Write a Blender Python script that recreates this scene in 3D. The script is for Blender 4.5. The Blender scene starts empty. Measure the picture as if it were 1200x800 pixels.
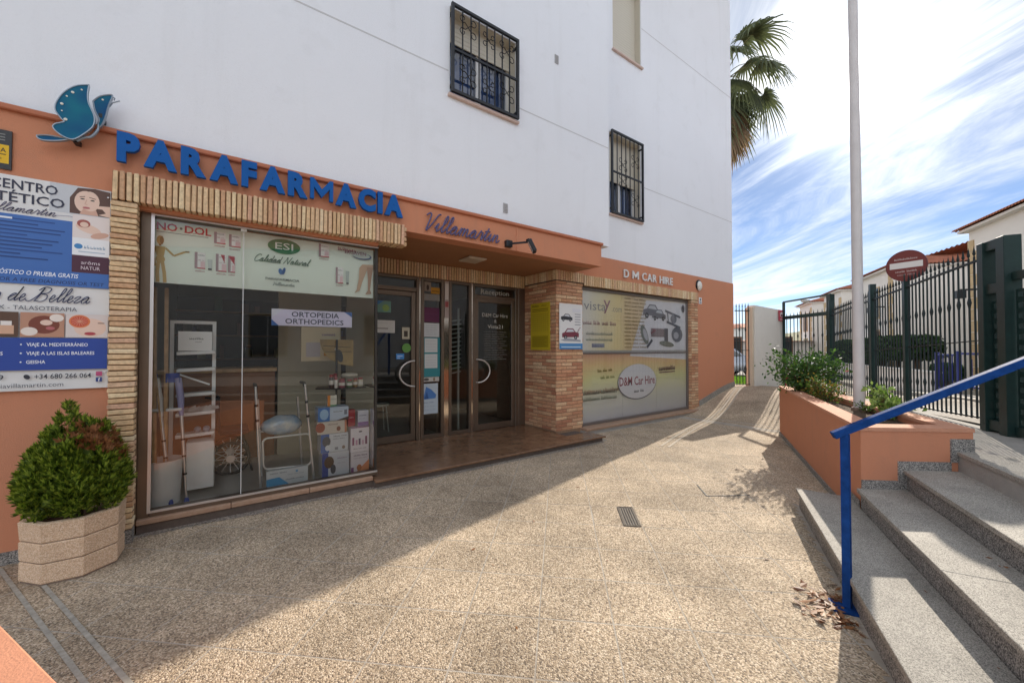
import bpy, bmesh, math, random
import numpy as np
from mathutils import Vector, Matrix, noise as mnoise
random.seed(7); np.random.seed(7)
scene = bpy.context.scene
COL = scene.collection
# ---------------------------------------------------------------- camera
# world frame: x along the shop front, y into the shop, z up, camera above the origin
CAMH = 1.5; FPX = 460.0; YAW = math.atan2(460, 632); PITCH = math.atan(8 / FPX)
cd = bpy.data.cameras.new('camera'); cam = bpy.data.objects.new('camera', cd); COL.objects.link(cam)
cam.location = (0, 0, CAMH); cam.rotation_euler = (math.pi / 2 + PITCH, 0, -YAW)
cd.sensor_width = 36; cd.lens = 36 * FPX / 1200; cd.clip_start = 0.05; cd.clip_end = 3000
scene.camera = cam
# ---------------------------------------------------------------- sun, sky, exposure
SUNV = Vector((1.29, 0.2836, 0.6738)).normalized()
SUN_EL = math.asin(SUNV.z); SUN_AZ = math.atan2(SUNV.x, SUNV.y)
sl = bpy.data.lights.new('sun', 'SUN'); sun = bpy.data.objects.new('sun', sl); COL.objects.link(sun)
sl.energy = 2.3; sl.angle = math.radians(0.55); sl.color = (1.0, 0.90, 0.76)
sun.rotation_euler = (-SUNV).to_track_quat('-Z', 'Y').to_euler(); sun.location = (20, 5, 15)
W = bpy.data.worlds.new('World'); scene.world = W; W.use_nodes = True
nt = W.node_tree; N = nt.nodes; L = nt.links
for n in list(N): N.remove(n)
def wn(t, **k):
    n = N.new(t)
    for a, b in k.items(): setattr(n, a, b)
    return n
def wmath(op, a, b=None, clamp=False):
    n = wn('ShaderNodeMath', operation=op, use_clamp=clamp)
    for i, v in enumerate((a, b)):
        if v is None: continue
        if isinstance(v, (int, float)): n.inputs[i].default_value = v
        else: L.new(v, n.inputs[i])
    return n.outputs[0]
out = wn('ShaderNodeOutputWorld'); bg = wn('ShaderNodeBackground'); L.new(bg.outputs[0], out.inputs[0])
bg.inputs[1].default_value = 0.05
sky = wn('ShaderNodeTexSky', sky_type='NISHITA', sun_disc=False)
sky.sun_elevation = SUN_EL; sky.sun_rotation = SUN_AZ; sky.air_density = 0.6; sky.dust_density = 0.0; sky.ozone_density = 3.0
tc = wn('ShaderNodeTexCoord'); sep = wn('ShaderNodeSeparateXYZ'); L.new(tc.outputs['Generated'], sep.inputs[0])
zc = wmath('ADD', wmath('MAXIMUM', sep.outputs[2], 0.0), 0.10)
cx = wmath('DIVIDE', sep.outputs[0], zc); cy = wmath('DIVIDE', sep.outputs[1], zc)
cmb = wn('ShaderNodeCombineXYZ'); L.new(cx, cmb.inputs[0]); L.new(cy, cmb.inputs[1])
mr = wn('ShaderNodeMapping'); mr.inputs['Rotation'].default_value = (0, 0, -1.05); L.new(cmb.outputs[0], mr.inputs[0])
mp = wn('ShaderNodeMapping'); mp.inputs['Location'].default_value = (2.3, 0.4, 0); mp.inputs['Scale'].default_value = (0.42, 1.5, 1); L.new(mr.outputs[0], mp.inputs[0])
nz = wn('ShaderNodeTexNoise'); nz.inputs['Scale'].default_value = 1.0; nz.inputs['Detail'].default_value = 9; nz.inputs['Roughness'].default_value = 0.66; nz.inputs['Distortion'].default_value = 0.7
L.new(mp.outputs[0], nz.inputs['Vector'])
rm = wn('ShaderNodeMapRange'); rm.interpolation_type = 'SMOOTHSTEP'
rm.inputs['From Min'].default_value = 0.385; rm.inputs['From Max'].default_value = 0.74
L.new(nz.outputs['Fac'], rm.inputs['Value'])
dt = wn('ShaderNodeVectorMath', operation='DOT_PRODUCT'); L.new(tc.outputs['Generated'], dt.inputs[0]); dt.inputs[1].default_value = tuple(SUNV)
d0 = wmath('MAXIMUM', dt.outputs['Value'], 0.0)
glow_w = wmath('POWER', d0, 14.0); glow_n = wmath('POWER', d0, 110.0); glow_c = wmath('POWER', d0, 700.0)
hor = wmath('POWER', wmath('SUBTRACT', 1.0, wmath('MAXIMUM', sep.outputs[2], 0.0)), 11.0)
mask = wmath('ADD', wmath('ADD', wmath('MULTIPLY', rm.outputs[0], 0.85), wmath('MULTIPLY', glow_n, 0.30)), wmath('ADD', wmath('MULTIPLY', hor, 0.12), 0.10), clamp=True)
cb = wmath('ADD', wmath('ADD', wmath('SUBTRACT', 24.5, wmath('MULTIPLY', d0, 17.5)), wmath('MULTIPLY', glow_w, 3.0)), wmath('MULTIPLY', glow_n, 9.0))  # extra cloud brightness added away from the sun, filling the shaded shop front
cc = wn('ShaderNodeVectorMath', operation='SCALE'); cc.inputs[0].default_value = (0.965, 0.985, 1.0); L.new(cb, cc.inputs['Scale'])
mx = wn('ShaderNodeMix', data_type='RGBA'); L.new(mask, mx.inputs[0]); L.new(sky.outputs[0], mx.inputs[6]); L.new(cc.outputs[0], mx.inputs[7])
gl = wn('ShaderNodeVectorMath', operation='SCALE'); gl.inputs[0].default_value = (1.0, 0.97, 0.92)
L.new(wmath('MULTIPLY', glow_c, 40.0), gl.inputs['Scale'])
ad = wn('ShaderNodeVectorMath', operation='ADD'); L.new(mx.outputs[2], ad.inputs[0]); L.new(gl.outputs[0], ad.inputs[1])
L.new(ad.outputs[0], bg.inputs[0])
vs = scene.view_settings
vs.view_transform = 'Standard'; vs.look = 'None'; vs.gamma = 1.0; vs.use_curve_mapping = False
vs.exposure = 1.43
scene.render.engine = 'CYCLES'
scene.cycles.max_bounces = 10; scene.cycles.transparent_max_bounces = 16; scene.cycles.sample_clamp_indirect = 6.0
# ---------------------------------------------------------------- helpers: pixels to the place
_c, _s = math.cos(YAW), math.sin(YAW)
def ray(px, py):
    a = (px - 600) / FPX; b = -(py - 400) / FPX
    Y = math.cos(PITCH) - b * math.sin(PITCH); Z = math.sin(PITCH) + b * math.cos(PITCH)
    return (a * _c + Y * _s, -a * _s + Y * _c, Z)
def onD(px, py, d):
    r = ray(px, py); t = d / r[1]; return r[0] * t, CAMH + r[2] * t
def onG(px, py, z=0.0):
    r = ray(px, py); t = (z - CAMH) / r[2]; return r[0] * t, r[1] * t
def lin(c):
    if isinstance(c, str):
        c = c.lstrip('#'); c = [int(c[i:i + 2], 16) / 255 for i in (0, 2, 4)]
        return tuple(x / 12.92 if x <= 0.04045 else ((x + 0.055) / 1.055) ** 2.4 for x in c)
    return tuple(c)
# ---------------------------------------------------------------- materials
MATS = {}
def mat(name, col, rough=0.6, metal=0.0, var=0.0, vs=6.0, bump=0.0, bs=60.0, spec=0.5, rnd=0.0, col2=None, emit=0.0, coat=0.0, world=False, det=4):
    if name in MATS: return MATS[name]
    m = bpy.data.materials.new(name); m.use_nodes = True; MATS[name] = m
    t = m.node_tree; n = t.nodes; b = n['Principled BSDF']; l = t.links
    c = lin(col)
    b.inputs['Base Color'].default_value = (*c, 1); b.inputs['Roughness'].default_value = rough; b.inputs['Metallic'].default_value = metal
    b.inputs['Specular IOR Level'].default_value = spec
    if coat: b.inputs['Coat Weight'].default_value = coat
    if emit:
        b.inputs['Emission Color'].default_value = (*c, 1); b.inputs['Emission Strength'].default_value = emit
    vec = None
    if var or bump or col2:
        if world:
            g = n.new('ShaderNodeNewGeometry'); vec = g.outputs['Position']
        else:
            g = n.new('ShaderNodeTexCoord'); vec = g.outputs['Object']
            oi = n.new('ShaderNodeObjectInfo'); v = n.new('ShaderNodeVectorMath'); v.operation = 'MULTIPLY_ADD'
            l.new(oi.outputs['Random'], v.inputs[0]); v.inputs[1].default_value = (37, 17, 23); l.new(vec, v.inputs[2]); vec = v.outputs[0]
    src = None
    if var or col2:
        z = n.new('ShaderNodeTexNoise'); z.inputs['Scale'].default_value = vs; z.inputs['Detail'].default_value = det; z.inputs['Roughness'].default_value = 0.65
        l.new(vec, z.inputs['Vector'])
        r = n.new('ShaderNodeMapRange'); r.inputs['From Min'].default_value = 0.28; r.inputs['From Max'].default_value = 0.72; l.new(z.outputs['Fac'], r.inputs['Value'])
        x = n.new('ShaderNodeMix'); x.data_type = 'RGBA'; l.new(r.outputs[0], x.inputs[0])
        c2 = lin(col2) if col2 else tuple(min(1, v * (1 + var)) for v in c)
        c1 = c if col2 else tuple(v * (1 - var) for v in c)
        x.inputs[6].default_value = (*c1, 1); x.inputs[7].default_value = (*c2, 1); src = x.outputs[2]
    if rnd:
        oi = n.new('ShaderNodeObjectInfo'); r = n.new('ShaderNodeMapRange'); l.new(oi.outputs['Random'], r.inputs['Value'])
        r.inputs['To Min'].default_value = 1 - rnd; r.inputs['To Max'].default_value = 1 + rnd
        v = n.new('ShaderNodeVectorMath'); v.operation = 'SCALE'
        if src is None: v.inputs[0].default_value = c
        else: l.new(src, v.inputs[0])
        l.new(r.outputs[0], v.inputs['Scale']); src = v.outputs[0]
    if src is not None: l.new(src, b.inputs['Base Color'])
    if bump:
        z = n.new('ShaderNodeTexNoise'); z.inputs['Scale'].default_value = bs; z.inputs['Detail'].default_value = 5; l.new(vec, z.inputs['Vector'])
        u = n.new('ShaderNodeBump'); u.inputs['Strength'].default_value = bump; u.inputs['Distance'].default_value = 0.02; l.new(z.outputs['Fac'], u.inputs['Height'])
        l.new(u.outputs[0], b.inputs['Normal'])
    return m
def ramp_mat(name, stops, rough=0.7, rnd=True, vs=40.0, var=0.25, bump=0.4, bs=90.0):
    """every object its own colour out of stops (bricks)"""
    m = bpy.data.materials.new(name); m.use_nodes = True; MATS[name] = m
    t = m.node_tree; n = t.nodes; b = n['Principled BSDF']; l = t.links; b.inputs['Roughness'].default_value = rough
    oi = n.new('ShaderNodeObjectInfo'); cr = n.new('ShaderNodeValToRGB'); l.new(oi.outputs['Random'], cr.inputs[0])
    e = cr.color_ramp.elements
    while len(e) < len(stops): e.new(0.5)
    for i, s in enumerate(stops):
        e[i].position = i / (len(stops) - 1); e[i].color = (*lin(s), 1)
    g = n.new('ShaderNodeTexCoord'); v = n.new('ShaderNodeVectorMath'); v.operation = 'MULTIPLY_ADD'
    l.new(oi.outputs['Random'], v.inputs[0]); v.inputs[1].default_value = (37, 17, 23); l.new(g.outputs['Object'], v.inputs[2])
    z = n.new('ShaderNodeTexNoise'); z.inputs['Scale'].default_value = vs; z.inputs['Detail'].default_value = 5; l.new(v.outputs[0], z.inputs['Vector'])
    r = n.new('ShaderNodeMapRange'); r.inputs['From Min'].default_value = .25; r.inputs['From Max'].default_value = .75
    r.inputs['To Min'].default_value = 1 - var; r.inputs['To Max'].default_value = 1 + var; l.new(z.outputs['Fac'], r.inputs['Value'])
    sc = n.new('ShaderNodeVectorMath'); sc.operation = 'SCALE'; l.new(cr.outputs[0], sc.inputs[0]); l.new(r.outputs[0], sc.inputs['Scale'])
    l.new(sc.outputs[0], b.inputs['Base Color'])
    u = n.new('ShaderNodeBump'); u.inputs['Strength'].default_value = bump; u.inputs['Distance'].default_value = 0.01; l.new(z.outputs['Fac'], u.inputs['Height']); l.new(u.outputs[0], b.inputs['Normal'])
    return m
def speckle_mat(name, cols, scale, rough=0.6, bump=0.5, dist=0.006, tint_rnd=0.05, blotch=0.18, bscale=1.4, spec=0.2):
    """washed aggregate / granite: voronoi chips, each chip one of cols, in world space"""
    m = bpy.data.materials.new(name); m.use_nodes = True; MATS[name] = m
    t = m.node_tree; n = t.nodes; b = n['Principled BSDF']; l = t.links; b.inputs['Roughness'].default_value = rough; b.inputs['Specular IOR Level'].default_value = spec
    g = n.new('ShaderNodeNewGeometry')
    wz = n.new('ShaderNodeTexNoise'); wz.inputs['Scale'].default_value = scale * 0.7; l.new(g.outputs['Position'], wz.inputs['Vector'])
    wv = n.new('ShaderNodeVectorMath'); wv.operation = 'MULTIPLY_ADD'; l.new(wz.outputs['Color'], wv.inputs[0]); wv.inputs[1].default_value = (0.7 / scale,) * 3; l.new(g.outputs['Position'], wv.inputs[2])
    v = n.new('ShaderNodeTexVoronoi'); v.inputs['Scale'].default_value = scale; l.new(wv.outputs[0], v.inputs['Vector'])
    s = n.new('ShaderNodeSeparateColor'); l.new(v.outputs['Color'], s.inputs[0])
    cr = n.new('ShaderNodeValToRGB'); cr.color_ramp.interpolation = 'CONSTANT'; e = cr.color_ramp.elements
    while len(e) < len(cols): e.new(0.5)
    for i, c in enumerate(cols):
        e[i].position = i / len(cols); e[i].color = (*lin(c), 1)
    l.new(s.outputs[0], cr.inputs[0])
    z = n.new('ShaderNodeTexNoise'); z.inputs['Scale'].default_value = bscale; z.inputs['Detail'].default_value = 6; z.inputs['Roughness'].default_value = .7; l.new(g.outputs['Position'], z.inputs['Vector'])
    r = n.new('ShaderNodeMapRange'); r.inputs['From Min'].default_value = .3; r.inputs['From Max'].default_value = .7; r.inputs['To Min'].default_value = 1 - blotch; r.inputs['To Max'].default_value = 1 + blotch; l.new(z.outputs['Fac'], r.inputs['Value'])
    oi = n.new('ShaderNodeObjectInfo'); r2 = n.new('ShaderNodeMapRange'); l.new(oi.outputs['Random'], r2.inputs['Value']); r2.inputs['To Min'].default_value = 1 - tint_rnd; r2.inputs['To Max'].default_value = 1 + tint_rnd
    mm = n.new('ShaderNodeMath'); mm.operation = 'MULTIPLY'; l.new(r.outputs[0], mm.inputs[0]); l.new(r2.outputs[0], mm.inputs[1])
    sc = n.new('ShaderNodeVectorMath'); sc.operation = 'SCALE'; l.new(cr.outputs[0], sc.inputs[0]); l.new(mm.outputs[0], sc.inputs['Scale']); l.new(sc.outputs[0], b.inputs['Base Color'])
    if bump:
        iv = n.new('ShaderNodeMath'); iv.operation = 'SUBTRACT'; iv.inputs[0].default_value = 1; l.new(v.outputs['Distance'], iv.inputs[1])
        u = n.new('ShaderNodeBump'); u.inputs['Strength'].default_value = bump; u.inputs['Distance'].default_value = dist; l.new(iv.outputs[0], u.inputs['Height']); l.new(u.outputs[0], b.inputs['Normal'])
    return m
def weathered_mat(name, col, dirt, rough=0.85, bump=0.22, amount=0.5):
    """painted render: broad fading, patches, rain streaks and fine grit in world space"""
    m = bpy.data.materials.new(name); m.use_nodes = True; MATS[name] = m
    t = m.node_tree; n = t.nodes; b = n['Principled BSDF']; l = t.links; b.inputs['Roughness'].default_value = rough; b.inputs['Specular IOR Level'].default_value = 0.3
    g = n.new('ShaderNodeNewGeometry')
    def nz_(scale, sx, sz, det, lo, hi, to):
        mp_ = n.new('ShaderNodeMapping'); mp_.inputs['Scale'].default_value = (sx, sx, sz); l.new(g.outputs['Position'], mp_.inputs[0])
        z = n.new('ShaderNodeTexNoise'); z.inputs['Scale'].default_value = scale; z.inputs['Detail'].default_value = det; z.inputs['Roughness'].default_value = 0.6; l.new(mp_.outputs[0], z.inputs['Vector'])
        r = n.new('ShaderNodeMapRange'); r.inputs['From Min'].default_value = lo; r.inputs['From Max'].default_value = hi; r.inputs['To Max'].default_value = to; l.new(z.outputs['Fac'], r.inputs['Value']); return r.outputs[0]
    fade = nz_(0.55, 1, 1, 4, .35, .7, .32 * amount); streak = nz_(1.0, 5.0, 0.35, 5, .55, .8, .45 * amount); patch = nz_(2.6, 1, 1, 7, .58, .66, .22 * amount); grit = nz_(45, 1, 1, 3, .55, .85, .35 * amount)
    a1 = n.new('ShaderNodeMath'); l.new(fade, a1.inputs[0]); l.new(streak, a1.inputs[1]); a2 = n.new('ShaderNodeMath'); l.new(patch, a2.inputs[0]); l.new(grit, a2.inputs[1]); a3 = n.new('ShaderNodeMath'); a3.use_clamp = True; l.new(a1.outputs[0], a3.inputs[0]); l.new(a2.outputs[0], a3.inputs[1])
    x = n.new('ShaderNodeMix'); x.data_type = 'RGBA'; l.new(a3.outputs[0], x.inputs[0]); x.inputs[6].default_value = (*lin(col), 1); x.inputs[7].default_value = (*lin(dirt), 1); l.new(x.outputs[2], b.inputs['Base Color'])
    z = n.new('ShaderNodeTexNoise'); z.inputs['Scale'].default_value = 150; z.inputs['Detail'].default_value = 6; l.new(g.outputs['Position'], z.inputs['Vector']); u = n.new('ShaderNodeBump'); u.inputs['Strength'].default_value = bump; u.inputs['Distance'].default_value = .02; l.new(z.outputs['Fac'], u.inputs['Height']); l.new(u.outputs[0], b.inputs['Normal']); return m
def glass_mat(name, tint=(0.93, 0.96, 0.95), ior=1.5, gain=1.0):
    m = bpy.data.materials.new(name); m.use_nodes = True; MATS[name] = m
    t = m.node_tree; n = t.nodes; l = t.links; n.remove(n['Principled BSDF'])
    tr = n.new('ShaderNodeBsdfTransparent'); tr.inputs[0].default_value = (*tint, 1)
    gs = n.new('ShaderNodeBsdfGlossy'); gs.inputs['Roughness'].default_value = 0.0; gs.inputs['Color'].default_value = (1, 1, 1, 1)
    fr = n.new('ShaderNodeFresnel'); fr.inputs['IOR'].default_value = ior
    ml = n.new('ShaderNodeMath'); ml.operation = 'MULTIPLY'; ml.use_clamp = True; ml.inputs[1].default_value = gain; l.new(fr.outputs[0], ml.inputs[0])
    mxx = n.new('ShaderNodeMixShader'); l.new(ml.outputs[0], mxx.inputs[0]); l.new(tr.outputs[0], mxx.inputs[1]); l.new(gs.outputs[0], mxx.inputs[2])
    l.new(mxx.outputs[0], n['Material Output'].inputs[0]); return m
def leaf_mat(name, c1, c2, rough=0.55, trans=0.3):
    m = bpy.data.materials.new(name); m.use_nodes = True; MATS[name] = m
    t = m.node_tree; n = t.nodes; b = n['Principled BSDF']; l = t.links; b.inputs['Roughness'].default_value = rough
    g = n.new('ShaderNodeNewGeometry'); x = n.new('ShaderNodeMix'); x.data_type = 'RGBA'; l.new(g.outputs['Random Per Island'], x.inputs[0])
    x.inputs[6].default_value = (*lin(c1), 1); x.inputs[7].default_value = (*lin(c2), 1); l.new(x.outputs[2], b.inputs['Base Color'])
    ts = n.new('ShaderNodeBsdfTranslucent'); l.new(x.outputs[2], ts.inputs[0]); ms = n.new('ShaderNodeMixShader'); ms.inputs[0].default_value = trans
    l.new(b.outputs[0], ms.inputs[1]); l.new(ts.outputs[0], ms.inputs[2]); l.new(ms.outputs[0], n['Material Output'].inputs[0]); return m
def ink(c, rough=0.5):
    return mat('ink_%s_%d' % (c, int(rough * 100)), c, rough=rough)
# ---------------------------------------------------------------- helpers: meshes
ORG = {}
def tag(o, label=None, cat=None, group=None, kind=None):
    if label: o['label'] = label
    if cat: o['category'] = cat
    if group: o['group'] = group
    if kind: o['kind'] = kind
    return o
def thing(name, label, cat, loc=(0, 0, 0), group=None, kind=None):
    o = bpy.data.objects.new(name, None); COL.objects.link(o); o.location = loc; o.empty_display_size = 0.1
    ORG[o.name] = Vector(loc); return tag(o, label, cat, group, kind)
class MB:
    def __init__(self): self.v = []; self.f = []; self.m = []; self.mats = []; self.cur = 0
    def use(self, m):
        if m not in self.mats: self.mats.append(m)
        self.cur = self.mats.index(m); return self
    def add(self, vs, fs):
        o = len(self.v); self.v += [tuple(p) for p in vs]; self.f += [tuple(i + o for i in f) for f in fs]; self.m += [self.cur] * len(fs); return self
    def box(self, x0, x1, y0, y1, z0, z1):
        return self.add([(x0, y0, z0), (x1, y0, z0), (x1, y1, z0), (x0, y1, z0), (x0, y0, z1), (x1, y0, z1), (x1, y1, z1), (x0, y1, z1)],
                        [(0, 3, 2, 1), (4, 5, 6, 7), (0, 1, 5, 4), (1, 2, 6, 5), (2, 3, 7, 6), (3, 0, 4, 7)])
    def obox(self, c, ax, ay, az):
        """box from centre and three half-axis vectors"""
        c, ax, ay, az = map(Vector, (c, ax, ay, az)); vs = []
        for k in (-1, 1):
            for (i, j) in ((-1, -1), (1, -1), (1, 1), (-1, 1)): vs.append(c + ax * i + ay * j + az * k)
        return self.add(vs, [(0, 3, 2, 1), (4, 5, 6, 7), (0, 1, 5, 4), (1, 2, 6, 5), (2, 3, 7, 6), (3, 0, 4, 7)])
    def bar(self, a, b, w, h=None, up=(0, 0, 1)):
        a, b = Vector(a), Vector(b); d = (b - a).normalized(); u = Vector(up)
        if abs(d.dot(u)) > 0.98: u = Vector((1, 0, 0))
        r = d.cross(u).normalized(); u = r.cross(d); h = h or w
        return self.obox((a + b) / 2, r * w / 2, (b - a) / 2, u * h / 2)
    def prism(self, pts, z0, z1):
        n = len(pts); z0 = z0 if hasattr(z0, '__len__') else [z0] * n; z1 = z1 if hasattr(z1, '__len__') else [z1] * n
        vs = [(p[0], p[1], z0[i]) for i, p in enumerate(pts)] + [(p[0], p[1], z1[i]) for i, p in enumerate(pts)]
        return self.add(vs, [tuple(range(n))[::-1], tuple(range(n, 2 * n))] + [(i, (i + 1) % n, n + (i + 1) % n, n + i) for i in range(n)])
    def tube(self, path, r, n=8, caps=True):
        path = [Vector(p) for p in path]; k = len(path); rs = r if hasattr(r, '__len__') else [r] * k; rings = []; o = []; pu = None
        for i, p in enumerate(path):
            d = (path[min(i + 1, k - 1)] - path[max(i - 1, 0)]).normalized()
            if pu is None:
                u = Vector((0, 0, 1)) if abs(d.z) < 0.9 else Vector((1, 0, 0))
            else: u = pu
            s = d.cross(u).normalized(); u = s.cross(d).normalized(); pu = u
            for j in range(n):
                a = 2 * math.pi * j / n; o.append(p + (s * math.cos(a) + u * math.sin(a)) * rs[i])
        fs = [(i * n + j, i * n + (j + 1) % n, (i + 1) * n + (j + 1) % n, (i + 1) * n + j) for i in range(k - 1) for j in range(n)]
        if caps: fs += [tuple(range(n))[::-1], tuple(range((k - 1) * n, k * n))]
        return self.add(o, fs)
    def lathe(self, prof, c=(0, 0, 0), n=20, axis='z'):
        o = []
        for (r, z) in prof:
            for j in range(n):
                a = 2 * math.pi * j / n; p = (r * math.cos(a), r * math.sin(a), z)
                if axis == 'y': p = (p[0], z, p[1])
                if axis == 'x': p = (z, p[0], p[1])
                o.append((c[0] + p[0], c[1] + p[1], c[2] + p[2]))
        k = len(prof)
        fs = [(i * n + j, i * n + (j + 1) % n, (i + 1) * n + (j + 1) % n, (i + 1) * n + j) for i in range(k - 1) for j in range(n)]
        fs += [tuple(range(n))[::-1], tuple(range((k - 1) * n, k * n))]
        return self.add(o, fs)
    def ball(self, c, r, n=12, m=8):
        rx, ry, rz = r if hasattr(r, '__len__') else (r, r, r); pr = []
        o = []; 
        for i in range(1, m):
            t = math.pi * i / m
            for j in range(n):
                a = 2 * math.pi * j / n; o.append((c[0] + rx * math.sin(t) * math.cos(a), c[1] + ry * math.sin(t) * math.sin(a), c[2] - rz * math.cos(t)))
        o += [(c[0], c[1], c[2] - rz), (c[0], c[1], c[2] + rz)]; b = (m - 1) * n
        fs = [(i * n + j, i * n + (j + 1) % n, (i + 1) * n + (j + 1) % n, (i + 1) * n + j) for i in range(m - 2) for j in range(n)]
        fs += [(b, (j + 1) % n, j) for j in range(n)] + [((m - 2) * n + j, (m - 2) * n + (j + 1) % n, b + 1) for j in range(n)]
        return self.add(o, fs)
    def mesh(self, name, off=(0, 0, 0), smooth=None, bevel=0.0, seg=1):
        me = bpy.data.meshes.new(name); o = Vector(off)
        me.from_pydata([(a - o.x, b - o.y, c - o.z) for a, b, c in self.v], [], self.f)
        for mm in self.mats: me.materials.append(mm)
        if len(self.mats) > 1: me.polygons.foreach_set('material_index', self.m)
        if bevel:
            bm = bmesh.new(); bm.from_mesh(me)
            es = [e for e in bm.edges if len(e.link_faces) == 2 and e.calc_face_angle(0) > 0.5]
            bmesh.ops.bevel(bm, geom=es, offset=bevel, segments=seg, profile=0.6, affect='EDGES', clamp_overlap=True); bm.to_mesh(me); bm.free()
        if smooth is not None:
            me.polygons.foreach_set('use_smooth', [True] * len(me.polygons)); me.set_sharp_from_angle(angle=math.radians(smooth))
        me.update(); return me
    def build(self, name, m=None, parent=None, org=None, smooth=None, bevel=0.0, seg=1, label=None, cat=None, group=None, kind=None):
        if m is not None and not self.mats: self.mats = [m]
        if parent is not None: off = ORG[parent.name]
        else: off = Vector(org) if org is not None else Vector((0, 0, 0))
        me = self.mesh(name, off, smooth, bevel, seg); ob = bpy.data.objects.new(name, me); COL.objects.link(ob)
        if parent is not None: ob.parent = parent; ORG[ob.name] = off
        else: ob.location = off; ORG[ob.name] = off
        return tag(ob, label, cat, group, kind)
def piece(name, me, loc, parent, rot=(0, 0, 0), scale=(1, 1, 1)):
    o = bpy.data.objects.new(name, me); COL.objects.link(o); o.parent = parent
    o.location = Vector(loc) - ORG[parent.name]; o.rotation_euler = rot; o.scale = scale; ORG[o.name] = Vector(loc); return o
def copy_tree(src, loc, dup_parent=None):
    c = src.copy(); COL.objects.link(c); c.parent = dup_parent
    if dup_parent is None: c.location = loc
    for ch in list(src.children): copy_tree(ch, None, c)
    return c
def wall_holes(x0, x1, z0, z1, y0, y1, holes, reveal=None):
    """vertical wall slab along x with rectangular openings (x0,x1,z0,z1)"""
    b = MB(); xs = sorted({x0, x1, *[h[0] for h in holes], *[h[1] for h in holes]}); zs = sorted({z0, z1, *[h[2] for h in holes], *[h[3] for h in holes]})
    for i in range(len(xs) - 1):
        for j in range(len(zs) - 1):
            mx_, mz_ = (xs[i] + xs[i + 1]) / 2, (zs[j] + zs[j + 1]) / 2
            if any(h[0] < mx_ < h[1] and h[2] < mz_ < h[3] for h in holes): continue
            for y, fl in ((y0, 0), (y1, 1)):
                q = [(xs[i], y, zs[j]), (xs[i + 1], y, zs[j]), (xs[i + 1], y, zs[j + 1]), (xs[i], y, zs[j + 1])]
                b.add(q[::-1] if fl else q, [(0, 1, 2, 3)])
    for (a, c, d, e) in [(x0, x1, z0, z1)] + list(holes):
        b.add([(a, y0, d), (c, y0, d), (c, y0, e), (a, y0, e), (a, y1, d), (c, y1, d), (c, y1, e), (a, y1, e)], [(0, 1, 5, 4), (1, 2, 6, 5), (2, 3, 7, 6), (3, 0, 4, 7)])
    return b
_TC = {}
def text_geo(s, bold=0.0, res=2):
    k = (s, bold)
    if k not in _TC:
        cu = bpy.data.curves.new('t', 'FONT'); cu.body = s; cu.offset = bold; cu.resolution_u = res; cu.fill_mode = 'FRONT'
        ob = bpy.data.objects.new('t', cu); COL.objects.link(ob); bpy.context.view_layer.update()
        me = bpy.data.meshes.new_from_object(ob.evaluated_get(bpy.context.evaluated_depsgraph_get()))
        vs = [tuple(v.co) for v in me.vertices]; fs = [tuple(p.vertices) for p in me.polygons]
        bpy.data.objects.remove(ob); bpy.data.curves.remove(cu); bpy.data.meshes.remove(me)
        if vs:
            xs = [v[0] for v in vs]; x0, x1 = min(xs), max(xs)
        else: x0, x1 = 0, 0
        _TC[k] = (vs, fs, x0, x1)
    return _TC[k]
def text_solid(s, depth, bold=0.0, res=3):
    """extruded glyph mesh data centred left at 0, in the xz plane, front towards -y; returns verts, faces, width (cap height about 0.7)"""
    if s == 'M':     # drawn by hand, the font's own M breaks when emboldened
        w, c, k = .86, .70, .13 + bold * 1.3; q = [(0, 0), (k, 0), (k, .40), (w / 2, .02 + .06), (w - k, .40), (w - k, 0), (w, 0), (w, c), (w - k * .9, c), (w / 2, .36), (k * .9, c), (0, c)]; n = len(q)
        tri = [(0, 1, 2, 10, 11), (2, 3, 9, 10), (3, 4, 8, 9), (4, 5, 6, 7, 8)]
        vs = [(x, -depth / 2, z) for x, z in q] + [(x, depth / 2, z) for x, z in q]
        return vs, tri + [tuple(i + n for i in f)[::-1] for f in tri] + [(i, n + i, n + (i + 1) % n, (i + 1) % n) for i in range(n)], w
    cu = bpy.data.curves.new('t', 'FONT'); cu.body = s; cu.offset = bold; cu.resolution_u = res; cu.extrude = depth / 2; cu.fill_mode = 'BOTH'
    ob = bpy.data.objects.new('t', cu); COL.objects.link(ob); bpy.context.view_layer.update()
    me = bpy.data.meshes.new_from_object(ob.evaluated_get(bpy.context.evaluated_depsgraph_get()))
    vs = [tuple(v.co) for v in me.vertices]; fs = [tuple(p.vertices) for p in me.polygons]
    bpy.data.objects.remove(ob); bpy.data.curves.remove(cu); bpy.data.meshes.remove(me)
    x0 = min(v[0] for v in vs); x1 = max(v[0] for v in vs)
    return [(v[0] - x0, -v[2], v[1]) for v in vs], fs, x1 - x0
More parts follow.
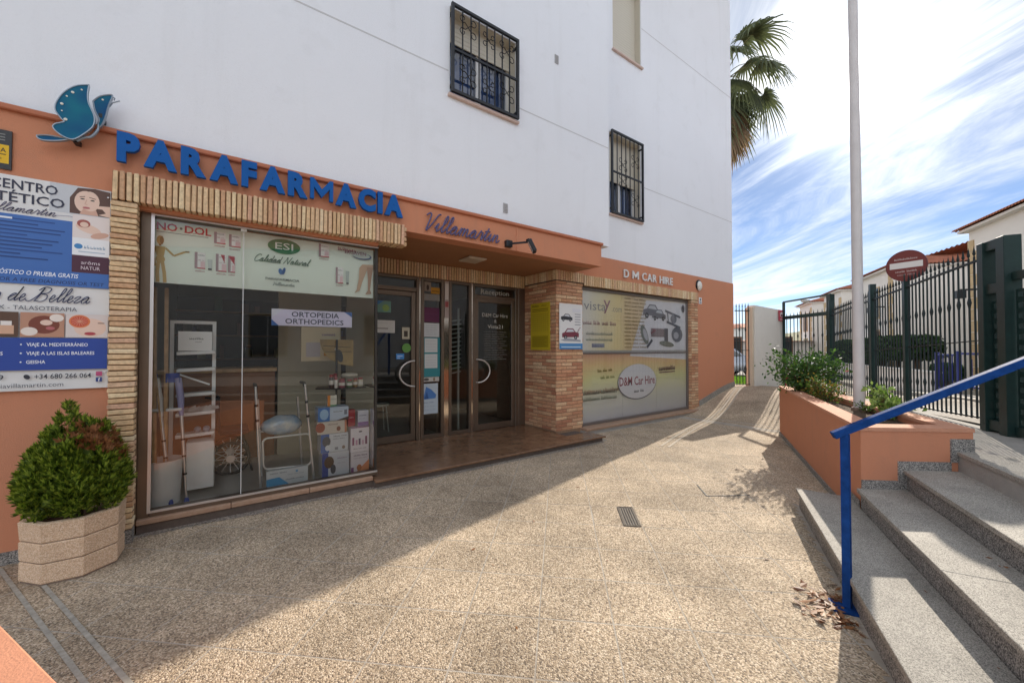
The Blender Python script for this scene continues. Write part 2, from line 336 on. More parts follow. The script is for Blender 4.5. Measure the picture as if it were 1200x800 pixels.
class Print:
    """flat print on a board: shapes in board coordinates a (right), b (up), each laid 0.25 mm over the last layer"""
    def __init__(self, o, r=(1, 0, 0), n=(0, -1, 0), up=(0, 0, 1), lift=0.0006, step=0.00018):
        self.o, self.r, self.n, self.u = Vector(o), Vector(r), Vector(n), Vector(up); self.h = lift; self.st = step; self.b = MB()
    def P(self, a, b): return self.o + self.r * a + self.u * b + self.n * self.h
    def up(self): self.h += self.st
    def poly(self, pts, c, rough=0.5):
        self.b.use(c if not isinstance(c, str) else ink(c, rough)); self.b.add([self.P(*p) for p in pts], [tuple(range(len(pts)))]); self.up(); return self
    def rect(self, a0, b0, a1, b1, c): return self.poly([(a0, b0), (a1, b0), (a1, b1), (a0, b1)], c)
    def ell(self, ca, cb, ra, rb, c, n=20, t0=0, t1=2 * math.pi, rot=0.0):
        pts = []
        for i in range(n):
            t = t0 + (t1 - t0) * i / (n if abs(t1 - t0 - 2 * math.pi) < 1e-6 else n - 1); x, y = ra * math.cos(t), rb * math.sin(t)
            pts.append((ca + x * math.cos(rot) - y * math.sin(rot), cb + x * math.sin(rot) + y * math.cos(rot)))
        return self.poly(pts, c)
    def line(self, pts, w, c):
        self.b.use(ink(c))
        for i in range(len(pts) - 1):
            x0, y0 = pts[i]; x1, y1 = pts[i + 1]; d = math.hypot(x1 - x0, y1 - y0) or 1; nx, ny = -(y1 - y0) / d * w / 2, (x1 - x0) / d * w / 2
            self.b.add([self.P(x0 - nx, y0 - ny), self.P(x1 - nx, y1 - ny), self.P(x1 + nx, y1 + ny), self.P(x0 + nx, y0 + ny)], [(0, 1, 2, 3)])
        self.up(); return self
    def text(self, s, a, b, cap, c, width=None, bold=0.0, shear=0.0, align='l', rot=0.0):
        vs, fs, x0, x1 = text_geo(s, bold); k = cap / 0.7; sx = k if width is None else width / max(1e-6, x1 - x0); w = (x1 - x0) * sx
        a0 = a - (0 if align == 'l' else w / 2 if align == 'c' else w); self.b.use(ink(c)); ca, sa = math.cos(rot), math.sin(rot); q = []
        for v in vs:
            x = (v[0] - x0) * sx + v[1] * k * shear; y = v[1] * k; q.append(self.P(a0 + x * ca - y * sa, b + x * sa + y * ca))
        self.b.add(q, fs); self.up(); return self
    def words(self, a, b, cap, width, c, n=3, rot=0.0):
        """writing too small to read in the photograph: a row of short strokes grouped like words"""
        rr = random.Random(int(a * 1000) + int(b * 977)); k = max(4, int(width / (cap * .62))); gaps = {int(k * (i + 1) / n) for i in range(n - 1)}; st = width / k; ca, sa = math.cos(rot), math.sin(rot)
        self.b.use(ink(c))
        for i in range(k):
            if i in gaps: continue
            x0 = i * st; x1 = x0 + st * rr.uniform(.6, .85); h0 = cap * rr.choice((.7, .75, 1.0)); y0 = 0 if rr.random() > .3 else cap * .1
            for (p, q, r_, t_) in ((x0, x0 + st * .25, 0, h0), (x0, x1, y0, y0 + cap * .22), (x1 - st * .2, x1, 0, h0 * rr.uniform(.5, 1))):
                self.b.add([self.P(a + u * ca - v * sa, b + u * sa + v * ca) for u, v in ((p, r_), (q, r_), (q, t_), (p, t_))], [(0, 1, 2, 3)])
        self.up(); return self
    def build(self, parent, name='print'): return self.b.build(name, parent=parent)
def spline(pts, k=6):
    o = []; p = [pts[0]] + list(pts) + [pts[-1]]
    for i in range(1, len(p) - 2):
        for j in range(k):
            t = j / k; q = []
            for d in range(len(pts[0])):
                a, b, c, e = p[i - 1][d], p[i][d], p[i + 1][d], p[i + 2][d]
                q.append(0.5 * (2 * b + (c - a) * t + (2 * a - 5 * b + 4 * c - e) * t * t + (3 * b - a - 3 * c + e) * t ** 3))
            o.append(tuple(q))
    o.append(tuple(pts[-1])); return o
SCRIPT = {  # joined handwriting, x height 1; each glyph: advance, strokes
 'V': (1.05, [[(-.1, 1.75), (.1, 2.05), (.3, 1.95), (.32, 1.2), (.3, .1), (.38, 0), (.7, .9), (.98, 2.0), (1.2, 2.1)]]),
 'i': (.5, [[(0, .35), (.22, 1.0), (.2, .25), (.3, 0), (.5, .35)]]),
 'l': (.52, [[(0, .35), (.4, 1.4), (.42, 2.05), (.27, 2.0), (.2, 1.2), (.2, .25), (.32, 0), (.52, .35)]]),
 'a': (.88, [[(0, .35), (.5, .95), (.3, 1.0), (.08, .6), (.12, .1), (.32, 0), (.55, .5), (.58, .95), (.56, .2), (.68, 0), (.88, .35)]]),
 'm': (1.2, [[(0, .35), (.15, .95), (.17, .9), (.15, 0), (.25, .7), (.42, 1.0), (.52, .85), (.5, 0), (.6, .7), (.78, 1.0), (.88, .85), (.86, .2), (.98, 0), (1.2, .35)]]),
 'r': (.62, [[(0, .35), (.2, 1.15), (.3, .95), (.46, .95), (.44, .25), (.5, 0), (.62, .35)]]),
 't': (.55, [[(0, .35), (.3, 1.3), (.36, 1.7), (.28, 1.0), (.24, .2), (.34, 0), (.55, .35)], [(.05, 1.2), (.6, 1.28)]]),
 'n': (.9, [[(0, .35), (.15, .95), (.17, .9), (.15, 0), (.25, .7), (.45, 1.0), (.56, .85), (.54, .2), (.66, 0), (.9, .4)]]),
 'C': (1.2, [[(1.1, 1.7), (.9, 2.05), (.4, 1.8), (.1, .9), (.3, .05), (.8, .1), (1.2, .5)]]),
 'd': (.9, [[(0, .35), (.5, .95), (.3, 1.0), (.08, .6), (.12, .1), (.32, 0), (.6, .6), (.75, 2.0), (.6, .4), (.68, 0), (.9, .35)]]),
 'N': (1.5, [[(0, 0), (.3, 1.0), (.4, 2.0), (.7, .9), (.95, 0), (1.15, 1.2), (1.4, 2.1)]]),
 'u': (.85, [[(0, .35), (.18, 1.0), (.15, .2), (.32, 0), (.55, .5), (.6, 1.0), (.56, .2), (.66, 0), (.85, .35)]]),
 's': (.55, [[(0, .35), (.3, 1.05), (.42, .5), (.35, .05), (.1, .1)]]),
 'e': (.6, [[(0, .35), (.35, .6), (.35, .95), (.2, 1.0), (.08, .5), (.2, 0), (.4, .05), (.6, .4)]]),
 'B': (1.4, [[(-.6, .2), (-.2, .0), (.3, .9), (.5, 2.0), (.4, .9), (.2, 0)], [(.1, 1.6), (.5, 2.1), (1.1, 1.9), (1.0, 1.3), (.5, 1.1), (1.0, 1.0), (1.15, .4), (.8, 0), (.2, .1)]]),
 'z': (.7, [[(0, .6), (.2, .95), (.5, .9), (.15, .1), (.4, .0), (.7, .35)]]), ' ': (.6, [])}
def script_strokes(s, shear=0.35):
    x = 0; o = []
    for ch in s:
        adv, st = SCRIPT[ch]
        for k in st: o.append([(x + p[0] + p[1] * shear, p[1]) for p in k])
        x += adv
    return o, x
def print_script(P, s, a, b, xh, width, c, w):
    st, tot = script_strokes(s)
    for k in st: P.line([(a + q[0] * width / tot, b + q[1] * xh) for q in spline(k, 5)], w, c)
# ================================================================ materials of the place
m_white = weathered_mat('white_render', (0.855, 0.875, 0.91), (0.68, 0.69, 0.70), amount=0.55)
m_orange = weathered_mat('orange_masonry_paint', (0.62, 0.26, 0.145), (0.46, 0.23, 0.15), amount=0.8)
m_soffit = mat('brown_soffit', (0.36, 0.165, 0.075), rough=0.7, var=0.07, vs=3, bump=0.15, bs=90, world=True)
m_mortar = mat('mortar', '#866a50', rough=0.95, var=0.2, vs=30, bump=0.5, bs=160, world=True)
m_brick = ramp_mat('rustic_brick', ['#d6b890', '#cdab80', '#dfc8a0', '#c49a76', '#d9bd94', '#cba083', '#e4d2ae', '#d2b088'], var=0.22)
m_brick_red = ramp_mat('red_brown_brick', ['#cb9f7a', '#b98360', '#d8b38c', '#ab7458', '#c99572', '#dbbd98', '#be8a6a'], var=0.22)
m_marble = mat('brown_marble', (0.13, 0.068, 0.038), rough=0.22, col2=(0.26, 0.15, 0.088), vs=7, det=8, bump=0.05, bs=40, world=True)
m_sill = mat('tan_stone_sill', (0.33, 0.20, 0.13), rough=0.55, col2=(0.43, 0.29, 0.2), vs=18, bump=0.25, bs=90, world=True)
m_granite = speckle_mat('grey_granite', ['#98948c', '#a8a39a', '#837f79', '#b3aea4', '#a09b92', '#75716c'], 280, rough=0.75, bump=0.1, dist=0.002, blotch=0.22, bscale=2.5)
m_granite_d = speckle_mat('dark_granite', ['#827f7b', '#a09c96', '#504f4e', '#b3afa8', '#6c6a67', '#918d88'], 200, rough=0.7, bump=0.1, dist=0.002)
m_alu = mat('bronze_aluminium', (0.19, 0.15, 0.115), rough=0.38, metal=0.75, var=0.08, vs=4)
m_alu_l = mat('silver_aluminium', (0.72, 0.72, 0.72), rough=0.33, metal=0.8)
m_steel = mat('brushed_steel', (0.66, 0.58, 0.50), rough=0.10, metal=1.0, var=0.06, vs=30)
m_glass = glass_mat('shop_glass', (0.95, 0.975, 0.96), gain=1.4)
m_glass_d = glass_mat('door_glass', (0.60, 0.64, 0.60), gain=1.5)
m_glass_w = glass_mat('window_glass', (0.6, 0.68, 0.78), gain=1.6)
m_black = mat('black_iron', (0.018, 0.02, 0.024), rough=0.45, metal=0.3, var=0.2, vs=20)
m_green = mat('dark_green_paint', (0.010, 0.030, 0.027), rough=0.4, var=0.2, vs=8, spec=0.4)
m_fence = mat('dark_fence_paint', (0.014, 0.024, 0.026), rough=0.5, var=0.2, vs=8, spec=0.3)
m_blue = mat('blue_rail_paint', (0.010, 0.050, 0.20), rough=0.65, var=0.3, vs=14, bump=0.12, bs=60, spec=0.06)
m_pole = mat('white_pole_paint', (0.62, 0.585, 0.57), rough=0.5, var=0.08, vs=5, bump=0.1, bs=60)
m_plaster_in = mat('inside_plaster', (0.30, 0.25, 0.19), rough=0.9, var=0.08, vs=2, world=True)
m_in_floor = mat('inside_floor', (0.40, 0.38, 0.35), rough=0.3, var=0.1, vs=3, world=True)
m_ceil = mat('inside_ceiling', (0.35, 0.31, 0.26), rough=0.9)
m_wood = mat('pale_wood', (0.55, 0.35, 0.17), rough=0.55, var=0.22, vs=14)
m_wood_d = mat('brown_counter_wood', (0.26, 0.11, 0.05), rough=0.45, var=0.15, vs=6)
m_plastic = mat('white_plastic', (0.86, 0.86, 0.85), rough=0.4, var=0.03, vs=5)
m_rubber = mat('black_rubber', (0.02, 0.02, 0.02), rough=0.7)
m_pave = speckle_mat('washed_aggregate', ['#b9a68e', '#a0907b', '#cab9a1', '#8b7c69', '#b19e86', '#d6c6b0', '#a5937c', '#7c6f61', '#c0ad95'], 135, rough=0.8, bump=0.7, dist=0.006, tint_rnd=0.07, blotch=0.32, bscale=1.1)
m_joint = mat('pale_tile_mortar', (0.52, 0.47, 0.40), rough=0.95, col2=(0.30, 0.26, 0.215), vs=4.0, bump=0.4, bs=200, world=True)
m_asph = speckle_mat('pale_street_paving', ['#8d8780', '#9d968d', '#7d7771', '#aaa299'], 60, rough=0.85, bump=0.4, dist=0.004)
m_conc = mat('concrete', (0.36, 0.34, 0.31), rough=0.9, var=0.14, vs=4, bump=0.4, bs=80, world=True)
m_soil = mat('soil', (0.10, 0.065, 0.04), rough=1.0, var=0.35, vs=25, bump=1.0, bs=60, world=True)
m_dry = mat('dry_ground', (0.20, 0.17, 0.11), rough=1.0, col2=(0.14, 0.15, 0.07), vs=0.15, bump=0.3, bs=3, world=True)
# ================================================================ the setting
def smooth01(t): t = min(1, max(0, t)); return t * t * (3 - 2 * t)
def ramp_z(x): return 0.52 * smooth01((x - 7.9) / 3.1)
FA = Vector((6.862, 0.456, 0)); FD = Vector((0.873, 0.4877, 0)).normalized(); FO = Vector((FD.y, -FD.x, 0))
def zl(t): return 0.66 - 0.043 * min(max(t, 0), 9.0)
def SP(t, o, z=0.0):
    p = FA + FD * t + FO * o; return (p.x, p.y, zl(t) + z)
g = MB(); g.add([(-900, -900, -0.12), (900, -900, -0.12), (900, 900, -0.12), (-900, 900, -0.12)], [(0, 1, 2, 3)]); g.build('ground', m_dry, kind='structure')
# paving: bed, tiles laid at 47 degrees to the shop front
PA = math.radians(47.2); E1 = Vector((math.cos(PA), math.sin(PA), 0)); E2 = Vector((math.sin(PA), -math.cos(PA), 0)); PITCHT = 0.405
pave = MB()
nx_, ny_ = 66, 30; vs_ = []
for j in range(ny_ + 1):
    for i in range(nx_ + 1):
        x = -8 + 19.4 * i / nx_; y = -7 + 12.9 * j / ny_; vs_.append((x, y, ramp_z(x) - 0.0012))
pave.add(vs_, [(j * (nx_ + 1) + i, j * (nx_ + 1) + i + 1, (j + 1) * (nx_ + 1) + i + 1, (j + 1) * (nx_ + 1) + i) for j in range(ny_) for i in range(nx_)])
pavement = pave.build('pavement', m_joint, kind='structure')
def in_court(x, y):
    if y > 4.29 and x < 5.05: return False
    if y > 4.72: return False
    if x > 8.2: return False
    q = (x * 0.4526 - y * 0.8917)              # across the stairs
    if x < 4.45 and q > 0.69: return False
    if x >= 4.2 and (x - 4.275) * 0.4637 - (y - 0.945) * 0.886 > -0.02: return False
    return x > -3.2
tb = MB(); h = PITCHT / 2 - 0.0038; tb.use(m_pave)
tb.add([(-h, -h, -0.015), (h, -h, -0.015), (h, h, -0.015), (-h, h, -0.015), (-h, -h, -0.001), (h, -h, -0.001), (h, h, -0.001), (-h, h, -0.001),
        (-h + .003, -h + .003, 0), (h - .003, -h + .003, 0), (h - .003, h - .003, 0), (-h + .003, h - .003, 0)],
       [(0, 1, 5, 4), (1, 2, 6, 5), (2, 3, 7, 6), (3, 0, 4, 7), (4, 5, 9, 8), (5, 6, 10, 9), (6, 7, 11, 10), (7, 4, 8, 11), (8, 9, 10, 11)])
tile_me = tb.mesh('tile'); cells = []
V0, W0 = -0.11, 3.43
for i in range(-30, 40):
    for j in range(-30, 45):
        v = V0 + (i + .5) * PITCHT; w = W0 + (j + .5) * PITCHT; p = E1 * w + E2 * v
        cor = [p + E1 * a * h + E2 * b * h for a in (-1, 1) for b in (-1, 1)]
        ok = sum(in_court(c.x, c.y) for c in cor)
        if ok == 0: continue
        yc = p.x * _s + p.y * _c; xc = p.x * _c - p.y * _s
        vis = yc > 1.3 and abs(xc / yc) < 1.5
        cells.append((-(1.0 / (yc * yc)) if vis else 9, i, j, p, ok == 4))
cells.sort(key=lambda c: c[0])
rest = MB(); rest.use(m_pave); cnt = 0
def clip_tile(p, cor):
    """cut tile: keep the part of the tile square inside the court, on a fine grid"""
    n = 10; st = 2 * h / n
    for a in range(n):
        for b in range(n):
            q = p + E1 * (-h + (a + .5) * st) + E2 * (-h + (b + .5) * st)
            if in_court(q.x, q.y):
                c = [q + E1 * (k[0] * st / 2) + E2 * (k[1] * st / 2) for k in ((-1, -1), (1, -1), (1, 1), (-1, 1))]
                rest.add([(k.x, k.y, ramp_z(k.x) + .0) for k in c], [(0, 3, 2, 1)])
ROT = PA
for (kk, i, j, p, whole) in cells:
    if i == 1 and j == 0:      # the tile cut for the grating
        for (v0, v1) in ((0.302, 0.545), (0.688, 0.703)):
            sc = (1, (v1 - v0 - 0.006) / (2 * h), 1); c = E1 * p.dot(E1) + E2 * ((v0 + v1) / 2)
            piece('tile', tile_me, (c.x, c.y, 0), pavement, rot=(0, 0, ROT), scale=sc)
        continue
    if whole and cnt < 298 and kk < 0 and p.x < 7.8:
        piece('tile', tile_me, (p.x, p.y, random.uniform(-.0003, .0003)), pavement, rot=(random.uniform(-.0008, .0008), random.uniform(-.0008, .0008), ROT)); cnt += 1
    else: clip_tile(p, None)
rest.build('cut_tiles', parent=pavement, kind='stuff')
# dark loose grit gathered along the foot of the shop front
gs_ = MB(); rr = random.Random(2); xs_ = [-.55 + i * .07 for i in range(79)]; lo_, hi_ = [], []
for x in xs_:
    yb_ = 4.345 if x < 1.30 else 4.29; w_ = .075 + .05 * mnoise.noise((x * 2.1, 0, 0)) + .03 * mnoise.noise((x * 9, 3, 0)); hi_.append((x, yb_, .0045)); lo_.append((x, yb_ - max(.02, w_), .0035))
gs_.add(hi_ + lo_, [(i, len(xs_) + i, len(xs_) + i + 1, i + 1) for i in range(len(xs_) - 1)])
gs_.build('grit_strip', speckle_mat('dark_grit', ['#8d837a', '#a3978c', '#736b63', '#b8ab9d', '#958a7f', '#7c7570'], 110, rough=.85, bump=.9, dist=.008), kind='stuff')
# ramp surface up to the gate, strip of pale edging along it
r = MB(); st = 24
r.use(m_pave)
for i in range(st):
    x0 = 8.15 + (11.4 - 8.15) * i / st; x1 = 8.15 + (11.4 - 8.15) * (i + 1) / st
    r.add([(x0, 2.0, ramp_z(x0) + .001), (x1, 2.0, ramp_z(x1) + .001), (x1, 4.95, ramp_z(x1) + .001), (x0, 4.95, ramp_z(x0) + .001)], [(0, 1, 2, 3)])
r.build('ramp', kind='structure')
ed = MB(); cv = spline([(5.4, 3.56, 0), (6.4, 3.86, 0), (7.5, 4.16, 0), (8.3, 4.28, 0), (9.2, 4.42, 0), (10.0, 4.62, 0), (10.55, 4.78, 0)], 8)
for off in (0, 0.11):
    for i in range(len(cv) - 1):
        a, b_ = Vector(cv[i]), Vector(cv[i + 1]); d = (b_ - a).normalized(); n_ = Vector((d.y, -d.x, 0)); q = []
        for pnt, s_ in ((a, 0), (b_, 0), (b_, .035), (a, .035)):
            c = pnt + n_ * (off + s_); q.append((c.x, c.y, ramp_z(c.x) + .006))
        ed.add(q, [(0, 3, 2, 1)])
ed.build('ramp_edging_line', mat('pale_edging', (0.46, 0.40, 0.32), rough=.9, var=.15, vs=20, world=True), kind='structure')
# landing beside the stairs and along the railings
lb = MB(); lb.use(m_conc)
SD = Vector((0.8917, 0.4526, 0)); SQ = Vector((0.4526, -0.8917, 0))
def stp(l, q): p = SD * l + SQ * q; return (p.x, p.y)
Lq = [0.704, 1.07, 1.404, 1.78]
e4 = stp(4.912 * .8917 + .494 * .4526, 1.78); far4 = stp(-3.0, 1.78)
def zland(p): return zl((Vector((p[0], p[1], 0)) - FA).dot(FD)) - 0.002
pl = [far4, stp(-3.0, 9.0), (8.0, -5.2), SP(2.6, .12)[:2], SP(5.45, .12)[:2], (11.3, 3.3), (7.95, 2.78), (8.0, 2.36), (4.93, .38), e4]
lb.prism(pl, [-.1] * len(pl), [zland(p) for p in pl]); lb.build('landing', kind='structure')
# street behind the railings
sb = MB(); ts = [-14, -6, 0, 3, 6, 9, 14, 22, 32, 45]
for i in range(len(ts) - 1): sb.add([SP(ts[i], .10, -.03), SP(ts[i], 2.55, -.03), SP(ts[i + 1], 2.55, -.03), SP(ts[i + 1], .10, -.03)], [(0, 1, 2, 3)])
sb.build('street', m_asph, kind='structure')
kb = MB()
for i in range(len(ts) - 1):
    for (o0, o1, z) in ((1.75, 2.5, .07),):
        a, b_, c, d = SP(ts[i], o0, z), SP(ts[i], o1, z), SP(ts[i + 1], o1, z), SP(ts[i + 1], o0, z)
        kb.add([a, b_, c, d, SP(ts[i], o0, -.05), SP(ts[i + 1], o0, -.05)], [(0, 1, 2, 3), (0, 3, 5, 4)])
kb.build('sidewalk', mat('pale_sidewalk', (0.42, 0.39, 0.34), rough=.9, var=.12, vs=3, bump=.3, bs=60, world=True), kind='structure')
yb = MB()
for i in range(len(ts) - 1): yb.add([SP(ts[i], 2.5, .0), SP(ts[i], 16, .0), SP(ts[i + 1], 16, .0), SP(ts[i + 1], 2.5, .0)], [(0, 1, 2, 3)])
yb.build('garden_ground', mat('garden_earth', (0.30, 0.27, 0.21), rough=1, var=.2, vs=2, world=True), kind='structure')
# ground beyond the gate, verge and hill
fb = MB(); fb.add([(11.3, 3.2, .47), (20, 3.2 + 4.3, .12), (20, 120, .12), (11.3, 120, .47), (80, 3.2 + 34, 0), (80, 120, 0)], [(0, 1, 2, 3), (1, 4, 5, 2)])
fb.build('terrain', mat('beyond_paving', (0.33, 0.31, 0.28), rough=.95, var=.1, vs=1, world=True), kind='structure')
hb = MB(); hv = []; nh = 36
for i in range(nh + 1):
    for j in range(13):
        a = math.radians(-5 + 100 * i / nh); d = 60 + 18 * j
        zz = (j / 12) ** 1.2 * (15 + 5 * math.sin(i * .5) + 4 * math.sin(i * .23 + 1)) + mnoise.noise((i * .3, j * .4, 0)) * 1.5
        hv.append((d * math.cos(a), d * math.sin(a), zz - .2))
hb.add(hv, [(i * 13 + j, i * 13 + j + 1, (i + 1) * 13 + j + 1, (i + 1) * 13 + j) for i in range(nh) for j in range(12)])
hb.build('hill', mat('hill_scrub', (0.13, 0.15, 0.07), rough=1, col2=(0.28, 0.25, 0.15), vs=.06, world=True), smooth=60, kind='structure')
# ================================================================ the shop building
B = thing('shop_building', 'white rendered building with orange painted shop front and brick piers', 'building', (0, 4.3, 0))
XR = 10.72; HT = 12.5
wl = wall_holes(-7, 5.18, 3.2, HT, 4.35, 4.65, [(2.21, 3.235, 4.65, 5.765), (-3.6, -2.4, 4.65, 5.9), (2.21, 3.235, 8.0, 9.2)])
wl.build('wall', m_white, B, label='white rendered upper wall')
wr = wall_holes(4.85, XR, 3.19, HT, 4.9, 5.2, [(5.86, 6.83, 4.06, 5.645), (5.97, 6.86, 7.27, 8.85)])
wr.box(4.84, 5.178, 4.66, 5.19, 3.21, HT - .01)
wr.build('wall', m_white, B, label='white rendered upper wall set back')
we = MB(); we.box(XR - .28, XR + .001, 5.2, 16, 3.19, HT); we.box(-7, XR, 15.7, 16.01, 0, HT); we.box(-7.2, -7, 4.3, 16, 0, HT); we.build('wall', m_white, B)
rf = MB(); rf.box(-7.2, XR + .15, 4.2, 16.2, HT, HT + .3); rf.build('roof', m_white, B)
# orange ground floor
ow = MB(); ow.box(-7, -.72, 4.30, 4.6, 0, 3.17); ow.build('wall', m_orange, B, label='orange painted wall under the banner')
pl_ = MB(); pl_.box(-7, -.72, 4.286, 4.30, 0, .085); pl_.build('plinth', m_granite_d, B)
fc = MB(); fc.box(-.72, 1.33, 4.30, 4.56, 2.62, 3.17); fc.box(1.33, 4.93, 4.30, 4.52, 2.832, 3.17); fc.build('fascia', m_orange, B, label='orange fascia carrying the blue letters')
cp = MB(); cp.box(-7, 4.95, 4.265, 4.36, 3.17, 3.212); cp.build('fascia_cap', mat('orange_cap', (.48, .17, .09), rough=.8, var=.05, vs=3, world=True), B, bevel=.008)
cs = MB(); cs.box(-7, 4.95, 4.31, 4.37, 3.212, 3.22); cs.build('flashing', mat('dark_flashing', (.12, .08, .06), rough=.6), B)
so = MB(); so.box(1.33, 4.92, 4.52, 5.8, 2.83, 3.2); so.build('soffit', m_soffit, B)
# small pilaster line on the fascia
fl = MB(); fl.box(3.20, 3.23, 4.292, 4.30, 2.84, 3.165); fl.build('fascia_joint', m_orange, B)
od = MB(); od.box(4.49, XR, 4.88, 5.1, 2.80, 3.19); od.box(8.955, XR, 4.88, 5.2, 0, 2.80); od.box(XR - .3, XR, 5.2, 15.9, 0, 3.19); od.build('wall', m_orange, B, label='orange painted wall beside the gate railing')
pd = MB(); n_ = 10; vs_ = []
for i in range(n_ + 1):
    x = 8.96 + (XR + .01 - 8.96) * i / n_; zb = ramp_z(x); vs_ += [(x, 4.866, zb - .05), (x, 4.866, zb + .13), (x, 4.88, zb + .13)]
pd.add(vs_, [f for i in range(n_) for f in ((i * 3, i * 3 + 3, i * 3 + 4, i * 3 + 1), (i * 3 + 1, i * 3 + 4, i * 3 + 5, i * 3 + 2))]); pd.build('plinth', m_granite, B)
# course joints in the white render, wall vents
m_jt = mat('render_joint', (.60, .60, .61), rough=.9)
for (x0, x1, z, y) in ((-7, 2.19, 4.93, 4.35), (3.26, 5.17, 4.86, 4.35), (6.86, XR, 4.80, 4.9), (6.88, XR, 8.10, 4.9), (-7, 2.19, 8.1, 4.35)):
    j = MB(); j.box(x0, x1, y - .003, y, z, z + .014); j.build('render_joint', m_jt, B)
for (x, z, y, w, hh) in ((3.997, 5.867, 4.35, .075, .13), (3.051, 3.405, 4.35, .075, .13)):
    v = MB(); v.box(x - w / 2, x + w / 2, y - .012, y, z - hh / 2, z + hh / 2); o = v.build('wall_vent', mat('vent_plastic', (.42, .42, .43), rough=.6), B, bevel=.003)
    for k in range(5):
        s_ = MB(); zz = z - hh / 2 + .018 + k * .022; s_.add([(x - w / 2 + .008, y - .012, zz), (x + w / 2 - .008, y - .012, zz), (x + w / 2 - .008, y - .019, zz + .006), (x - w / 2 + .008, y - .019, zz + .006), (x - w / 2 + .008, y - .0125, zz + .014), (x + w / 2 - .008, y - .0125, zz + .014)], [(0, 1, 2, 3), (3, 2, 5, 4)]); s_.build('slat', MATS['vent_plastic'], o)
# ---- bricks
def brick_mesh(l, d, hh, m, seed):
    rr = random.Random(seed); b = MB(); b.use(m); b.box(-l / 2, l / 2, 0, d, -hh / 2, hh / 2); me = b.mesh('brick', bevel=.0045)
    for v in me.vertices:
        v.co.x += rr.uniform(-1, 1) * .0022; v.co.z += rr.uniform(-1, 1) * .0022; v.co.y += rr.uniform(-1, 1) * .0015
    return me
def course(parent, x0, x1, y, z0, z1, pitch, m, proud=.007, joint=.012, depth=.05, soldier=True, yrand=.004):
    """row of soldier bricks along x"""
    n = max(1, round((x1 - x0) / pitch)); p = (x1 - x0) / n; ms = [brick_mesh(p - joint, depth, z1 - z0 - .004, m, k) for k in range(4)]
    for i in range(n): piece('brick', random.choice(ms), (x0 + p * (i + .5), y - proud - random.uniform(0, yrand), (z0 + z1) / 2 + random.uniform(-.003, .003)), parent, rot=(0, random.uniform(-.012, .012), 0))
# left pier of single headers
lp = MB(); lp.box(-.718, -.578, 4.215, 4.5, 0.0, 2.64); lp = lp.build('brick_pier', m_mortar, B); n = 60; ph = 2.53 / n
ms = [brick_mesh(.152, .09, ph - .009, m_brick, 20 + k) for k in range(5)]
for i in range(n): piece('brick', random.choice(ms), (-.648 + random.uniform(-.004, .004), 4.204 - random.uniform(0, .008), .105 + ph * (i + .5)), lp, rot=(0, random.uniform(-.02, .02), 0))
pb = MB(); pb.box(-.722, -.574, 4.20, 4.3, 0, .10); pb.build('plinth', m_granite_d, B)
# lintel over the shop window
ll = MB(); ll.box(-.718, 1.58, 4.215, 4.46, 2.655, 2.862); ll = ll.build('brick_lintel', m_mortar, B)
course(ll, -.72, 1.585, 4.21, 2.64, 2.868, .039, m_brick, depth=.19, yrand=.012, joint=.009)
ms = [brick_mesh(.14, .05, .045, m_brick, 60 + k) for k in range(3)]
for i in range(4): piece('brick', ms[i % 3], (1.581, 4.33, 2.67 + .055 * i), ll, rot=(0, 0, -math.pi / 2))
# band over the doors
bb = MB(); bb.box(1.34, 4.47, 5.735, 5.9, 2.60, 2.828); bb = bb.build('brick_lintel', m_mortar, B)
course(bb, 1.35, 4.46, 5.73, 2.605, 2.826, .046, m_brick, depth=.03, joint=.013)
# corner pier beside the doors
PX0, PX1, PY0, PY1 = 4.49, 5.125, 4.90, 5.80
pc = MB(); pc.box(PX0 + .008, PX1, PY0 + .008, PY1, .0, 2.66); pc = pc.build('brick_pier', mat('pale_mortar', '#94765c', rough=.95, var=.2, vs=30, world=True), B)
nc = 42; chh = (2.655 - .10) / nc; L0 = .235
def brick_row(a0, a1, shift):
    o = []; x = a0 - shift
    while x < a1:
        p, q = max(x, a0), min(x + L0, a1)
        if q - p > .03: o.append((p, q))
        x += L0 + .011
    return o
bc = {}
def bm_get(l):
    k = round(l, 3)
    if k not in bc: bc[k] = [brick_mesh(l, .03, chh - .011, m_brick_red, int(k * 1000) + s_) for s_ in range(3)]
    return random.choice(bc[k])
for c in range(nc):
    z = .10 + chh * (c + .5); sh = 0 if c % 2 else L0 / 2
    for (p, q) in brick_row(PX0, PX1, sh): piece('brick', bm_get(q - p), ((p + q) / 2, PY0 - random.uniform(0, .003), z), pc)
    for (p, q) in brick_row(PY0 + .004, PY1, L0 / 2 - sh + .11): piece('brick', bm_get(q - p), (PX0 - random.uniform(0, .003), (p + q) / 2, z), pc, rot=(0, 0, -math.pi / 2))
cap = MB(); cap.box(PX0 - .01, 5.13, PY0 - .012, PY1, 2.66, 2.83); cap = cap.build('brick_lintel', m_mortar, B)
course(cap, PX0 - .03, 5.13, PY0 - .02, 2.655, 2.828, .058, m_brick, depth=.04)
ms = [brick_mesh(.047, .03, .168, m_brick, 90 + k) for k in range(3)]
for i in range(14): piece('brick', random.choice(ms), (PX0 - .032, PY0 + .03 + i * .0585, 2.742), cap, rot=(0, 0, -math.pi / 2))
dp = MB(); dp.box(PX0 - .035, 5.13, PY0 - .025, PY1, 2.645, 2.655); dp.build('lintel_edge', mat('dark_edge', (.06, .045, .035), rough=.8), B)
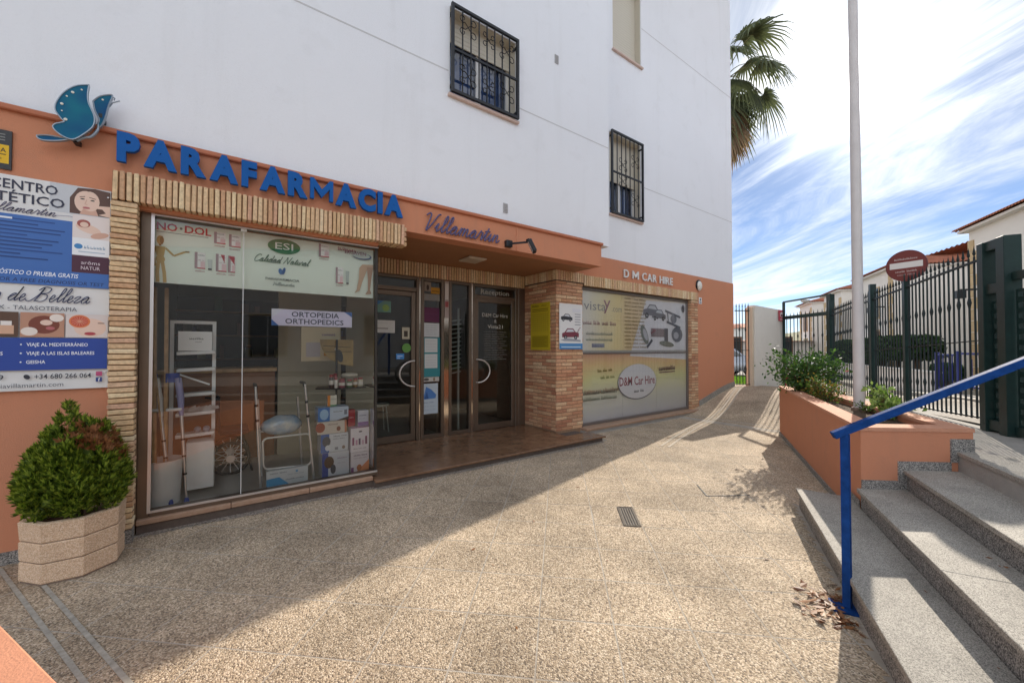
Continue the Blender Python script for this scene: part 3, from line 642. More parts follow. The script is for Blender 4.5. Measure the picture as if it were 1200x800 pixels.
# lintel and pier of the car hire window
dl = MB(); dl.box(5.13, 8.955, 4.875, 5.05, 2.62, 2.80); dl = dl.build('brick_lintel', m_mortar, B)
course(dl, 5.13, 8.955, 4.87, 2.615, 2.803, .050, m_brick, depth=.03, joint=.013)
dpier = MB(); dpier.box(8.69, 8.952, 4.885, 5.15, 0.0, 2.615); dpier = dpier.build('brick_pier', m_mortar, B)
for c in range(nc):
    z = .02 + (2.595 / nc) * (c + .5)
    for (p, q) in ([(8.685, 8.955)] if c % 2 else [(8.685, 8.81), (8.822, 8.955)]): piece('brick', bm_get(q - p), ((p + q) / 2, 4.878 - random.uniform(0, .004), z), dpier)
    piece('brick', bm_get(.13), (8.683, 4.95, z), dpier, rot=(0, 0, -math.pi / 2))
# ---- entrance step and sills
stp_ = MB(); stp_.box(1.30, 4.93, 4.29, 5.8, 0, .062); stp_.box(-.57, 1.30, 4.345, 4.6, 0, .075); stp_ = stp_.build('entrance_step', mat('step_base', (.11, .085, .07), rough=.9, var=.2, vs=20, world=True), B)
xs = [1.30, 1.95, 2.60, 3.25, 3.90, 4.45, 4.975]; ys = [4.252, 4.62, 5.02, 5.42, 5.79]
for i in range(6):
    for j in range(4):
        if ys[j + 1] > 4.92 and xs[i] > 4.4: continue
        s_ = MB(); s_.box(xs[i] + .0015, xs[i + 1] - .0015, ys[j] + .0015, min(ys[j + 1], 4.89 if xs[i] > 4.4 else 9) - .0015, .062, .09 + random.uniform(-.0004, .0004)); s_.build('slab', m_marble, stp_, bevel=.004 if j == 0 else 0)
sil = [-.575, .05, .68, 1.298]
for i in range(3):
    s_ = MB(); s_.box(sil[i] + .0015, sil[i + 1] - .0015, 4.325, 4.47, .075, .118); s_.build('slab', m_sill, stp_, bevel=.006)
dms = [5.06, 6.0, 6.95, 7.9, 8.9]
ds = MB(); ds.box(5.06, 8.9, 4.78, 5.0, 0, .055); ds = ds.build('window_sill', m_conc, B)
for i in range(4):
    s_ = MB(); s_.box(dms[i] + .002, dms[i + 1] - .002, 4.755, 5.02, .055, .10); s_.build('slab', m_sill, ds, bevel=.006)
# ---- shop window: frame, panes, room behind
sw = MB()
sw.box(-.577, -.50, 4.37, 4.46, .118, 2.64); sw.box(-.50, 1.36, 4.37, 4.46, .118, .165); sw.box(-.50, 1.36, 4.37, 4.46, 2.605, 2.64)
sw = sw.build('window_frame', m_alu, B, bevel=.004)
ib = MB(); ib.box(-.512, -.49, 4.362, 4.372, .15, 2.625); ib.box(-.49, 1.35, 4.362, 4.372, .15, .168); ib.box(-.49, 1.35, 4.362, 4.372, 2.603, 2.615); ib.build('bead', m_alu_l, sw)
for (x0, x1) in ((-.497, .118), (.124, 1.336)):
    p = MB(); p.add([(x0, 4.41, .165), (x1, 4.41, .165), (x1, 4.41, 2.605), (x0, 4.41, 2.605)], [(0, 1, 2, 3)]); p.build('pane', m_glass, sw)
sj = MB(); sj.box(.118, .124, 4.404, 4.416, .165, 2.605); sj.build('silicone_joint', mat('pale_seal', (.65, .66, .65), rough=.5), sw)
ck = MB(); ck.box(.098, .144, 4.39, 4.43, 2.585, 2.612); ck.build('glass_clip', m_plastic, sw)
p = MB(); p.add([(1.34, 4.412, .165), (1.34, 5.74, .165), (1.34, 5.74, 2.605), (1.34, 4.412, 2.605)], [(0, 1, 2, 3)]); p.build('pane', m_glass, sw)
cpst = MB(); cpst.box(1.328, 1.352, 4.39, 4.43, .165, 2.605); cpst.build('corner_post', mat('dark_post', (.05, .045, .04), rough=.4, metal=.5), sw)
sf = MB(); sf.box(1.325, 1.355, 4.47, 5.74, .09, .165); sf.build('side_frame', m_alu, sw)
# the room
rm_ = MB(); rm_.box(-.9, 1.325, 4.47, 9.4, .06, .112); rm_.box(1.335, 4.47, 5.86, 9.4, .05, .088); rm_.build('shop_floor', m_in_floor, B)
rc = MB(); rc.box(-.9, 1.33, 4.57, 9.4, 2.66, 2.75); rc.box(1.33, 4.47, 5.91, 9.4, 2.66, 2.75); rc.build('shop_ceiling', m_ceil, B)
ri = MB(); ri.box(-.95, -.72, 4.61, 9.4, .112, 2.66); ri.box(-.9, 4.6, 9.3, 9.5, .0, 2.66); ri.box(4.5, 4.62, 5.81, 9.4, 0, 2.66); ri.box(2.86, 2.94, 6.1, 9.3, .088, 2.66); ri.build('shop_inner_wall', m_plaster_in, B)
pt = MB(); pt.box(.55, 1.32, 5.95, 6.0, .112, 2.66); pt.build('partition', mat('cream_partition', (.42, .37, .27), rough=.8, var=.05, vs=3), B)
# ---- doors
DY = 5.80
df = MB()
for (x0, x1, z0, z1) in ((1.36, 1.42, .09, 2.60), (2.365, 2.415, .09, 2.60), (2.44, 2.495, .09, 2.60), (2.785, 2.84, .09, 2.60), (2.925, 2.975, .09, 2.60), (3.30, 3.35, .09, 2.60), (3.375, 3.415, .09, 2.60), (4.27, 4.34, .09, 2.60), (4.34, 4.49, .09, 2.60)):
    df.box(x0, x1, DY - .045, DY + .045, z0, z1)
for (x0, x1, z0, z1) in ((1.42, 2.365, 2.555, 2.60), (1.42, 2.365, 2.37, 2.43), (2.495, 2.785, 2.555, 2.60), (2.495, 2.785, .09, .15), (2.975, 3.30, 2.555, 2.60), (2.975, 3.30, .09, .15), (3.415, 4.27, 2.555, 2.60), (3.415, 4.27, 2.355, 2.415)):
    df.box(x0, x1, DY - .04, DY + .04, z0, z1)
df = df.build('door_frame', m_alu, B, bevel=.004)
for (x0, x1) in ((2.418, 2.437), (2.843, 2.922), (3.353, 3.372)):
    k = MB(); k.box(x0, x1, DY - .035, DY + .035, .09, 2.60); k.build('post_cover', m_steel, df)
for (x0, x1, z0, z1) in ((1.42, 2.365, 2.43, 2.555), (2.495, 2.785, .15, 2.555), (2.975, 3.30, .15, 2.555), (3.415, 4.27, 2.415, 2.555)):
    k = MB(); k.add([(x0, DY, z0), (x1, DY, z0), (x1, DY, z1), (x0, DY, z1)], [(0, 1, 2, 3)]); k.build('pane', m_glass_d, df)
def door(x0, x1, hx, sgn, lab):
    d = MB(); z0, z1 = .10, 2.365; w = .07
    d.box(x0, x0 + w, DY - .03, DY + .03, z0, z1); d.box(x1 - w, x1, DY - .03, DY + .03, z0, z1); d.box(x0 + w, x1 - w, DY - .03, DY + .03, z0, z0 + .10); d.box(x0 + w, x1 - w, DY - .03, DY + .03, z1 - w, z1)
    d = d.build('door', m_alu, B, bevel=.004, label=lab)
    k = MB(); k.add([(x0 + w, DY, z0 + .1), (x1 - w, DY, z0 + .1), (x1 - w, DY, z1 - w), (x0 + w, DY, z1 - w)], [(0, 1, 2, 3)]); k.build('pane', m_glass_d, d)
    pth = [(hx, DY - .03, 1.31), (hx, DY - .075, 1.31)] + [(hx + sgn * .235 * math.sin(math.pi * t / 12), DY - .08, 1.115 + .195 * math.cos(math.pi * t / 12)) for t in range(0, 13)] + [(hx, DY - .075, .92), (hx, DY - .03, .92)]
    k = MB(); k.tube(pth, .013, 10); k.build('handle', mat('pale_handle', (.72, .70, .66), rough=.3, metal=.6), d, smooth=50)
door(1.425, 2.36, 2.325, -1, 'glazed pharmacy door'); door(3.42, 4.265, 3.455, 1, 'glazed reception door')
# ---- car hire window: frame and vinyl-covered panes
cw = MB(); cw.box(5.13, 5.185, 4.965, 5.05, .10, 2.615); cw.box(8.635, 8.69, 4.965, 5.05, .10, 2.615); cw.box(5.185, 8.635, 4.965, 5.05, .10, .15); cw.box(5.185, 8.635, 4.965, 5.05, 2.56, 2.615); cw.box(5.185, 8.635, 4.97, 5.05, 1.395, 1.425)
cw = cw.build('window_frame', mat('grey_alu', (.22, .20, .19), rough=.4, metal=.6), B, bevel=.004)
bk = MB(); bk.box(5.14, 8.68, 5.06, 5.1, .1, 2.6); bk.build('blind', mat('grey_blind', (.3, .3, .32), rough=.7), cw)
# ---- upper windows
m_wframe = mat('white_window_frame', (.70, .70, .68), rough=.4); m_rev = mat('beige_reveal', (.60, .55, .45), rough=.8, var=.05, vs=4)
m_shut = mat('beige_roller_shutter', (.62, .58, .48), rough=.6); m_sillb = mat('pinkish_sill', (.62, .47, .40), rough=.7, var=.05, vs=9)
def upper_window(x0, x1, z0, z1, y, shut, wfr, lab):
    w = MB(); yb = y + .20; t = .05
    for q in ((x0, x0 + t, z0, z1), (x1 - t, x1, z0, z1), (x0 + t, x1 - t, z0, z0 + t), (x0 + t, x1 - t, z1 - t, z1), ((x0 + x1) / 2 - .035, (x0 + x1) / 2 + .035, z0 + t, z1 - t)): w.box(q[0], q[1], yb - .03, yb + .03, q[2], q[3])
    w = w.build('window', m_wframe, B, label=lab)
    rv = MB()
    rv.box(x0 + .0005, x0 + .008, y + .02, yb + .05, z0, z1); rv.box(x1 - .008, x1 - .0005, y + .02, yb + .05, z0, z1); rv.box(x0 + .008, x1 - .008, y + .02, yb + .05, z1 - .008, z1 - .0005); rv.build('reveal', m_rev, w)
    k = MB(); k.add([(x0 + t, yb, z0 + t), (x1 - t, yb, z0 + t), (x1 - t, yb, z1 - t), (x0 + t, yb, z1 - t)], [(0, 1, 2, 3)]); k.build('pane', m_glass_w, w)
    k = MB(); k.box(x0, x1, yb + .08, yb + .12, z0, z1); k.build('curtain', mat('dark_curtain', (.12, .18, .34), rough=.9, var=.3, vs=9), w)
    zs = z1 - (z1 - z0) * shut; n = max(2, int((z1 - zs) / .05))
    for i in range(n):
        k = MB(); a = zs + (z1 - zs) * i / n; b_ = zs + (z1 - zs) * (i + 1) / n - .004; k.box(x0 + .01, x1 - .01, yb - .06 - .006 * (i % 2 == 3), yb - .045, a, b_); k.build('slat', m_shut, w)
    k = MB(); k.box(x0 - .03, x1 + .03, y - .045, y + .2, z0 - .035, z0 + .001); k.build('sill', m_sillb, w, bevel=.005)
    return w
def grille(x0, x1, z0, z1, y, nb, lab, zm):
    gp = MB(); yo = y - .055; t = .034
    for q in ((x0, x0 + t, z0, z1), (x1 - t, x1, z0, z1), (x0 + t, x1 - t, z0, z0 + t), (x0 + t, x1 - t, z1 - t, z1)): gp.box(q[0], q[1], yo - .018, yo + .018, q[2], q[3])
    for (xx, zz) in ((x0 + .02, z0 + .1), (x1 - .02, z0 + .1), (x0 + .02, z1 - .1), (x1 - .02, z1 - .1)): gp.box(xx - .012, xx + .012, yo + .018, y + .05, zz - .012, zz + .012)
    gp = gp.build('window_grille', m_black, B, label=lab)
    for i in range(nb):
        xx = x0 + t + (x1 - x0 - 2 * t) * (i + 1) / (nb + 1); k = MB(); k.box(xx - .007, xx + .007, yo - .007, yo + .007, z0 + t, z1 - t); k.build('bar', m_black, gp)
    k = MB(); k.box(x0 + t, x1 - t, yo - .012, yo + .012, zm - .014, zm + .014); k.build('rail', m_black, gp)
    return gp, yo
def scroll(gp, x, z, y, s, fx, fz):
    pts = []
    for i in range(15):
        t = i / 14; a = -2.2 + t * 6.0; rr = .052 * (1 - .62 * t); pts.append((x + fx * s * (.075 + rr * math.cos(a)), y, z + fz * s * (.085 + rr * math.sin(a))))
    pts = [(x, y, z)] + pts; k = MB(); k.tube(spline(pts, 2), .0052, 6); k.build('scroll', m_black, gp, smooth=60)
upper_window(2.21, 3.235, 4.65, 5.765, 4.35, .30, 0, 'window with blue panes behind a wide grille')
gp, yo = grille(2.205, 3.24, 4.66, 5.77, 4.35, 7, 'wide black scrolled window grille', 5.20)
for (sx, sz) in ((.22, .80), (.52, .78), (.80, .76), (.22, .24), (.52, .22), (.80, .26)):
    for fx in (-1, 1):
        for fz in (-1, 1): scroll(gp, 2.205 + 1.035 * sx, 4.66 + 1.11 * sz, yo - .012, 1.0 if abs(sx - .52) > .1 else .75, fx, fz)
upper_window(5.86, 6.83, 4.06, 5.645, 4.9, .55, 0, 'half shuttered window behind a tall grille')
gp, yo = grille(5.855, 6.835, 4.06, 5.65, 4.9, 6, 'tall black window grille', 4.86)
for (sx, sz) in ((.33, .62), (.72, .72), (.33, .42), (.72, .24)):
    for fx in (-1, 1):
        for fz in (-1, 1): scroll(gp, 5.855 + .98 * sx, 4.06 + 1.59 * sz, yo - .012, 1.0, fx, fz)
upper_window(5.97, 6.86, 7.27, 8.85, 4.9, 1.0, 0, 'window with its beige shutter rolled down')
upper_window(-3.6, -2.4, 4.65, 5.9, 4.35, .3, 0, None); upper_window(2.21, 3.235, 8.0, 9.2, 4.35, .5, 0, None)
# ================================================================ signs on the building
m_blue_sign = mat('blue_sign_letter', (.004, .10, .37), rough=.5, spec=.2, var=.05, vs=4); m_violet = mat('violet_script_metal', (.10, .09, .20), rough=.45)
def letters(name, s, label, x0, x1, zb, cap, y, depth, m, bold, gap=.03, taper=None):
    t = thing(name, label, 'sign', (x0, y, zb)); gs = []; tot = 0
    for ch in s:
        if ch == ' ': gs.append(None); continue
        gs.append(text_solid(ch, depth, bold * (.12 if ch == 'M' else 1))); 
    wsum = sum(g_[2] for g_ in gs if g_); k = cap / .7; gp_ = gap; nsp = len(s) - 1
    sp = sum(1 for g_ in gs if g_ is None); sx = ((x1 - x0) - gp_ * (nsp - sp) - sp * cap * .55) / wsum; x = x0
    for g_ in gs:
        if g_ is None: x += cap * .55; continue
        b = MB(); b.add([(x + v[0] * sx, y - depth / 2 + v[1], zb + v[2] * k) for v in g_[0]], g_[1]); b.build('letter', m, t); x += g_[2] * sx + gp_
    return t
letters('letter_sign', 'PARAFARMACIA', 'row of raised blue PARAFARMACIA letters on the orange fascia', -.70, 1.575, 2.965, .205, 4.262, .04, m_blue_sign, .058, .022)
letters('letter_sign', 'D M CAR HIRE', 'row of small white D M CAR HIRE letters over the car hire window', 6.21, 7.87, 2.875, .155, 4.86, .02, mat('white_letter', (.72, .72, .70), rough=.5), .012, .03)
t = thing('script_sign', 'violet handwritten Villamartin lettering on the orange fascia beside the spotlight', 'sign', (1.82, 4.28, 2.88))
st_, tot = script_strokes('Villamartin', .28)
for k in st_:
    b = MB(); b.tube([(1.83 + q[0] * 1.06 / tot, 4.272, 2.885 + q[1] * .098) for q in spline(k, 5)], .0095, 6); b.build('stroke', m_violet, t, smooth=60)
# butterfly
bt = thing('butterfly_sign', 'blue butterfly cut-out sign with pale spots above the shop letters', 'sign', (-.9, 4.25, 3.0))
m_bf = mat('butterfly_blue', (.003, .055, .20), rough=.5, col2=(.005, .17, .24), vs=5, spec=.2, det=1); m_bfe = mat('butterfly_edge', (.30, .36, .42), rough=.35, metal=.4); m_spot = mat('pale_spot', (.75, .75, .66), rough=.4)
def bpx(pts, d): return [onD(30 + p[0] * 120 / 1129, 90 + p[1] * 85 / 800, d) for p in pts]
def wing(pts, d, nm):
    q = spline(bpx(pts, d) + [bpx(pts, d)[0]], 5)[:-1]; cx_ = sum(p[0] for p in q) / len(q); cz_ = sum(p[1] for p in q) / len(q)
    b = MB(); n = len(q); fr = [(p[0], d - .012, p[1]) for p in q]; bk_ = [(p[0], d + .02, p[1]) for p in q]
    b.use(m_bf); b.add(fr, [tuple(range(n))]); b.use(m_bfe); b.add(fr + bk_, [(i, n + i, n + (i + 1) % n, (i + 1) % n) for i in range(n)]); b.add([(p[0], d + .02, p[1]) for p in q], [tuple(range(n))[::-1]])
    o = b.build(nm, parent=bt); e = MB(); e.tube([(p[0], d - .014, p[1]) for p in q + [q[0]]], .0045, 5); e.build('wing_edge', m_bfe, o, smooth=60); return o
w1 = wing([(705, 100), (560, 110), (430, 180), (345, 290), (335, 380), (400, 470), (430, 505), (330, 530), (310, 570), (380, 640), (480, 690), (560, 690), (690, 610), (755, 540), (760, 440), (700, 300), (690, 200)], 4.20, 'wing')
w2 = wing([(750, 280), (830, 225), (945, 210), (960, 235), (920, 330), (880, 470), (830, 560), (800, 540), (815, 480), (770, 380)], 4.235, 'wing')
w3 = wing([(130, 655), (250, 655), (400, 680), (480, 695), (380, 712), (230, 710), (150, 690)], 4.215, 'tail_wing')
b = MB(); q = bpx([(560, 705), (640, 670), (720, 660), (790, 590), (800, 520)], 4.21); b.tube([(p[0], 4.215, p[1]) for p in spline(q, 4)], [.010] * (len(spline(q, 4)) - 4) + [.008, .006, .005, .004], 8); b.build('body', m_bfe, bt, smooth=60)
for (u_, v_, rr) in ((520, 172, .009), (620, 145, .006), (400, 298, .009), (440, 470, .010), (455, 215, .006), (400, 375, .005)):
    q = bpx([(u_, v_)], 4.187)[0]; b = MB(); b.ball((q[0], 4.186, q[1]), (rr, .003, rr), 10, 6); b.build('spot', m_spot, w1, smooth=60)
for (u_, v_, rr) in ((850, 255, .007),):
    q = bpx([(u_, v_)], 4.222)[0]; b = MB(); b.ball((q[0], 4.221, q[1]), (rr, .003, rr), 10, 6); b.build('spot', m_spot, w2, smooth=60)
for pp in ([(945, 215), (985, 240), (975, 262)], [(930, 330), (960, 290), (1040, 268)]):
    q = bpx(pp, 4.235); b = MB(); b.tube([(p[0], 4.235, p[1]) for p in q], .004, 6); b.build('antenna', m_bfe, bt)
b = MB(); b.box(-.93, -.90, 4.22, 4.30, 3.02, 3.05); b.box(-.80, -.78, 4.22, 4.35, 3.25, 3.28); b.build('bracket', m_black, bt)
# ---- boards: helper
def board(name, label, cat, a0, a1, z0, z1, y, thick, m):
    t = thing(name, label, cat, (a0, y, z0)); b = MB(); b.box(a0, a1, y, y + thick, z0, z1); b.build('panel', m, t, bevel=.001); return t, Print((a0, y, z0))
m_pb = mat('white_print_board', (.74, .74, .73), rough=.45)
# beauty centre banner (left part runs out of the picture)
bn, P = board('advertising_banner', 'tall blue and white beauty centre banner on the orange wall', 'banner', -1.95, -.733, 1.2, 2.713, 4.272, .022, m_pb)
X = lambda x: x + 1.95
Z = lambda z: z - 1.2
skin, skin2, lip, hair = '#e6c8b6', '#d2a894', '#b8686a', '#5e4338'
P.rect(X(-1.05), Z(2.50), X(-.735), Z(2.711), '#c6cacf')
P.poly([(X(-.95), Z(2.505)), (X(-.95), Z(2.62)), (X(-.91), Z(2.70)), (X(-.82), Z(2.711)), (X(-.737), Z(2.70)), (X(-.737), Z(2.505))], hair)
P.ell(X(-.865), Z(2.60), .062, .085, skin); P.ell(X(-.80), Z(2.60), .05, .06, hair); P.poly([(X(-.90), Z(2.505)), (X(-.80), Z(2.505)), (X(-.82), Z(2.57)), (X(-.88), Z(2.55))], skin2)
P.ell(X(-.845), Z(2.61), .05, .075, skin); P.line([(X(-.90), Z(2.635)), (X(-.872), Z(2.642))], .005, hair); P.line([(X(-.85), Z(2.64)), (X(-.815), Z(2.632))], .005, hair)
P.ell(X(-.885), Z(2.622), .012, .005, '#3a302c', 10); P.ell(X(-.832), Z(2.618), .012, .005, '#3a302c', 10); P.line([(X(-.862), Z(2.62)), (X(-.872), Z(2.586)), (X(-.858), Z(2.582))], .004, skin2); P.ell(X(-.864), Z(2.558), .02, .008, lip, 12)
P.poly([(X(-.737), Z(2.59)), (X(-.79), Z(2.585)), (X(-.84), Z(2.57)), (X(-.84), Z(2.56)), (X(-.78), Z(2.562)), (X(-.76), Z(2.535)), (X(-.80), Z(2.515)), (X(-.737), Z(2.505))], skin)
P.text('CENTRO', X(-1.325), Z(2.618), .066, '#2c2f45', width=.315, bold=.012); P.text('ESTÉTICO', X(-1.385), Z(2.528), .066, '#2c2f45', width=.41, bold=.012)
print_script(P, 'Villamartin', X(-1.36), Z(2.458), .03, .34, '#5a566e', .0045); P.line([(X(-1.02), Z(2.47)), (X(-.95), Z(2.478)), (X(-.90), Z(2.468))], .003, '#8a88a0')
P.rect(X(-1.948), Z(1.955), X(-.737), Z(2.44), '#3d6cb4'); 
for k in range(11):
    zz = 2.405 - k * .027; P.rect(X(-1.30), Z(zz), X(-1.30 + (.28, .2, .33, .31, .15, .3, .27, .22, .32, .12, .25)[k]), Z(zz + .009), '#1d3f7c' if k % 4 else '#24488a')
P.rect(X(-1.30), Z(2.405), X(-1.22), Z(2.418), '#e4ebf5')
P.rect(X(-.932), Z(2.325), X(-.737), Z(2.498), '#e6dcd8'); P.ell(X(-.85), Z(2.40), .07, .032, skin, rot=-.35); P.ell(X(-.875), Z(2.435), .035, .03, '#a5564c'); P.ell(X(-.872), Z(2.428), .022, .02, skin); P.ell(X(-.79), Z(2.355), .05, .022, skin2, rot=.3)
P.rect(X(-.932), Z(2.195), X(-.737), Z(2.325), '#eceff2'); P.ell(X(-.90), Z(2.262), .022, .02, '#3f86c0'); P.words(X(-.87), Z(2.25), .024, .115, '#8fb0cc', 1); P.rect(X(-.90), Z(2.22), X(-.76), Z(2.226), '#9db2c6')
P.rect(X(-.932), Z(2.065), X(-.737), Z(2.195), '#4b2338'); P.text('arôms', X(-.835), Z(2.13), .026, '#d9ccd4', align='c', width=.10); P.text('NATUR', X(-.835), Z(2.09), .026, '#d9ccd4', align='c', width=.10)
P.rect(X(-1.948), Z(1.955), X(-.737), Z(2.065), '#3d6cb4'); P.text('DIAGNÓSTICO O PRUEBA GRATIS', X(-1.37), Z(2.02), .03, '#eef3fa', width=.47, bold=.01, shear=.15); P.text('TREATMENT FOR A FREE DIAGNOSIS OR TEST', X(-1.50), Z(1.97), .026, '#1c2f62', width=.735, bold=.006, shear=.15)
print_script(P, 's de Belleza', X(-1.30), Z(1.835), .05, .46, '#2c3358', .006)
P.text('AX - TALASOTERAPIA', X(-1.30), Z(1.772), .03, '#50535f', width=.40)
P.rect(X(-1.948), Z(1.58), X(-1.18), Z(1.755), '#5b4030'); P.rect(X(-1.3), Z(1.6), X(-1.2), Z(1.66), '#d3a98d'); P.rect(X(-1.26), Z(1.66), X(-1.21), Z(1.69), '#e7e0da')
P.rect(X(-1.172), Z(1.58), X(-.962), Z(1.755), '#b98a72'); P.ell(X(-1.06), Z(1.67), .075, .065, '#7a3d2c'); P.ell(X(-1.05), Z(1.685), .03, .02, skin); P.ell(X(-1.03), Z(1.645), .022, .012, lip); P.ell(X(-1.13), Z(1.62), .04, .03, '#e8dcd2'); P.ell(X(-1.0), Z(1.72), .035, .028, '#e9ded4')
P.rect(X(-.955), Z(1.58), X(-.737), Z(1.755), '#d9cfcb'); P.ell(X(-.83), Z(1.655), .085, .07, skin); P.ell(X(-.885), Z(1.70), .055, .048, '#d97b4e'); P.ell(X(-.885), Z(1.70), .045, .038, '#c8543c')
for k in range(8): a = k * math.pi / 8; P.line([(X(-.885) - .042 * math.cos(a), Z(1.70) - .035 * math.sin(a)), (X(-.885) + .042 * math.cos(a), Z(1.70) + .035 * math.sin(a))], .002, '#e2a58a')
P.ell(X(-.83), Z(1.61), .03, .012, '#b0404a'); P.line([(X(-.79), Z(1.69)), (X(-.755), Z(1.69))], .005, hair)
P.rect(X(-1.948), Z(1.345), X(-.737), Z(1.575), '#24459b')
for k, s_ in enumerate(('VIAJE AL MEDITERRÁNEO', 'VIAJE A LAS ISLAS BALEARES', 'GEISHA')): P.text(s_, X(-1.14), Z(1.515 - k * .062), .024, '#eef2fa', width=(.30, .335, .09)[k], bold=.01); P.ell(X(-1.165), Z(1.527 - k * .062), .005, .005, '#eef2fa', 8)
P.text('DOS', X(-1.30), Z(1.453), .024, '#eef2fa', width=.055, bold=.01)
P.text('49', X(-1.29), Z(1.282), .034, '#2b2d3a', width=.05, bold=.01); P.ell(X(-1.135), Z(1.298), .014, .018, '#2b2d3a', rot=.6); P.text('+34 680 266 064', X(-1.10), Z(1.282), .034, '#2b2d3a', width=.28, bold=.012); P.text('aciavillamartin.com', X(-1.29), Z(1.225), .03, '#5a5c66', width=.33)
P.rect(X(-.795), Z(1.292), X(-.762), Z(1.325), '#b84a78'); P.rect(X(-.795), Z(1.248), X(-.762), Z(1.281), '#2a4080'); P.text('f', X(-.783), Z(1.252), .024, '#eef2fa', bold=.02)
P.build(bn)
for zz in (2.66, 2.0, 1.32):
    s_ = MB(); s_.lathe([(.006, 0), (.006, -.004), (.003, -.006)], (-.748, 4.271, zz), 10, 'y'); s_.build('screw', m_alu_l, bn, smooth=40)
nb, P = board('alarm_notice', 'small black and yellow notice plate above the beauty centre banner', 'sign', -1.43, -1.235, 2.75, 3.025, 4.286, .012, mat('black_plate', (.015, .015, .017), rough=.35))
P.rect(.012, .04, .183, .17, '#e0b400');
for k in range(3): P.rect(.03, .2 + k * .02, .165, .206 + k * .02, '#8b8b86')
P.text('DA', .12, .118, .03, '#2b2410', width=.05, bold=.01); P.rect(.03, .1, .17, .106, '#5c4a10'); P.rect(.05, .065, .15, .08, '#b08d10'); P.build(nb)
# yellow price list and car poster on the pier
yp = thing('price_poster', 'yellow price list poster on the side of the brick pier', 'poster', (4.47, 5.56, 1.47)); b = MB(); b.box(4.468, 4.478, 5.04, 5.56, 1.47, 2.30); b.build('panel', mat('yellow_board', (.52, .40, .02), rough=.45), yp)
P = Print((4.468, 5.56, 1.47), (0, -1, 0), (-1, 0, 0)); P.words(.04, .765, .035, .2, '#4a3a08', 1); P.words(.30, .765, .03, .14, '#8a7410', 1)
P.rect(.05, .71, .47, .722, '#6b560c'); P.rect(.05, .68, .47, .69, '#6b560c')
for k in range(9): P.rect(.04, .34 + k * .035, .48, .344 + k * .035, '#8f7a1c')
for k in range(8): P.rect(.08 + k * .055, .30, .083 + k * .055, .64, '#9b861f')
P.rect(.04, .05, .48, .25, '#a39018')
for k in range(5): P.rect(.06, .07 + k * .033, .44 - .05 * (k % 2), .077 + k * .033, '#776610')
P.build(yp)
cpst_, P = board('car_poster', 'white poster with two toy-sized car pictures on the pier front', 'poster', 4.535, 5.085, 1.485, 2.265, 4.872, .008, m_pb)
def toy_car(P, cx_, cz_, s, c, fl=1):
    q = [(-.5, -.1), (-.5, .08), (-.3, .12), (-.15, .27), (.2, .27), (.35, .1), (.5, .05), (.5, -.12)]
    P.poly([(cx_ + fl * a * s, cz_ + b * s) for a, b in q][::fl], c); P.poly([(cx_ + fl * a * s, cz_ + b * s) for a, b in [(-.24, .13), (-.12, .23), (.17, .23), (.28, .1)]][::fl], '#c9ccd2')
    for a in (-.3, .3): P.ell(cx_ + a * s, cz_ - .12 * s, .095 * s, .095 * s, '#1d1d20', 14); P.ell(cx_ + a * s, cz_ - .12 * s, .05 * s, .05 * s, '#9a9ca2', 12)
toy_car(P, .17, .53, .27, '#34353c'); toy_car(P, .26, .25, .40, '#7b3a48', -1); P.rect(.0, .0, .55, .10, '#4f88bb')
for k in range(5): P.rect(.36, .42 + k * .045, .50, .432 + k * .045, '#8c8e96')
P.poly([(.02, .16), (.10, .14), (.5, .13), (.5, .16), (.2, .19)], '#9ca0a8'); P.rect(.3, .64, .5, .70, '#d8d9de'); P.words(.43, .29, .03, .12, '#7b3a48', 1, rot=.9); P.rect(.04, .03, .5, .045, '#c8dceb'); P.build(cpst_)
# car hire window graphics: three upper and lower vinyl panels behind glass
def grad_mat(name, stops, axis, lo, hi, rough=.35):
    m = bpy.data.materials.new(name); m.use_nodes = True; MATS[name] = m; t_ = m.node_tree; n = t_.nodes; l = t_.links; b = n['Principled BSDF']; b.inputs['Roughness'].default_value = rough
    g = n.new('ShaderNodeNewGeometry'); s = n.new('ShaderNodeSeparateXYZ'); l.new(g.outputs['Position'], s.inputs[0]); r = n.new('ShaderNodeMapRange'); r.inputs['From Min'].default_value = lo; r.inputs['From Max'].default_value = hi; l.new(s.outputs[axis], r.inputs['Value'])
    z = n.new('ShaderNodeTexNoise'); z.inputs['Scale'].default_value = 1.6; l.new(g.outputs['Position'], z.inputs['Vector']); ma = n.new('ShaderNodeMath'); ma.operation = 'MULTIPLY_ADD'; l.new(z.outputs['Fac'], ma.inputs[0]); ma.inputs[1].default_value = .25; ma.inputs[2].default_value = -.125
    ad_ = n.new('ShaderNodeMath'); l.new(r.outputs[0], ad_.inputs[0]); l.new(ma.outputs[0], ad_.inputs[1]); cr = n.new('ShaderNodeValToRGB'); l.new(ad_.outputs[0], cr.inputs[0]); e = cr.color_ramp.elements
    while len(e) < len(stops): e.new(.5)
    for i, (p, c) in enumerate(stops): e[i].position = p; e[i].color = (*lin(c), 1)
    l.new(cr.outputs[0], b.inputs['Base Color']); return m
m_vu = grad_mat('vinyl_upper', [(0, '#e4e2dc'), (.2, '#e6dfc4'), (.42, '#e8d9a8'), (.62, '#e4d0ac'), (1, '#e2d8cc')], 0, 5.2, 7.6)
m_vl = grad_mat('vinyl_lower', [(0, '#d6d6da'), (.35, '#dcdcce'), (.62, '#e4e2b0'), (.85, '#e8cd9c'), (1, '#dcb296')], 2, .15, 1.4)
m_vw = mat('vinyl_white', '#e6e6ea', rough=.35, var=.04, vs=2)
vg = thing('window_graphics', 'faded yellow and grey car hire graphics across the wide window', 'window graphics', (5.19, 4.99, .15))
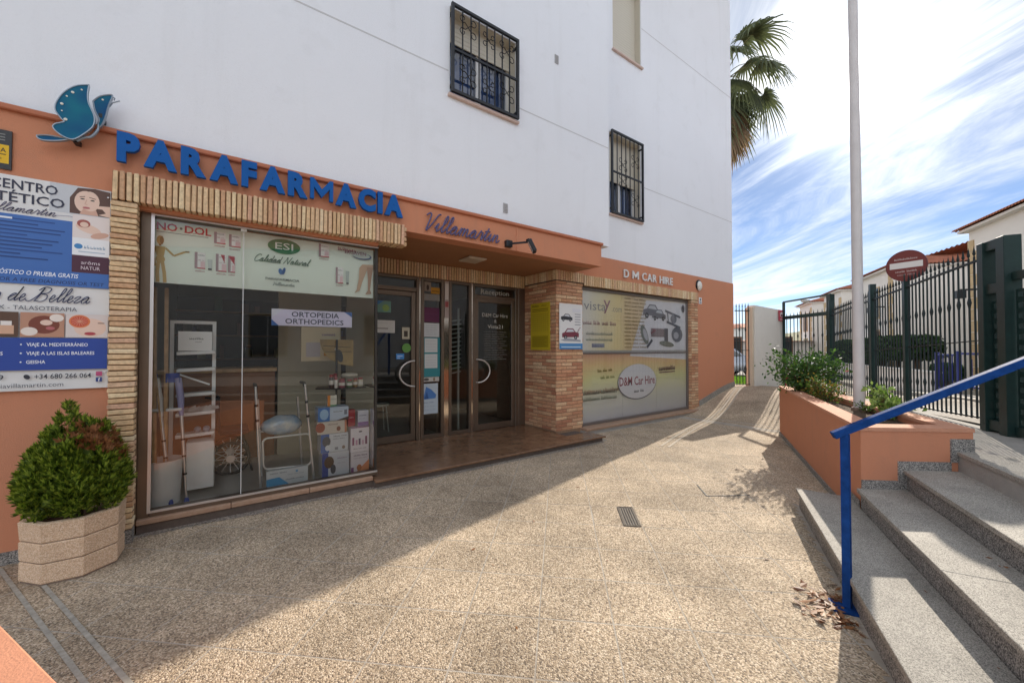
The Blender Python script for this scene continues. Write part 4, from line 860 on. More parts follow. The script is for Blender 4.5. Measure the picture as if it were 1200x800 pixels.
for (z0, z1, m_) in ((.152, 1.393, m_vl), (1.427, 2.558, m_vu)):
    for (x0, x1) in ((5.187, 6.33), (6.335, 7.48), (7.485, 8.633)):
        b = MB(); b.box(x0, x1, 5.0, 5.012, z0, z1); b.build('vinyl_panel', m_, vg)
P = Print((5.19, 5.0, .15), lift=.001); 
def A(px, py): q = onD(px, py, 5.0); return q[0] - 5.19, q[1] - .15
P.poly([A(738, 417), A(757, 352), A(804, 356), A(804, 421)], m_vw)
P.rect(0.0, 1.28, 3.44, 1.31, '#b6b4ae')
q = A(685, 362); P.text('vista', q[0] - .02, 2.06, .17, '#9b9a9c', width=.60); P.text('y', .60, 2.10, .26, '#a5808a', width=.20); P.text('.com', .84, 2.06, .12, '#b0ab9c', width=.30)
P.words(.04, 1.79, .075, .93, '#b08288', 4); P.words(.12, 1.60, .06, .74, '#989c98', 1); P.words(.12, 1.49, .06, .74, '#98a294', 1); P.rect(.27, 1.365, .62, 1.44, '#a0a3ad'); P.words(.29, 1.375, .05, .3, '#6a7096', 1)
[P.words(1.22, 1.36 + k * .075, .04, .72 - .025 * (k % 4), '#b59c70', 3) for k in range(14)]
def blob(px, py, ra, rb, c, rot=0.0): q = A(px, py); P.ell(q[0], q[1], ra, rb, c, 16, rot=rot)
for (px, py, s) in ((764, 366, .62), (772, 370, .5)): q = A(px, py); toy_car(P, q[0], q[1], s, '#7c7d86')
q0, q1 = A(779, 364), A(797, 372); P.line([q0, q1], .05, '#7e7f88'); q0, q1 = A(781, 377), A(797, 384); P.line([q0, q1], .05, '#7e7f88'); q0, q1 = A(782, 366), A(783, 379); P.line([q0, q1], .03, '#777780'); blob(789, 374, .12, .10, '#8f9098'); blob(800, 362, .06, .09, '#6a6b74')
blob(755, 392, .10, .22, '#8d928c', .5); blob(756, 392, .06, .14, '#c4c4ca', .5); q0, q1 = A(758, 407), A(764, 398); P.line([q0, q1], .06, '#6d6e76'); q = A(766, 389); P.rect(q[0] - .1, q[1] - .1, q[0] + .5, q[1] + .08, '#9a8f92'); P.rect(q[0] + .38, q[1] - .25, q[0] + .52, q[1] + .09, '#6f7078'); P.words(q[0] - .1, q[1] - .05, .08, .2, '#a8606c', 1, rot=.4)
blob(793, 392, .22, .17, '#84858d'); blob(792, 393, .10, .08, '#c4c4ca'); blob(781, 403, .28, .06, '#8b8d84', -.1); P.words(A(756, 413)[0], A(756, 413)[1] - .02, .05, 1.1, '#6e6f76', 2)
q = A(747, 447); P.ell(q[0], q[1], .635, .36, '#7d7d85', 36); P.ell(q[0] + .005, q[1] + .012, .62, .35, '#e2e2e4', 36); P.text('D&M Car Hire', q[0], q[1] - .06, .17, '#a05c66', width=1.16, bold=.012, align='c'); P.words(q[0] - .12, q[1] - .21, .06, .32, '#85868c', 2)
q = A(700, 436); P.words(q[0], q[1], .06, .42, '#a89860', 3, rot=.03); P.words(q[0] + .08, q[1] - .13, .06, .40, '#a0a670', 3, rot=.03)
q = A(684, 461); P.words(q[0] + .02, q[1] - .02, .08, .95, '#b8937c', 2, rot=.02); P.words(.02, .50, .065, .95, '#92958a', 2); P.words(.02, .39, .065, .95, '#a0a894', 2)
q = A(772, 432); P.words(q[0], q[1] - .04, .10, .62, '#8d6a6e', 1, rot=.02); P.line([(q[0], q[1] - .08), (q[0] + .6, q[1] - .07)], .02, '#8d6a6e')
P.build(vg)
cg = MB(); cg.add([(5.186, 4.985, .151), (8.634, 4.985, .151), (8.634, 4.985, 2.559), (5.186, 4.985, 2.559)], [(0, 1, 2, 3)]); cg.build('pane', glass_mat('clear_cover_glass', (.97, .98, .98), gain=.8), cw)
# ---- lamps
sp_ = thing('spotlight', 'black spotlight on a short arm fixed to the orange fascia', 'lamp', (3.05, 4.3, 2.9)); b = MB(); b.box(3.0, 3.10, 4.235, 4.30, 2.855, 2.945); b.build('base', m_black, sp_, bevel=.008)
a0 = Vector((3.07, 4.24, 2.90)); q1 = onD(620, 284, 3.98); a1 = Vector((q1[0], 3.98, q1[1] + .005)); b = MB(); b.bar(a0, a1, .022, .022); b.build('arm', m_black, sp_)
hd = thing('x', '', ''); bpy.data.objects.remove(hd)
b = MB(); b.obox(a1 + Vector((.035, -.02, -.055)), Vector((.022, -.01, .012)), Vector((.045, .06, 0)), Vector((.05, -.02, -.10)).normalized() * .085); hd = b.build('lamp_head', m_black, sp_, bevel=.008)
b = MB(); b.obox(a1 + Vector((.012, -.012, -.068)), Vector((.002, -.001, .001)), Vector((.036, .05, 0)), Vector((.05, -.02, -.10)).normalized() * .07); b.build('lens', mat('lamp_lens', (.45, .46, .48), rough=.15), hd)
b = MB(); b.obox(a1 + Vector((.0, 0, .018)), Vector((.03, 0, 0)), Vector((0, .03, 0)), Vector((0, 0, .02))); b.build('knuckle', m_black, sp_, bevel=.004)
bl = thing('bulkhead_lamp', 'round white bulkhead lamp with black hood on the orange wall', 'lamp', (8.95, 4.88, 2.97)); b = MB(); b.lathe([(.10, 0), (.10, -.03), (.09, -.035)], (8.97, 4.88, 2.965), 20, 'y'); b.build('base', m_black, bl, smooth=40)
b = MB(); b.ball((8.97, 4.845, 2.965), (.085, .05, .115), 16, 10); b.build('diffuser', mat('opal_glass', (.75, .73, .66), rough=.3), bl, smooth=60)
b = MB(); b.tube([(8.97 + .1 * math.cos(a), 4.86, 2.965 + .13 * math.sin(a)) for a in [math.pi * k / 10 for k in range(11)]], .018, 6); b.build('hood', m_black, bl, smooth=60)
pq, P = board('wall_plaque', 'small white wall plaque below the bulkhead lamp', 'sign', 9.0, 9.12, 2.55, 2.70, 4.87, .01, m_pb); P.ell(.06, .1, .03, .03, '#44485c', 14); P.rect(.02, .02, .10, .05, '#7a7c88'); P.build(pq)
sl_ = thing('soffit_lamp', 'square white ceiling lamp under the entrance soffit', 'lamp', (2.95, 5.05, 2.83)); b = MB(); b.box(2.80, 3.10, 4.88, 5.22, 2.80, 2.829); b.build('frame', mat('cream_lamp', (.55, .45, .36), rough=.5), sl_, bevel=.012); b = MB(); b.box(2.84, 3.06, 4.92, 5.18, 2.792, 2.802); b.build('diffuser', mat('opal_panel', (.5, .40, .3), rough=.4), sl_, bevel=.004)
# ================================================================ things in the shop window
# pale green health board along the top of the window
eb, P = board('window_board', 'pale green ESI product board along the top of the shop window', 'sign board', -.515, 1.325, 2.06, 2.60, 4.47, .012, mat('pale_green_board', '#edf6ea', rough=.45))
X = lambda x: x + .515
Z = lambda z: z - 2.06
P.text('NO', X(-.49), Z(2.515), .062, '#c41a2a', width=.135, bold=.022); P.text('•', X(-.340), Z(2.515), .062, '#6a7068', width=.02); P.text('DOL', X(-.305), Z(2.515), .062, '#c41a2a', width=.185, bold=.022)
for k, xx in enumerate((-.49, -.43, -.305, -.245, -.19)): P.rect(X(xx) - .005, Z(2.515), X(xx) + .018, Z(2.519), '#b0202c')
P.rect(X(-.49), Z(2.495), X(-.14), Z(2.499), '#47564a')
wd, wd2 = '#caa866', '#967440'
P.ell(X(-.465), Z(2.425), .024, .038, wd); P.ell(X(-.455), Z(2.425), .012, .036, wd2); P.rect(X(-.472), Z(2.375), X(-.458), Z(2.392), wd2); P.poly([(X(-.50), Z(2.37)), (X(-.43), Z(2.37)), (X(-.44), Z(2.29)), (X(-.487), Z(2.29))], wd); P.ell(X(-.463), Z(2.262), .03, .035, wd)
for pts, w_ in (([(-.50, 2.36), (-.515 + .008, 2.28), (-.495, 2.20)], .017), ([(-.43, 2.36), (-.375, 2.30), (-.30, 2.345), (-.275, 2.347)], .015), ([(-.475, 2.24), (-.482, 2.15), (-.478, 2.065)], .024), ([(-.45, 2.24), (-.437, 2.15), (-.432, 2.065)], .024)):
    P.line([(X(a), Z(b_)) for a, b_ in pts], w_, wd)
P.rect(X(-.30), Z(2.344), X(-.268), Z(2.35), '#54503a')
def pack(x, z, w, hh, side=True):
    P.rect(X(x), Z(z), X(x + w), Z(z + hh), '#f4f2f0'); P.rect(X(x), Z(z), X(x + w), Z(z + .010), '#c03a4e'); P.rect(X(x), Z(z), X(x + .02), Z(z + hh), '#a88e94'); P.rect(X(x + w * .55), Z(z + .012), X(x + w * .97), Z(z + hh * .45), '#e8c8cc'); P.words(X(x + .024), Z(z + hh * .8), .012, w * .6, '#6f7f7c', 1); P.words(X(x + .024), Z(z + hh * .5), .009, w * .6, '#b08088', 2); P.words(X(x + .005), Z(z - .026), .012, w * .9, '#b04a58', 1)
pack(-.10, 2.455, .085, .105); pack(.01, 2.44, .09, .115); pack(-.235, 2.21, .075, .145); P.poly([(X(-.145), Z(2.30)), (X(-.11), Z(2.30)), (X(-.115), Z(2.21)), (X(-.138), Z(2.21))], '#c8d0cc'); P.rect(X(-.14), Z(2.205), X(-.113), Z(2.22), '#3a3d42')
pack(-.085, 2.20, .08, .16); P.poly([(X(-.05), Z(2.355)), (X(-.02), Z(2.355)), (X(-.02), Z(2.28))], '#b02a3a'); pack(.005, 2.20, .055, .155); P.poly([(X(.008), Z(2.35)), (X(.055), Z(2.35)), (X(.055), Z(2.27))], '#b02a3a')
P.ell(X(.455), Z(2.505), .14, .072, '#1f7a4a', 32); P.text('ESI', X(.455), Z(2.475), .066, '#e9f0ea', width=.155, align='c', bold=.005)
print_script(P, 'Calidad Natural', X(.20), Z(2.335), .034, .47, '#3f6b50', .0055)
P.ell(X(.425), Z(2.255), .018, .03, '#3a6fae', 14, rot=.2); P.ell(X(.452), Z(2.262), .013, .036, '#2d5f9e', 14, rot=-.25); P.text('PARAFARMACIA', X(.445), Z(2.165), .024, '#33433c', width=.29, align='c', bold=.008); print_script(P, 'Villamartin', X(.355), Z(2.115), .016, .19, '#4d5d56', .0025)
pack(.765, 2.45, .10, .135); P.words(X(.95), Z(2.545), .035, .19, '#9a4a66', 1); P.ell(X(1.20), Z(2.51), .10, .036, '#2c4a86', 24); P.ell(X(1.19), Z(2.515), .095, .03, '#c9d3cf', 24); P.text('ERGAVEN', X(1.02), Z(2.52), .035, '#8d3f5c', width=.22, bold=.006)
pack(.93, 2.19, .075, .17); P.poly([(X(1.03), Z(2.33)), (X(1.065), Z(2.33)), (X(1.06), Z(2.19)), (X(1.036), Z(2.19))], '#bcc6c2'); P.rect(X(1.036), Z(2.19), X(1.06), Z(2.205), '#2a2d30')
sk1, sk2 = '#cfae90', '#b8937a'
P.poly([(X(1.20), Z(2.42)), (X(1.32), Z(2.43)), (X(1.32), Z(2.38)), (X(1.25), Z(2.36)), (X(1.20), Z(2.22)), (X(1.175), Z(2.13)), (X(1.12), Z(2.10)), (X(1.145), Z(2.14)), (X(1.165), Z(2.26)), (X(1.17), Z(2.38))], sk1)
P.poly([(X(1.25), Z(2.40)), (X(1.32), Z(2.40)), (X(1.30), Z(2.28)), (X(1.285), Z(2.15)), (X(1.30), Z(2.105)), (X(1.235), Z(2.095)), (X(1.262), Z(2.14)), (X(1.262), Z(2.27))], sk2)
P.build(eb)
ob, P = board('sticker_sign', 'white and lilac ORTOPEDIA ORTHOPEDICS strip on the shop window', 'sign', .35, 1.09, 1.722, 1.885, 4.425, .004, mat('lilac_board', '#dcd8ec', rough=.5))
P.poly([(0, .07), (0, .163), (.10, .163)], '#dfe2ee'); P.poly([(0, 0), (.0, .06), (.06, 0)], '#3f6fb4'); P.poly([(.74, .163), (.74, .11), (.66, .163)], '#3f6fb4')
P.text('ORTOPEDIA', .39, .092, .05, '#27304f', width=.44, align='c', bold=.014); P.text('ORTHOPEDICS', .385, .022, .05, '#27304f', width=.54, align='c', bold=.014); P.build(ob)
# white display rack
rk = thing('display_rack', 'tall white display rack with narrow shelves at the left of the window', 'rack', (-.25, 5.0, .112))
for xx in (-.43, -.10):
    b = MB(); b.box(xx - .015, xx + .015, 5.06, 5.09, .112, 1.775); b.build('upright', m_plastic, rk)
b = MB(); b.box(-.415, -.115, 5.06, 5.09, 1.745, 1.775); b.build('top_rail', m_plastic, rk)
for (z, yy) in ((1.455, 4.93), (1.29, 4.93), (1.05, 4.92), (.865, 4.90), (.66, 4.90)):
    b = MB(); b.obox((-.235, (yy + 5.06) / 2, z), Vector((.15, 0, .006)), Vector((0, (5.06 - yy) / 2, .0)), Vector((0, 0, .016))); b.build('shelf', m_plastic, rk, bevel=.004)
b = MB(); b.bar((-.39, 4.96, 1.26), (-.13, 4.95, 1.14), .02, .014); b.build('loose_arm', m_plastic, rk)
b = MB(); b.box(-.30, -.085, 4.84, 5.06, .15, .60); b.build('base_cabinet', m_plastic, rk, bevel=.006)
bx, P = board('carton', 'white carton standing on the upper shelf of the display rack', 'box', -.375, -.115, 1.475, 1.665, 4.935, .11, m_plastic); P.words(.085, .11, .022, .11, '#55584f', 1); P.words(.13, .085, .01, .05, '#55584f', 1); P.build(bx)
b = MB(); rr = random.Random(3)
for k in range(9):
    x = -.36 + k * .03; b.add([(x, 4.92 + rr.uniform(0, .04), .885), (x + .07, 4.93, .885 + rr.uniform(.0, .02)), (x + .06, 5.02, .905 + rr.uniform(0, .03)), (x - .01, 5.03, .885 + rr.uniform(.01, .03))], [(0, 1, 2, 3)])
b.build('leaflet_pile', mat('paper', (.66, .65, .62), rough=.7), org=(-.25, 4.97, .885), label='loose pile of white leaflets on the rack shelf', cat='leaflets')
sh = thing('slipper_pair', 'pair of blue grey slippers on the lowest rack shelf', 'slippers', (-.19, 4.95, .68))
for dx in (0, .07):
    b = MB(); b.ball((-.22 + dx, 4.95, .705), (.03, .06, .03), 12, 8); b.build('slipper', mat('slipper_grey', (.30, .36, .44), rough=.7, var=.3, vs=30), sh, smooth=60)
# bin with wooden poles
bi = thing('white_bin', 'round white plastic bin standing in the corner of the window', 'bin', (-.47, 4.86, .112)); b = MB(); b.lathe([(.125, .112), (.14, .50), (.145, .505), (.133, .505), (.12, .13)], (-.452, 4.72, 0), 28); b.build('tub', m_plastic, bi, smooth=40)
for i, (x0, y0, x1, y1, w_) in enumerate(((-.50, 4.68, -.525, 4.74, .048), (-.43, 4.70, -.445, 4.76, .045), (-.40, 4.67, -.545, 4.70, .02))):
    b = MB(); b.bar((x0, y0, .14), (x1, y1, 2.05 - .35 * (i == 2)), w_, w_ * .6); b.build('wooden_pole', m_wood, org=(x0, y0, .14), label=('broad pale wooden pole standing in the white bin', 'pale wooden pole at the right of the white bin', 'thin pale wooden stick leaning left in the white bin')[i], cat='pole', group='wooden poles in the bin')
# crutches
m_cr = mat('blue_crutch_plastic', (.05, .10, .45), rough=.4); m_lil = mat('lilac_plastic', (.34, .33, .58), rough=.45)
def crutch(xb, yb, xt, yt, lab, m1, m2):
    c = thing('crutch', lab, 'crutch', (xb, yb, .118), 'crutches in the shop window'); p0, p1 = Vector((xb, yb, .13)), Vector((xt, yt, .93)); d = (p1 - p0).normalized()
    b = MB(); b.tube([p0, p0 + d * .45], .0085, 10); b.build('lower_tube', m_alu_l, c, smooth=50); b = MB(); b.tube([p0 + d * .40, p1], .014, 10); b.build('upper_tube', m_alu_l, c, smooth=50)
    for k in (.24, .40, .55):
        b = MB(); b.tube([p0 + d * (k - .008), p0 + d * (k + .008)], .015, 10); b.build('collar', m_black, c)
    b = MB(); b.lathe([(.02, .112), (.02, .135), (.012, .16)], (xb, yb, 0), 12); b.build('foot', m1, c, smooth=40)
    b = MB(); b.tube([p1 - d * .04, p1 + d * .12 + Vector((0, .02, 0)), p1 + d * .30 + Vector((-.01, .03, 0))], [.016, .028, .026], 10); b.build('forearm_stem', m2, c, smooth=50)
    b = MB(); b.obox(p1 + Vector((-.05, -.01, .02)), Vector((.055, 0, 0)), Vector((0, .014, 0)), Vector((0, 0, .013))); b.build('hand_grip', m_plastic, c, bevel=.006)
    b = MB(); t_ = p1 + d * .30; n = 12
    for k in range(n): a0_, a1_ = -.4 + 3.9 * k / n, -.4 + 3.9 * (k + 1) / n; b.add([t_ + Vector((-.045 + .05 * math.cos(a), .045 * math.sin(a), z)) for a, z in ((a0_, -.04), (a1_, -.04), (a1_, .045), (a0_, .045))], [(0, 1, 2, 3)])
    b.build('arm_cuff', m1, c, smooth=60)
crutch(-.275, 4.60, -.325, 4.66, 'blue cuffed crutch leaning at the front of the white rack', m_cr, m_lil)
crutch(-.385, 4.62, -.47, 4.70, 'crutch with white grip leaning against the white bin', m_cr, m_plastic)
# walker
wk = thing('walking_frame', 'silver folding walking frame in the middle of the shop window', 'walker', (.5, 4.75, .112))
for (xt, xb_, yy) in ((.24, .29, 4.68), (.68, .77, 4.68), (.28, .33, 5.05), (.66, .72, 5.05)):
    b = MB(); b.tube([(xb_, yy - (.03 if yy < 5 else -.03), .115), (xt, yy, 1.12 if yy < 5 else .95)], .0125, 10); l_ = b.build('leg', m_alu_l, wk, smooth=50)
    if yy < 5:
        for z in (.93, .78): b = MB(); k = (z - .115) / 1.0; b.tube([(xb_ + (xt - xb_) * (k - .012), yy - .03 + .03 * k, z - .012), (xb_ + (xt - xb_) * (k + .012), yy - .03 + .03 * k, z + .012)], .016, 10); b.build('collar', m_black, l_)
        b = MB(); b.tube([(xt, yy, 1.10), (xt, yy + .06, 1.13), (xt + .005, yy + .3, 1.12)], .016, 10); b.build('hand_grip', m_rubber, wk, smooth=50)
rp = []
for (cx_, cz_, a0_) in ((.69, .55, 0), (.35, .55, 90), (.36, .33, 180), (.70, .31, 270)):
    for k in range(5): a = math.radians(a0_ + 22.5 * k); rp.append((cx_ + .045 * math.cos(a), 4.665, cz_ + .045 * math.sin(a)))
b = MB(); b.tube(rp + [rp[0]], .0105, 10, caps=False); b.build('front_loop', mat('pale_tube', (.7, .7, .68), rough=.3, metal=.5), wk, smooth=60)
b = MB(); b.tube([(.29, 5.04, .6), (.70, 5.04, .6)], .011, 8); b.build('rear_rail', m_alu_l, wk, smooth=50)
bg_ = MB(); bg_.ball((.485, 4.79, .695), (.19, .10, .105), 22, 14); bg_ = bg_.build('bagged_cushion', mat('clear_bag_cushion', (.68, .68, .62), rough=.18, col2=(.22, .38, .58), vs=9, coat=.6, bump=.6, bs=14), org=(.48, 4.8, .6), smooth=80, label='plastic wrapped blue and white cushion resting on the walking frame', cat='cushion')
for v in bg_.data.vertices: v.co *= 1 + .10 * mnoise.noise(v.co * 9)
# boxes
def carton(x0, x1, z0, z1, y0, y1, base, lab, fn=None, rot=0.0):
    t = thing('product_box', lab, 'box', ((x0 + x1) / 2, (y0 + y1) / 2, z0), 'product boxes in the shop window'); b = MB(); b.box(x0, x1, y0, y1, z0, z1); b.build('carton', mat('card_' + base, base, rough=.45), t, bevel=.002)
    P = Print((x0, y0, z0)); w, hh = x1 - x0, z1 - z0
    if fn: fn(P, w, hh)
    P.build(t); t.rotation_euler.z = rot; return t
def f_wide(P, w, h_): P.poly([(0, 0), (w * .55, 0), (w * .3, h_ * .55), (0, h_ * .5)], '#4f9fd0'); P.words(w * .08, h_ * .78, .016, w * .4, '#7a8890', 2); P.words(w * .45, h_ * .3, .012, w * .45, '#5a6a78', 2); P.words(w * .5, h_ * .6, .01, w * .4, '#98a4aa', 3); P.ell(w * .72, h_ * .78, .012, .012, '#6aa6d0', 10)
carton(.335, .705, .116, .275, 4.60, 4.68, '#cfd4d6', 'flat white and blue box on the floor under the walking frame', f_wide)
def f_blue(P, w, h_): P.rect(0, 0, w * .3, h_, '#3d66ac'); P.ell(w * .2, h_ * .6, w * .15, h_ * .28, '#49525f', 12); P.ell(w * .25, h_ * .25, w * .1, h_ * .16, '#d6dbe0', 12); P.words(w * .45, h_ * .82, .014, w * .5, '#46505f', 2); P.words(w * .45, h_ * .68, .012, w * .42, '#5f6978', 2); P.rect(w * .5, h_ * .1, w * .62, h_ * .25, '#8a8f98'); P.ell(w * .82, h_ * .2, w * .06, h_ * .1, '#8f7d6f', 12)
def f_hand(P, w, h_): P.rect(0, 0, w * .22, h_, '#3c4f9a'); P.ell(w * .25, h_ * .6, w * .18, h_ * .25, '#5a4028', 12); P.ell(w * .4, h_ * .3, w * .1, h_ * .2, '#4b4b52', 12); P.words(w * .55, h_ * .7, .014, w * .38, '#8b6d90', 1); P.words(w * .55, h_ * .5, .012, w * .3, '#a5a8b2', 2)
def f_top(P, w, h_): P.rect(0, 0, w * .38, h_, '#4a7cc0'); P.ell(w * .2, h_ * .5, w * .14, h_ * .4, '#9fc4e4', 12); P.words(w * .5, h_ * .62, .016, w * .3, '#474c58', 1); P.rect(w * .85, h_ * .4, w * .95, h_ * .75, '#70788a'); P.poly([(w * .6, 0), (w, 0), (w, h_ * .25)], '#5a4a44')
def f_red(P, w, h_): P.ell(w * .1, h_ * .55, w * .16, h_ * .4, '#9a4a38', 12); P.words(w * .35, h_ * .7, .014, w * .35, '#8b6f68', 1); P.ell(w * .72, h_ * .35, w * .07, h_ * .2, '#7c4434', 12); P.rect(w * .93, 0, w, h_, '#c07a5a')
def f_orange(P, w, h_): P.poly([(w * .2, 0), (w, 0), (w, h_ * .6), (w * .6, h_ * .3)], '#d98a5c'); P.ell(w * .45, h_ * .25, w * .14, h_ * .16, '#b56a3c', 12); P.rect(0, 0, w * .15, h_ * .3, '#7d4a78'); P.words(w * .15, h_ * .82, .016, w * .75, '#6b4a66', 2); P.words(w * .15, h_ * .7, .01, w * .7, '#9a8a96', 3)
def f_pink(P, w, h_): P.ell(w * .52, h_ * .80, w * .10, h_ * .03, '#4a4450', 12); [P.rect(w * a, h_ * .28, w * (a + .11), h_ * (.28 + c_), k) for a, c_, k in ((.08, .3, '#8d4a70'), (.26, .2, '#b98aa6'), (.42, .25, '#5f4a70'), (.6, .18, '#c9a8ba'), (.78, .32, '#7d4668'))]; P.words(w * .15, h_ * .12, .012, w * .7, '#7a6a76', 3); P.rect(0, h_ * .95, w, h_, '#8a5a80')
carton(.84, 1.115, .116, .375, 4.60, 4.80, '#c9ccd2', 'white box with hand picture at the bottom of the left box stack', f_hand)
carton(.825, 1.105, .378, .575, 4.60, 4.80, '#cdd2d8', 'white and blue box second from the bottom of the left stack', f_blue)
carton(.79, 1.085, .578, .712, 4.60, 4.78, '#d2c8bc', 'cream box with red brown mark in the left box stack', f_red)
carton(.795, 1.105, .715, .862, 4.60, 4.78, '#c4d2e2', 'blue and white box on top of the left box stack', f_top, )
carton(.90, .995, .865, .985, 4.66, 4.75, '#dcd8c8', 'small cream and orange box on the topmost blue box', lambda P, w, h_: (P.rect(0, 0, w * .3, h_, '#d98a3c'), P.words(w * .4, h_ * .6, .012, w * .5, '#8a8f88', 1), P.rect(w * .3, 0, w, h_ * .12, '#6aa070')))
carton(1.125, 1.318, .116, .345, 4.56, 4.68, '#d8d0d4', 'white box with orange picture beside the window corner', f_orange)
carton(1.12, 1.318, .348, .628, 4.56, 4.68, '#dcd6dc', 'white box with violet product picture near the window corner', f_pink)
carton(1.10, 1.175, .631, .815, 4.60, 4.68, '#9c2a36', 'narrow dark red box on the right box stack', lambda P, w, h_: P.words(w * .2, h_ * .5, .02, w * .6, '#d8b8b8', 1))
carton(1.20, 1.315, .631, .80, 4.58, 4.68, '#d0d0da', 'small white and violet box on top near the window corner', lambda P, w, h_: (P.rect(0, 0, w, h_ * .25, '#8a6aa0'), P.words(w * .1, h_ * .65, .014, w * .7, '#5f6480', 1), P.words(w * .1, h_ * .45, .01, w * .6, '#9a90b0', 2)))
# corner shelf with jars
cs_ = thing('glass_corner_shelf', 'dark shelf on a post holding jars above the boxes', 'shelf', (1.07, 4.75, .112)); b = MB(); b.prism([(.80, 4.78), (1.02, 4.62), (1.31, 4.66), (1.31, 4.95), (.86, 5.0)], 1.045, 1.06); b.build('shelf_board', mat('dark_shelf', (.05, .045, .045), rough=.2), cs_); b = MB(); b.box(1.02, 1.04, 4.84, 4.86, .112, 1.60); b.build('post', m_black, cs_)
jars = [(.945, 4.70, .025, .15, '#3a2a2c', 'dark brown bottle with red cap at the left of the jar shelf'), (.985, 4.66, .018, .115, '#d8d4cc', 'slim white tube among the jars'), (1.05, 4.68, .034, .10, '#8d4a5c', 'dark pink jar in the middle of the jar shelf'), (1.13, 4.67, .030, .09, '#4d6a42', 'green jar with pale lid on the jar shelf'), (1.20, 4.70, .026, .10, '#8a6a3c', 'amber jar at the right of the green jar'), (1.255, 4.70, .030, .105, '#c8c4b0', 'cream jar nearest the window corner'), (1.00, 4.78, .025, .155, '#a5444a', 'red capped bottle behind the slim white tube')]
for (x, y, r_, h_, c, lab) in jars:
    j = thing('jar', lab, 'jar', (x, y, 1.06), 'jars on the corner shelf'); b = MB(); b.lathe([(r_ * .9, 1.0605), (r_, 1.066), (r_, 1.06 + h_ * .75), (r_ * .8, 1.06 + h_ * .8)], (x, y, 0), 16); b.build('body', mat('jar_' + c, c, rough=.3), j, smooth=40); b = MB(); b.lathe([(r_ * .85, 1.06 + h_ * .8), (r_ * .85, 1.06 + h_)], (x, y, 0), 16); b.build('lid', mat('lid_' + ('w' if c[1] < 'a' else 'r'), '#d8d4cc' if c[1] < '9' and c != '#3a2a2c' else '#8d2f36', rough=.4), j, smooth=40); b = MB(); b.lathe([(r_ * 1.01, 1.06 + h_ * .25), (r_ * 1.01, 1.06 + h_ * .58)], (x, y, 0), 16); b.build('sticker', mat('jar_label', (.62, .6, .55), rough=.5), j, smooth=40)
b = MB(); b.tube([(1.16 + .07 * math.cos(2 * math.pi * k / 20), 4.80 + .05 * math.sin(2 * math.pi * k / 20), 1.19) for k in range(21)], .022, 8); b.build('rolled_support', mat('cream_foam', (.6, .56, .46), rough=.7), org=(1.16, 4.8, 1.17), smooth=70, label='cream ring cushion lying over the jars', cat='cushion')
# quarter-round picture hanging in the corner
pc_ = thing('hanging_picture', 'round yellow brown picture with a dark bottle hanging above the jars', 'picture', (1.03, 4.9, 1.3)); b = MB(); cpts = [(.86 + .36 * (1 + math.cos(math.radians(a))) - .0, 1.60 + .31 * math.sin(math.radians(a))) for a in range(180, 271, 10)] + [(1.22, 1.60)]
b.add([(x, 4.88, z) for x, z in cpts], [tuple(range(len(cpts)))]); b.add([(x, 4.886, z) for x, z in cpts], [tuple(range(len(cpts)))[::-1]]); b.build('panel', mat('ochre_print', (.42, .28, .09), rough=.5, col2=(.20, .15, .07), vs=6), pc_); P = Print((.86, 4.88, 1.29)); P.ell(.21, .12, .035, .075, '#26282a', 16, rot=.2); P.ell(.17, .20, .016, .016, '#dad6c8', 12); P.line([(.03, .24), (.33, .22)], .008, '#3a2d18'); P.line([(.05, .17), (.34, .17)], .006, '#3a2d18'); P.build(pc_)
ps, P = board('paper_notice', 'cream information panel standing behind the hanging picture', 'panel', .70, 1.12, 1.35, 1.75, 5.10, .01, mat('cream_card', '#c9bb9c', rough=.6)); P.rect(.05, .05, .2, .22, '#b6b0b4'); P.rect(.24, .06, .30, .2, '#c68a34'); P.words(.22, .3, .03, .15, '#6d4a86', 1); P.build(ps)
# counters and furniture inside
ct = thing('shop_counter', 'brown wooden counter inside the pharmacy behind the walking frame', 'counter', (.3, 6.3, .112)); b = MB(); b.box(-.60, .52, 6.0, 6.5, .112, 1.20); b.build('body', m_wood_d, ct); b = MB(); b.box(-.64, .54, 5.96, 6.55, 1.20, 1.25); b.build('top', m_wood, ct, bevel=.006)
cb2 = thing('wall_cabinet', 'dark brown shelved cabinet at the back of the pharmacy', 'cabinet', (.4, 9.1, .112)); b = MB(); b.box(-.7, 2.6, 8.95, 9.28, .112, 2.4); b.build('back', mat('dark_cabinet', (.07, .045, .03), rough=.6, var=.2, vs=3), cb2)
for k in range(5): b = MB(); b.box(-.7, 2.6, 8.70, 8.95, .45 + k * .42, .48 + k * .42); b.build('shelf', m_wood_d, cb2)
rr = random.Random(5)
for k in range(60):
    x = -.6 + rr.random() * 3.0; zz = .48 + rr.randrange(5) * .42; w_ = rr.uniform(.05, .12); h_ = rr.uniform(.1, .26); c = rr.choice(['#a8a49a', '#7d8a90', '#8a5a4a', '#5d7a5c', '#b0a070', '#6a6a90']); b = MB(); b.box(x, x + w_, 8.72, 8.85, zz, zz + h_); b.build('product', ink(c), cb2)
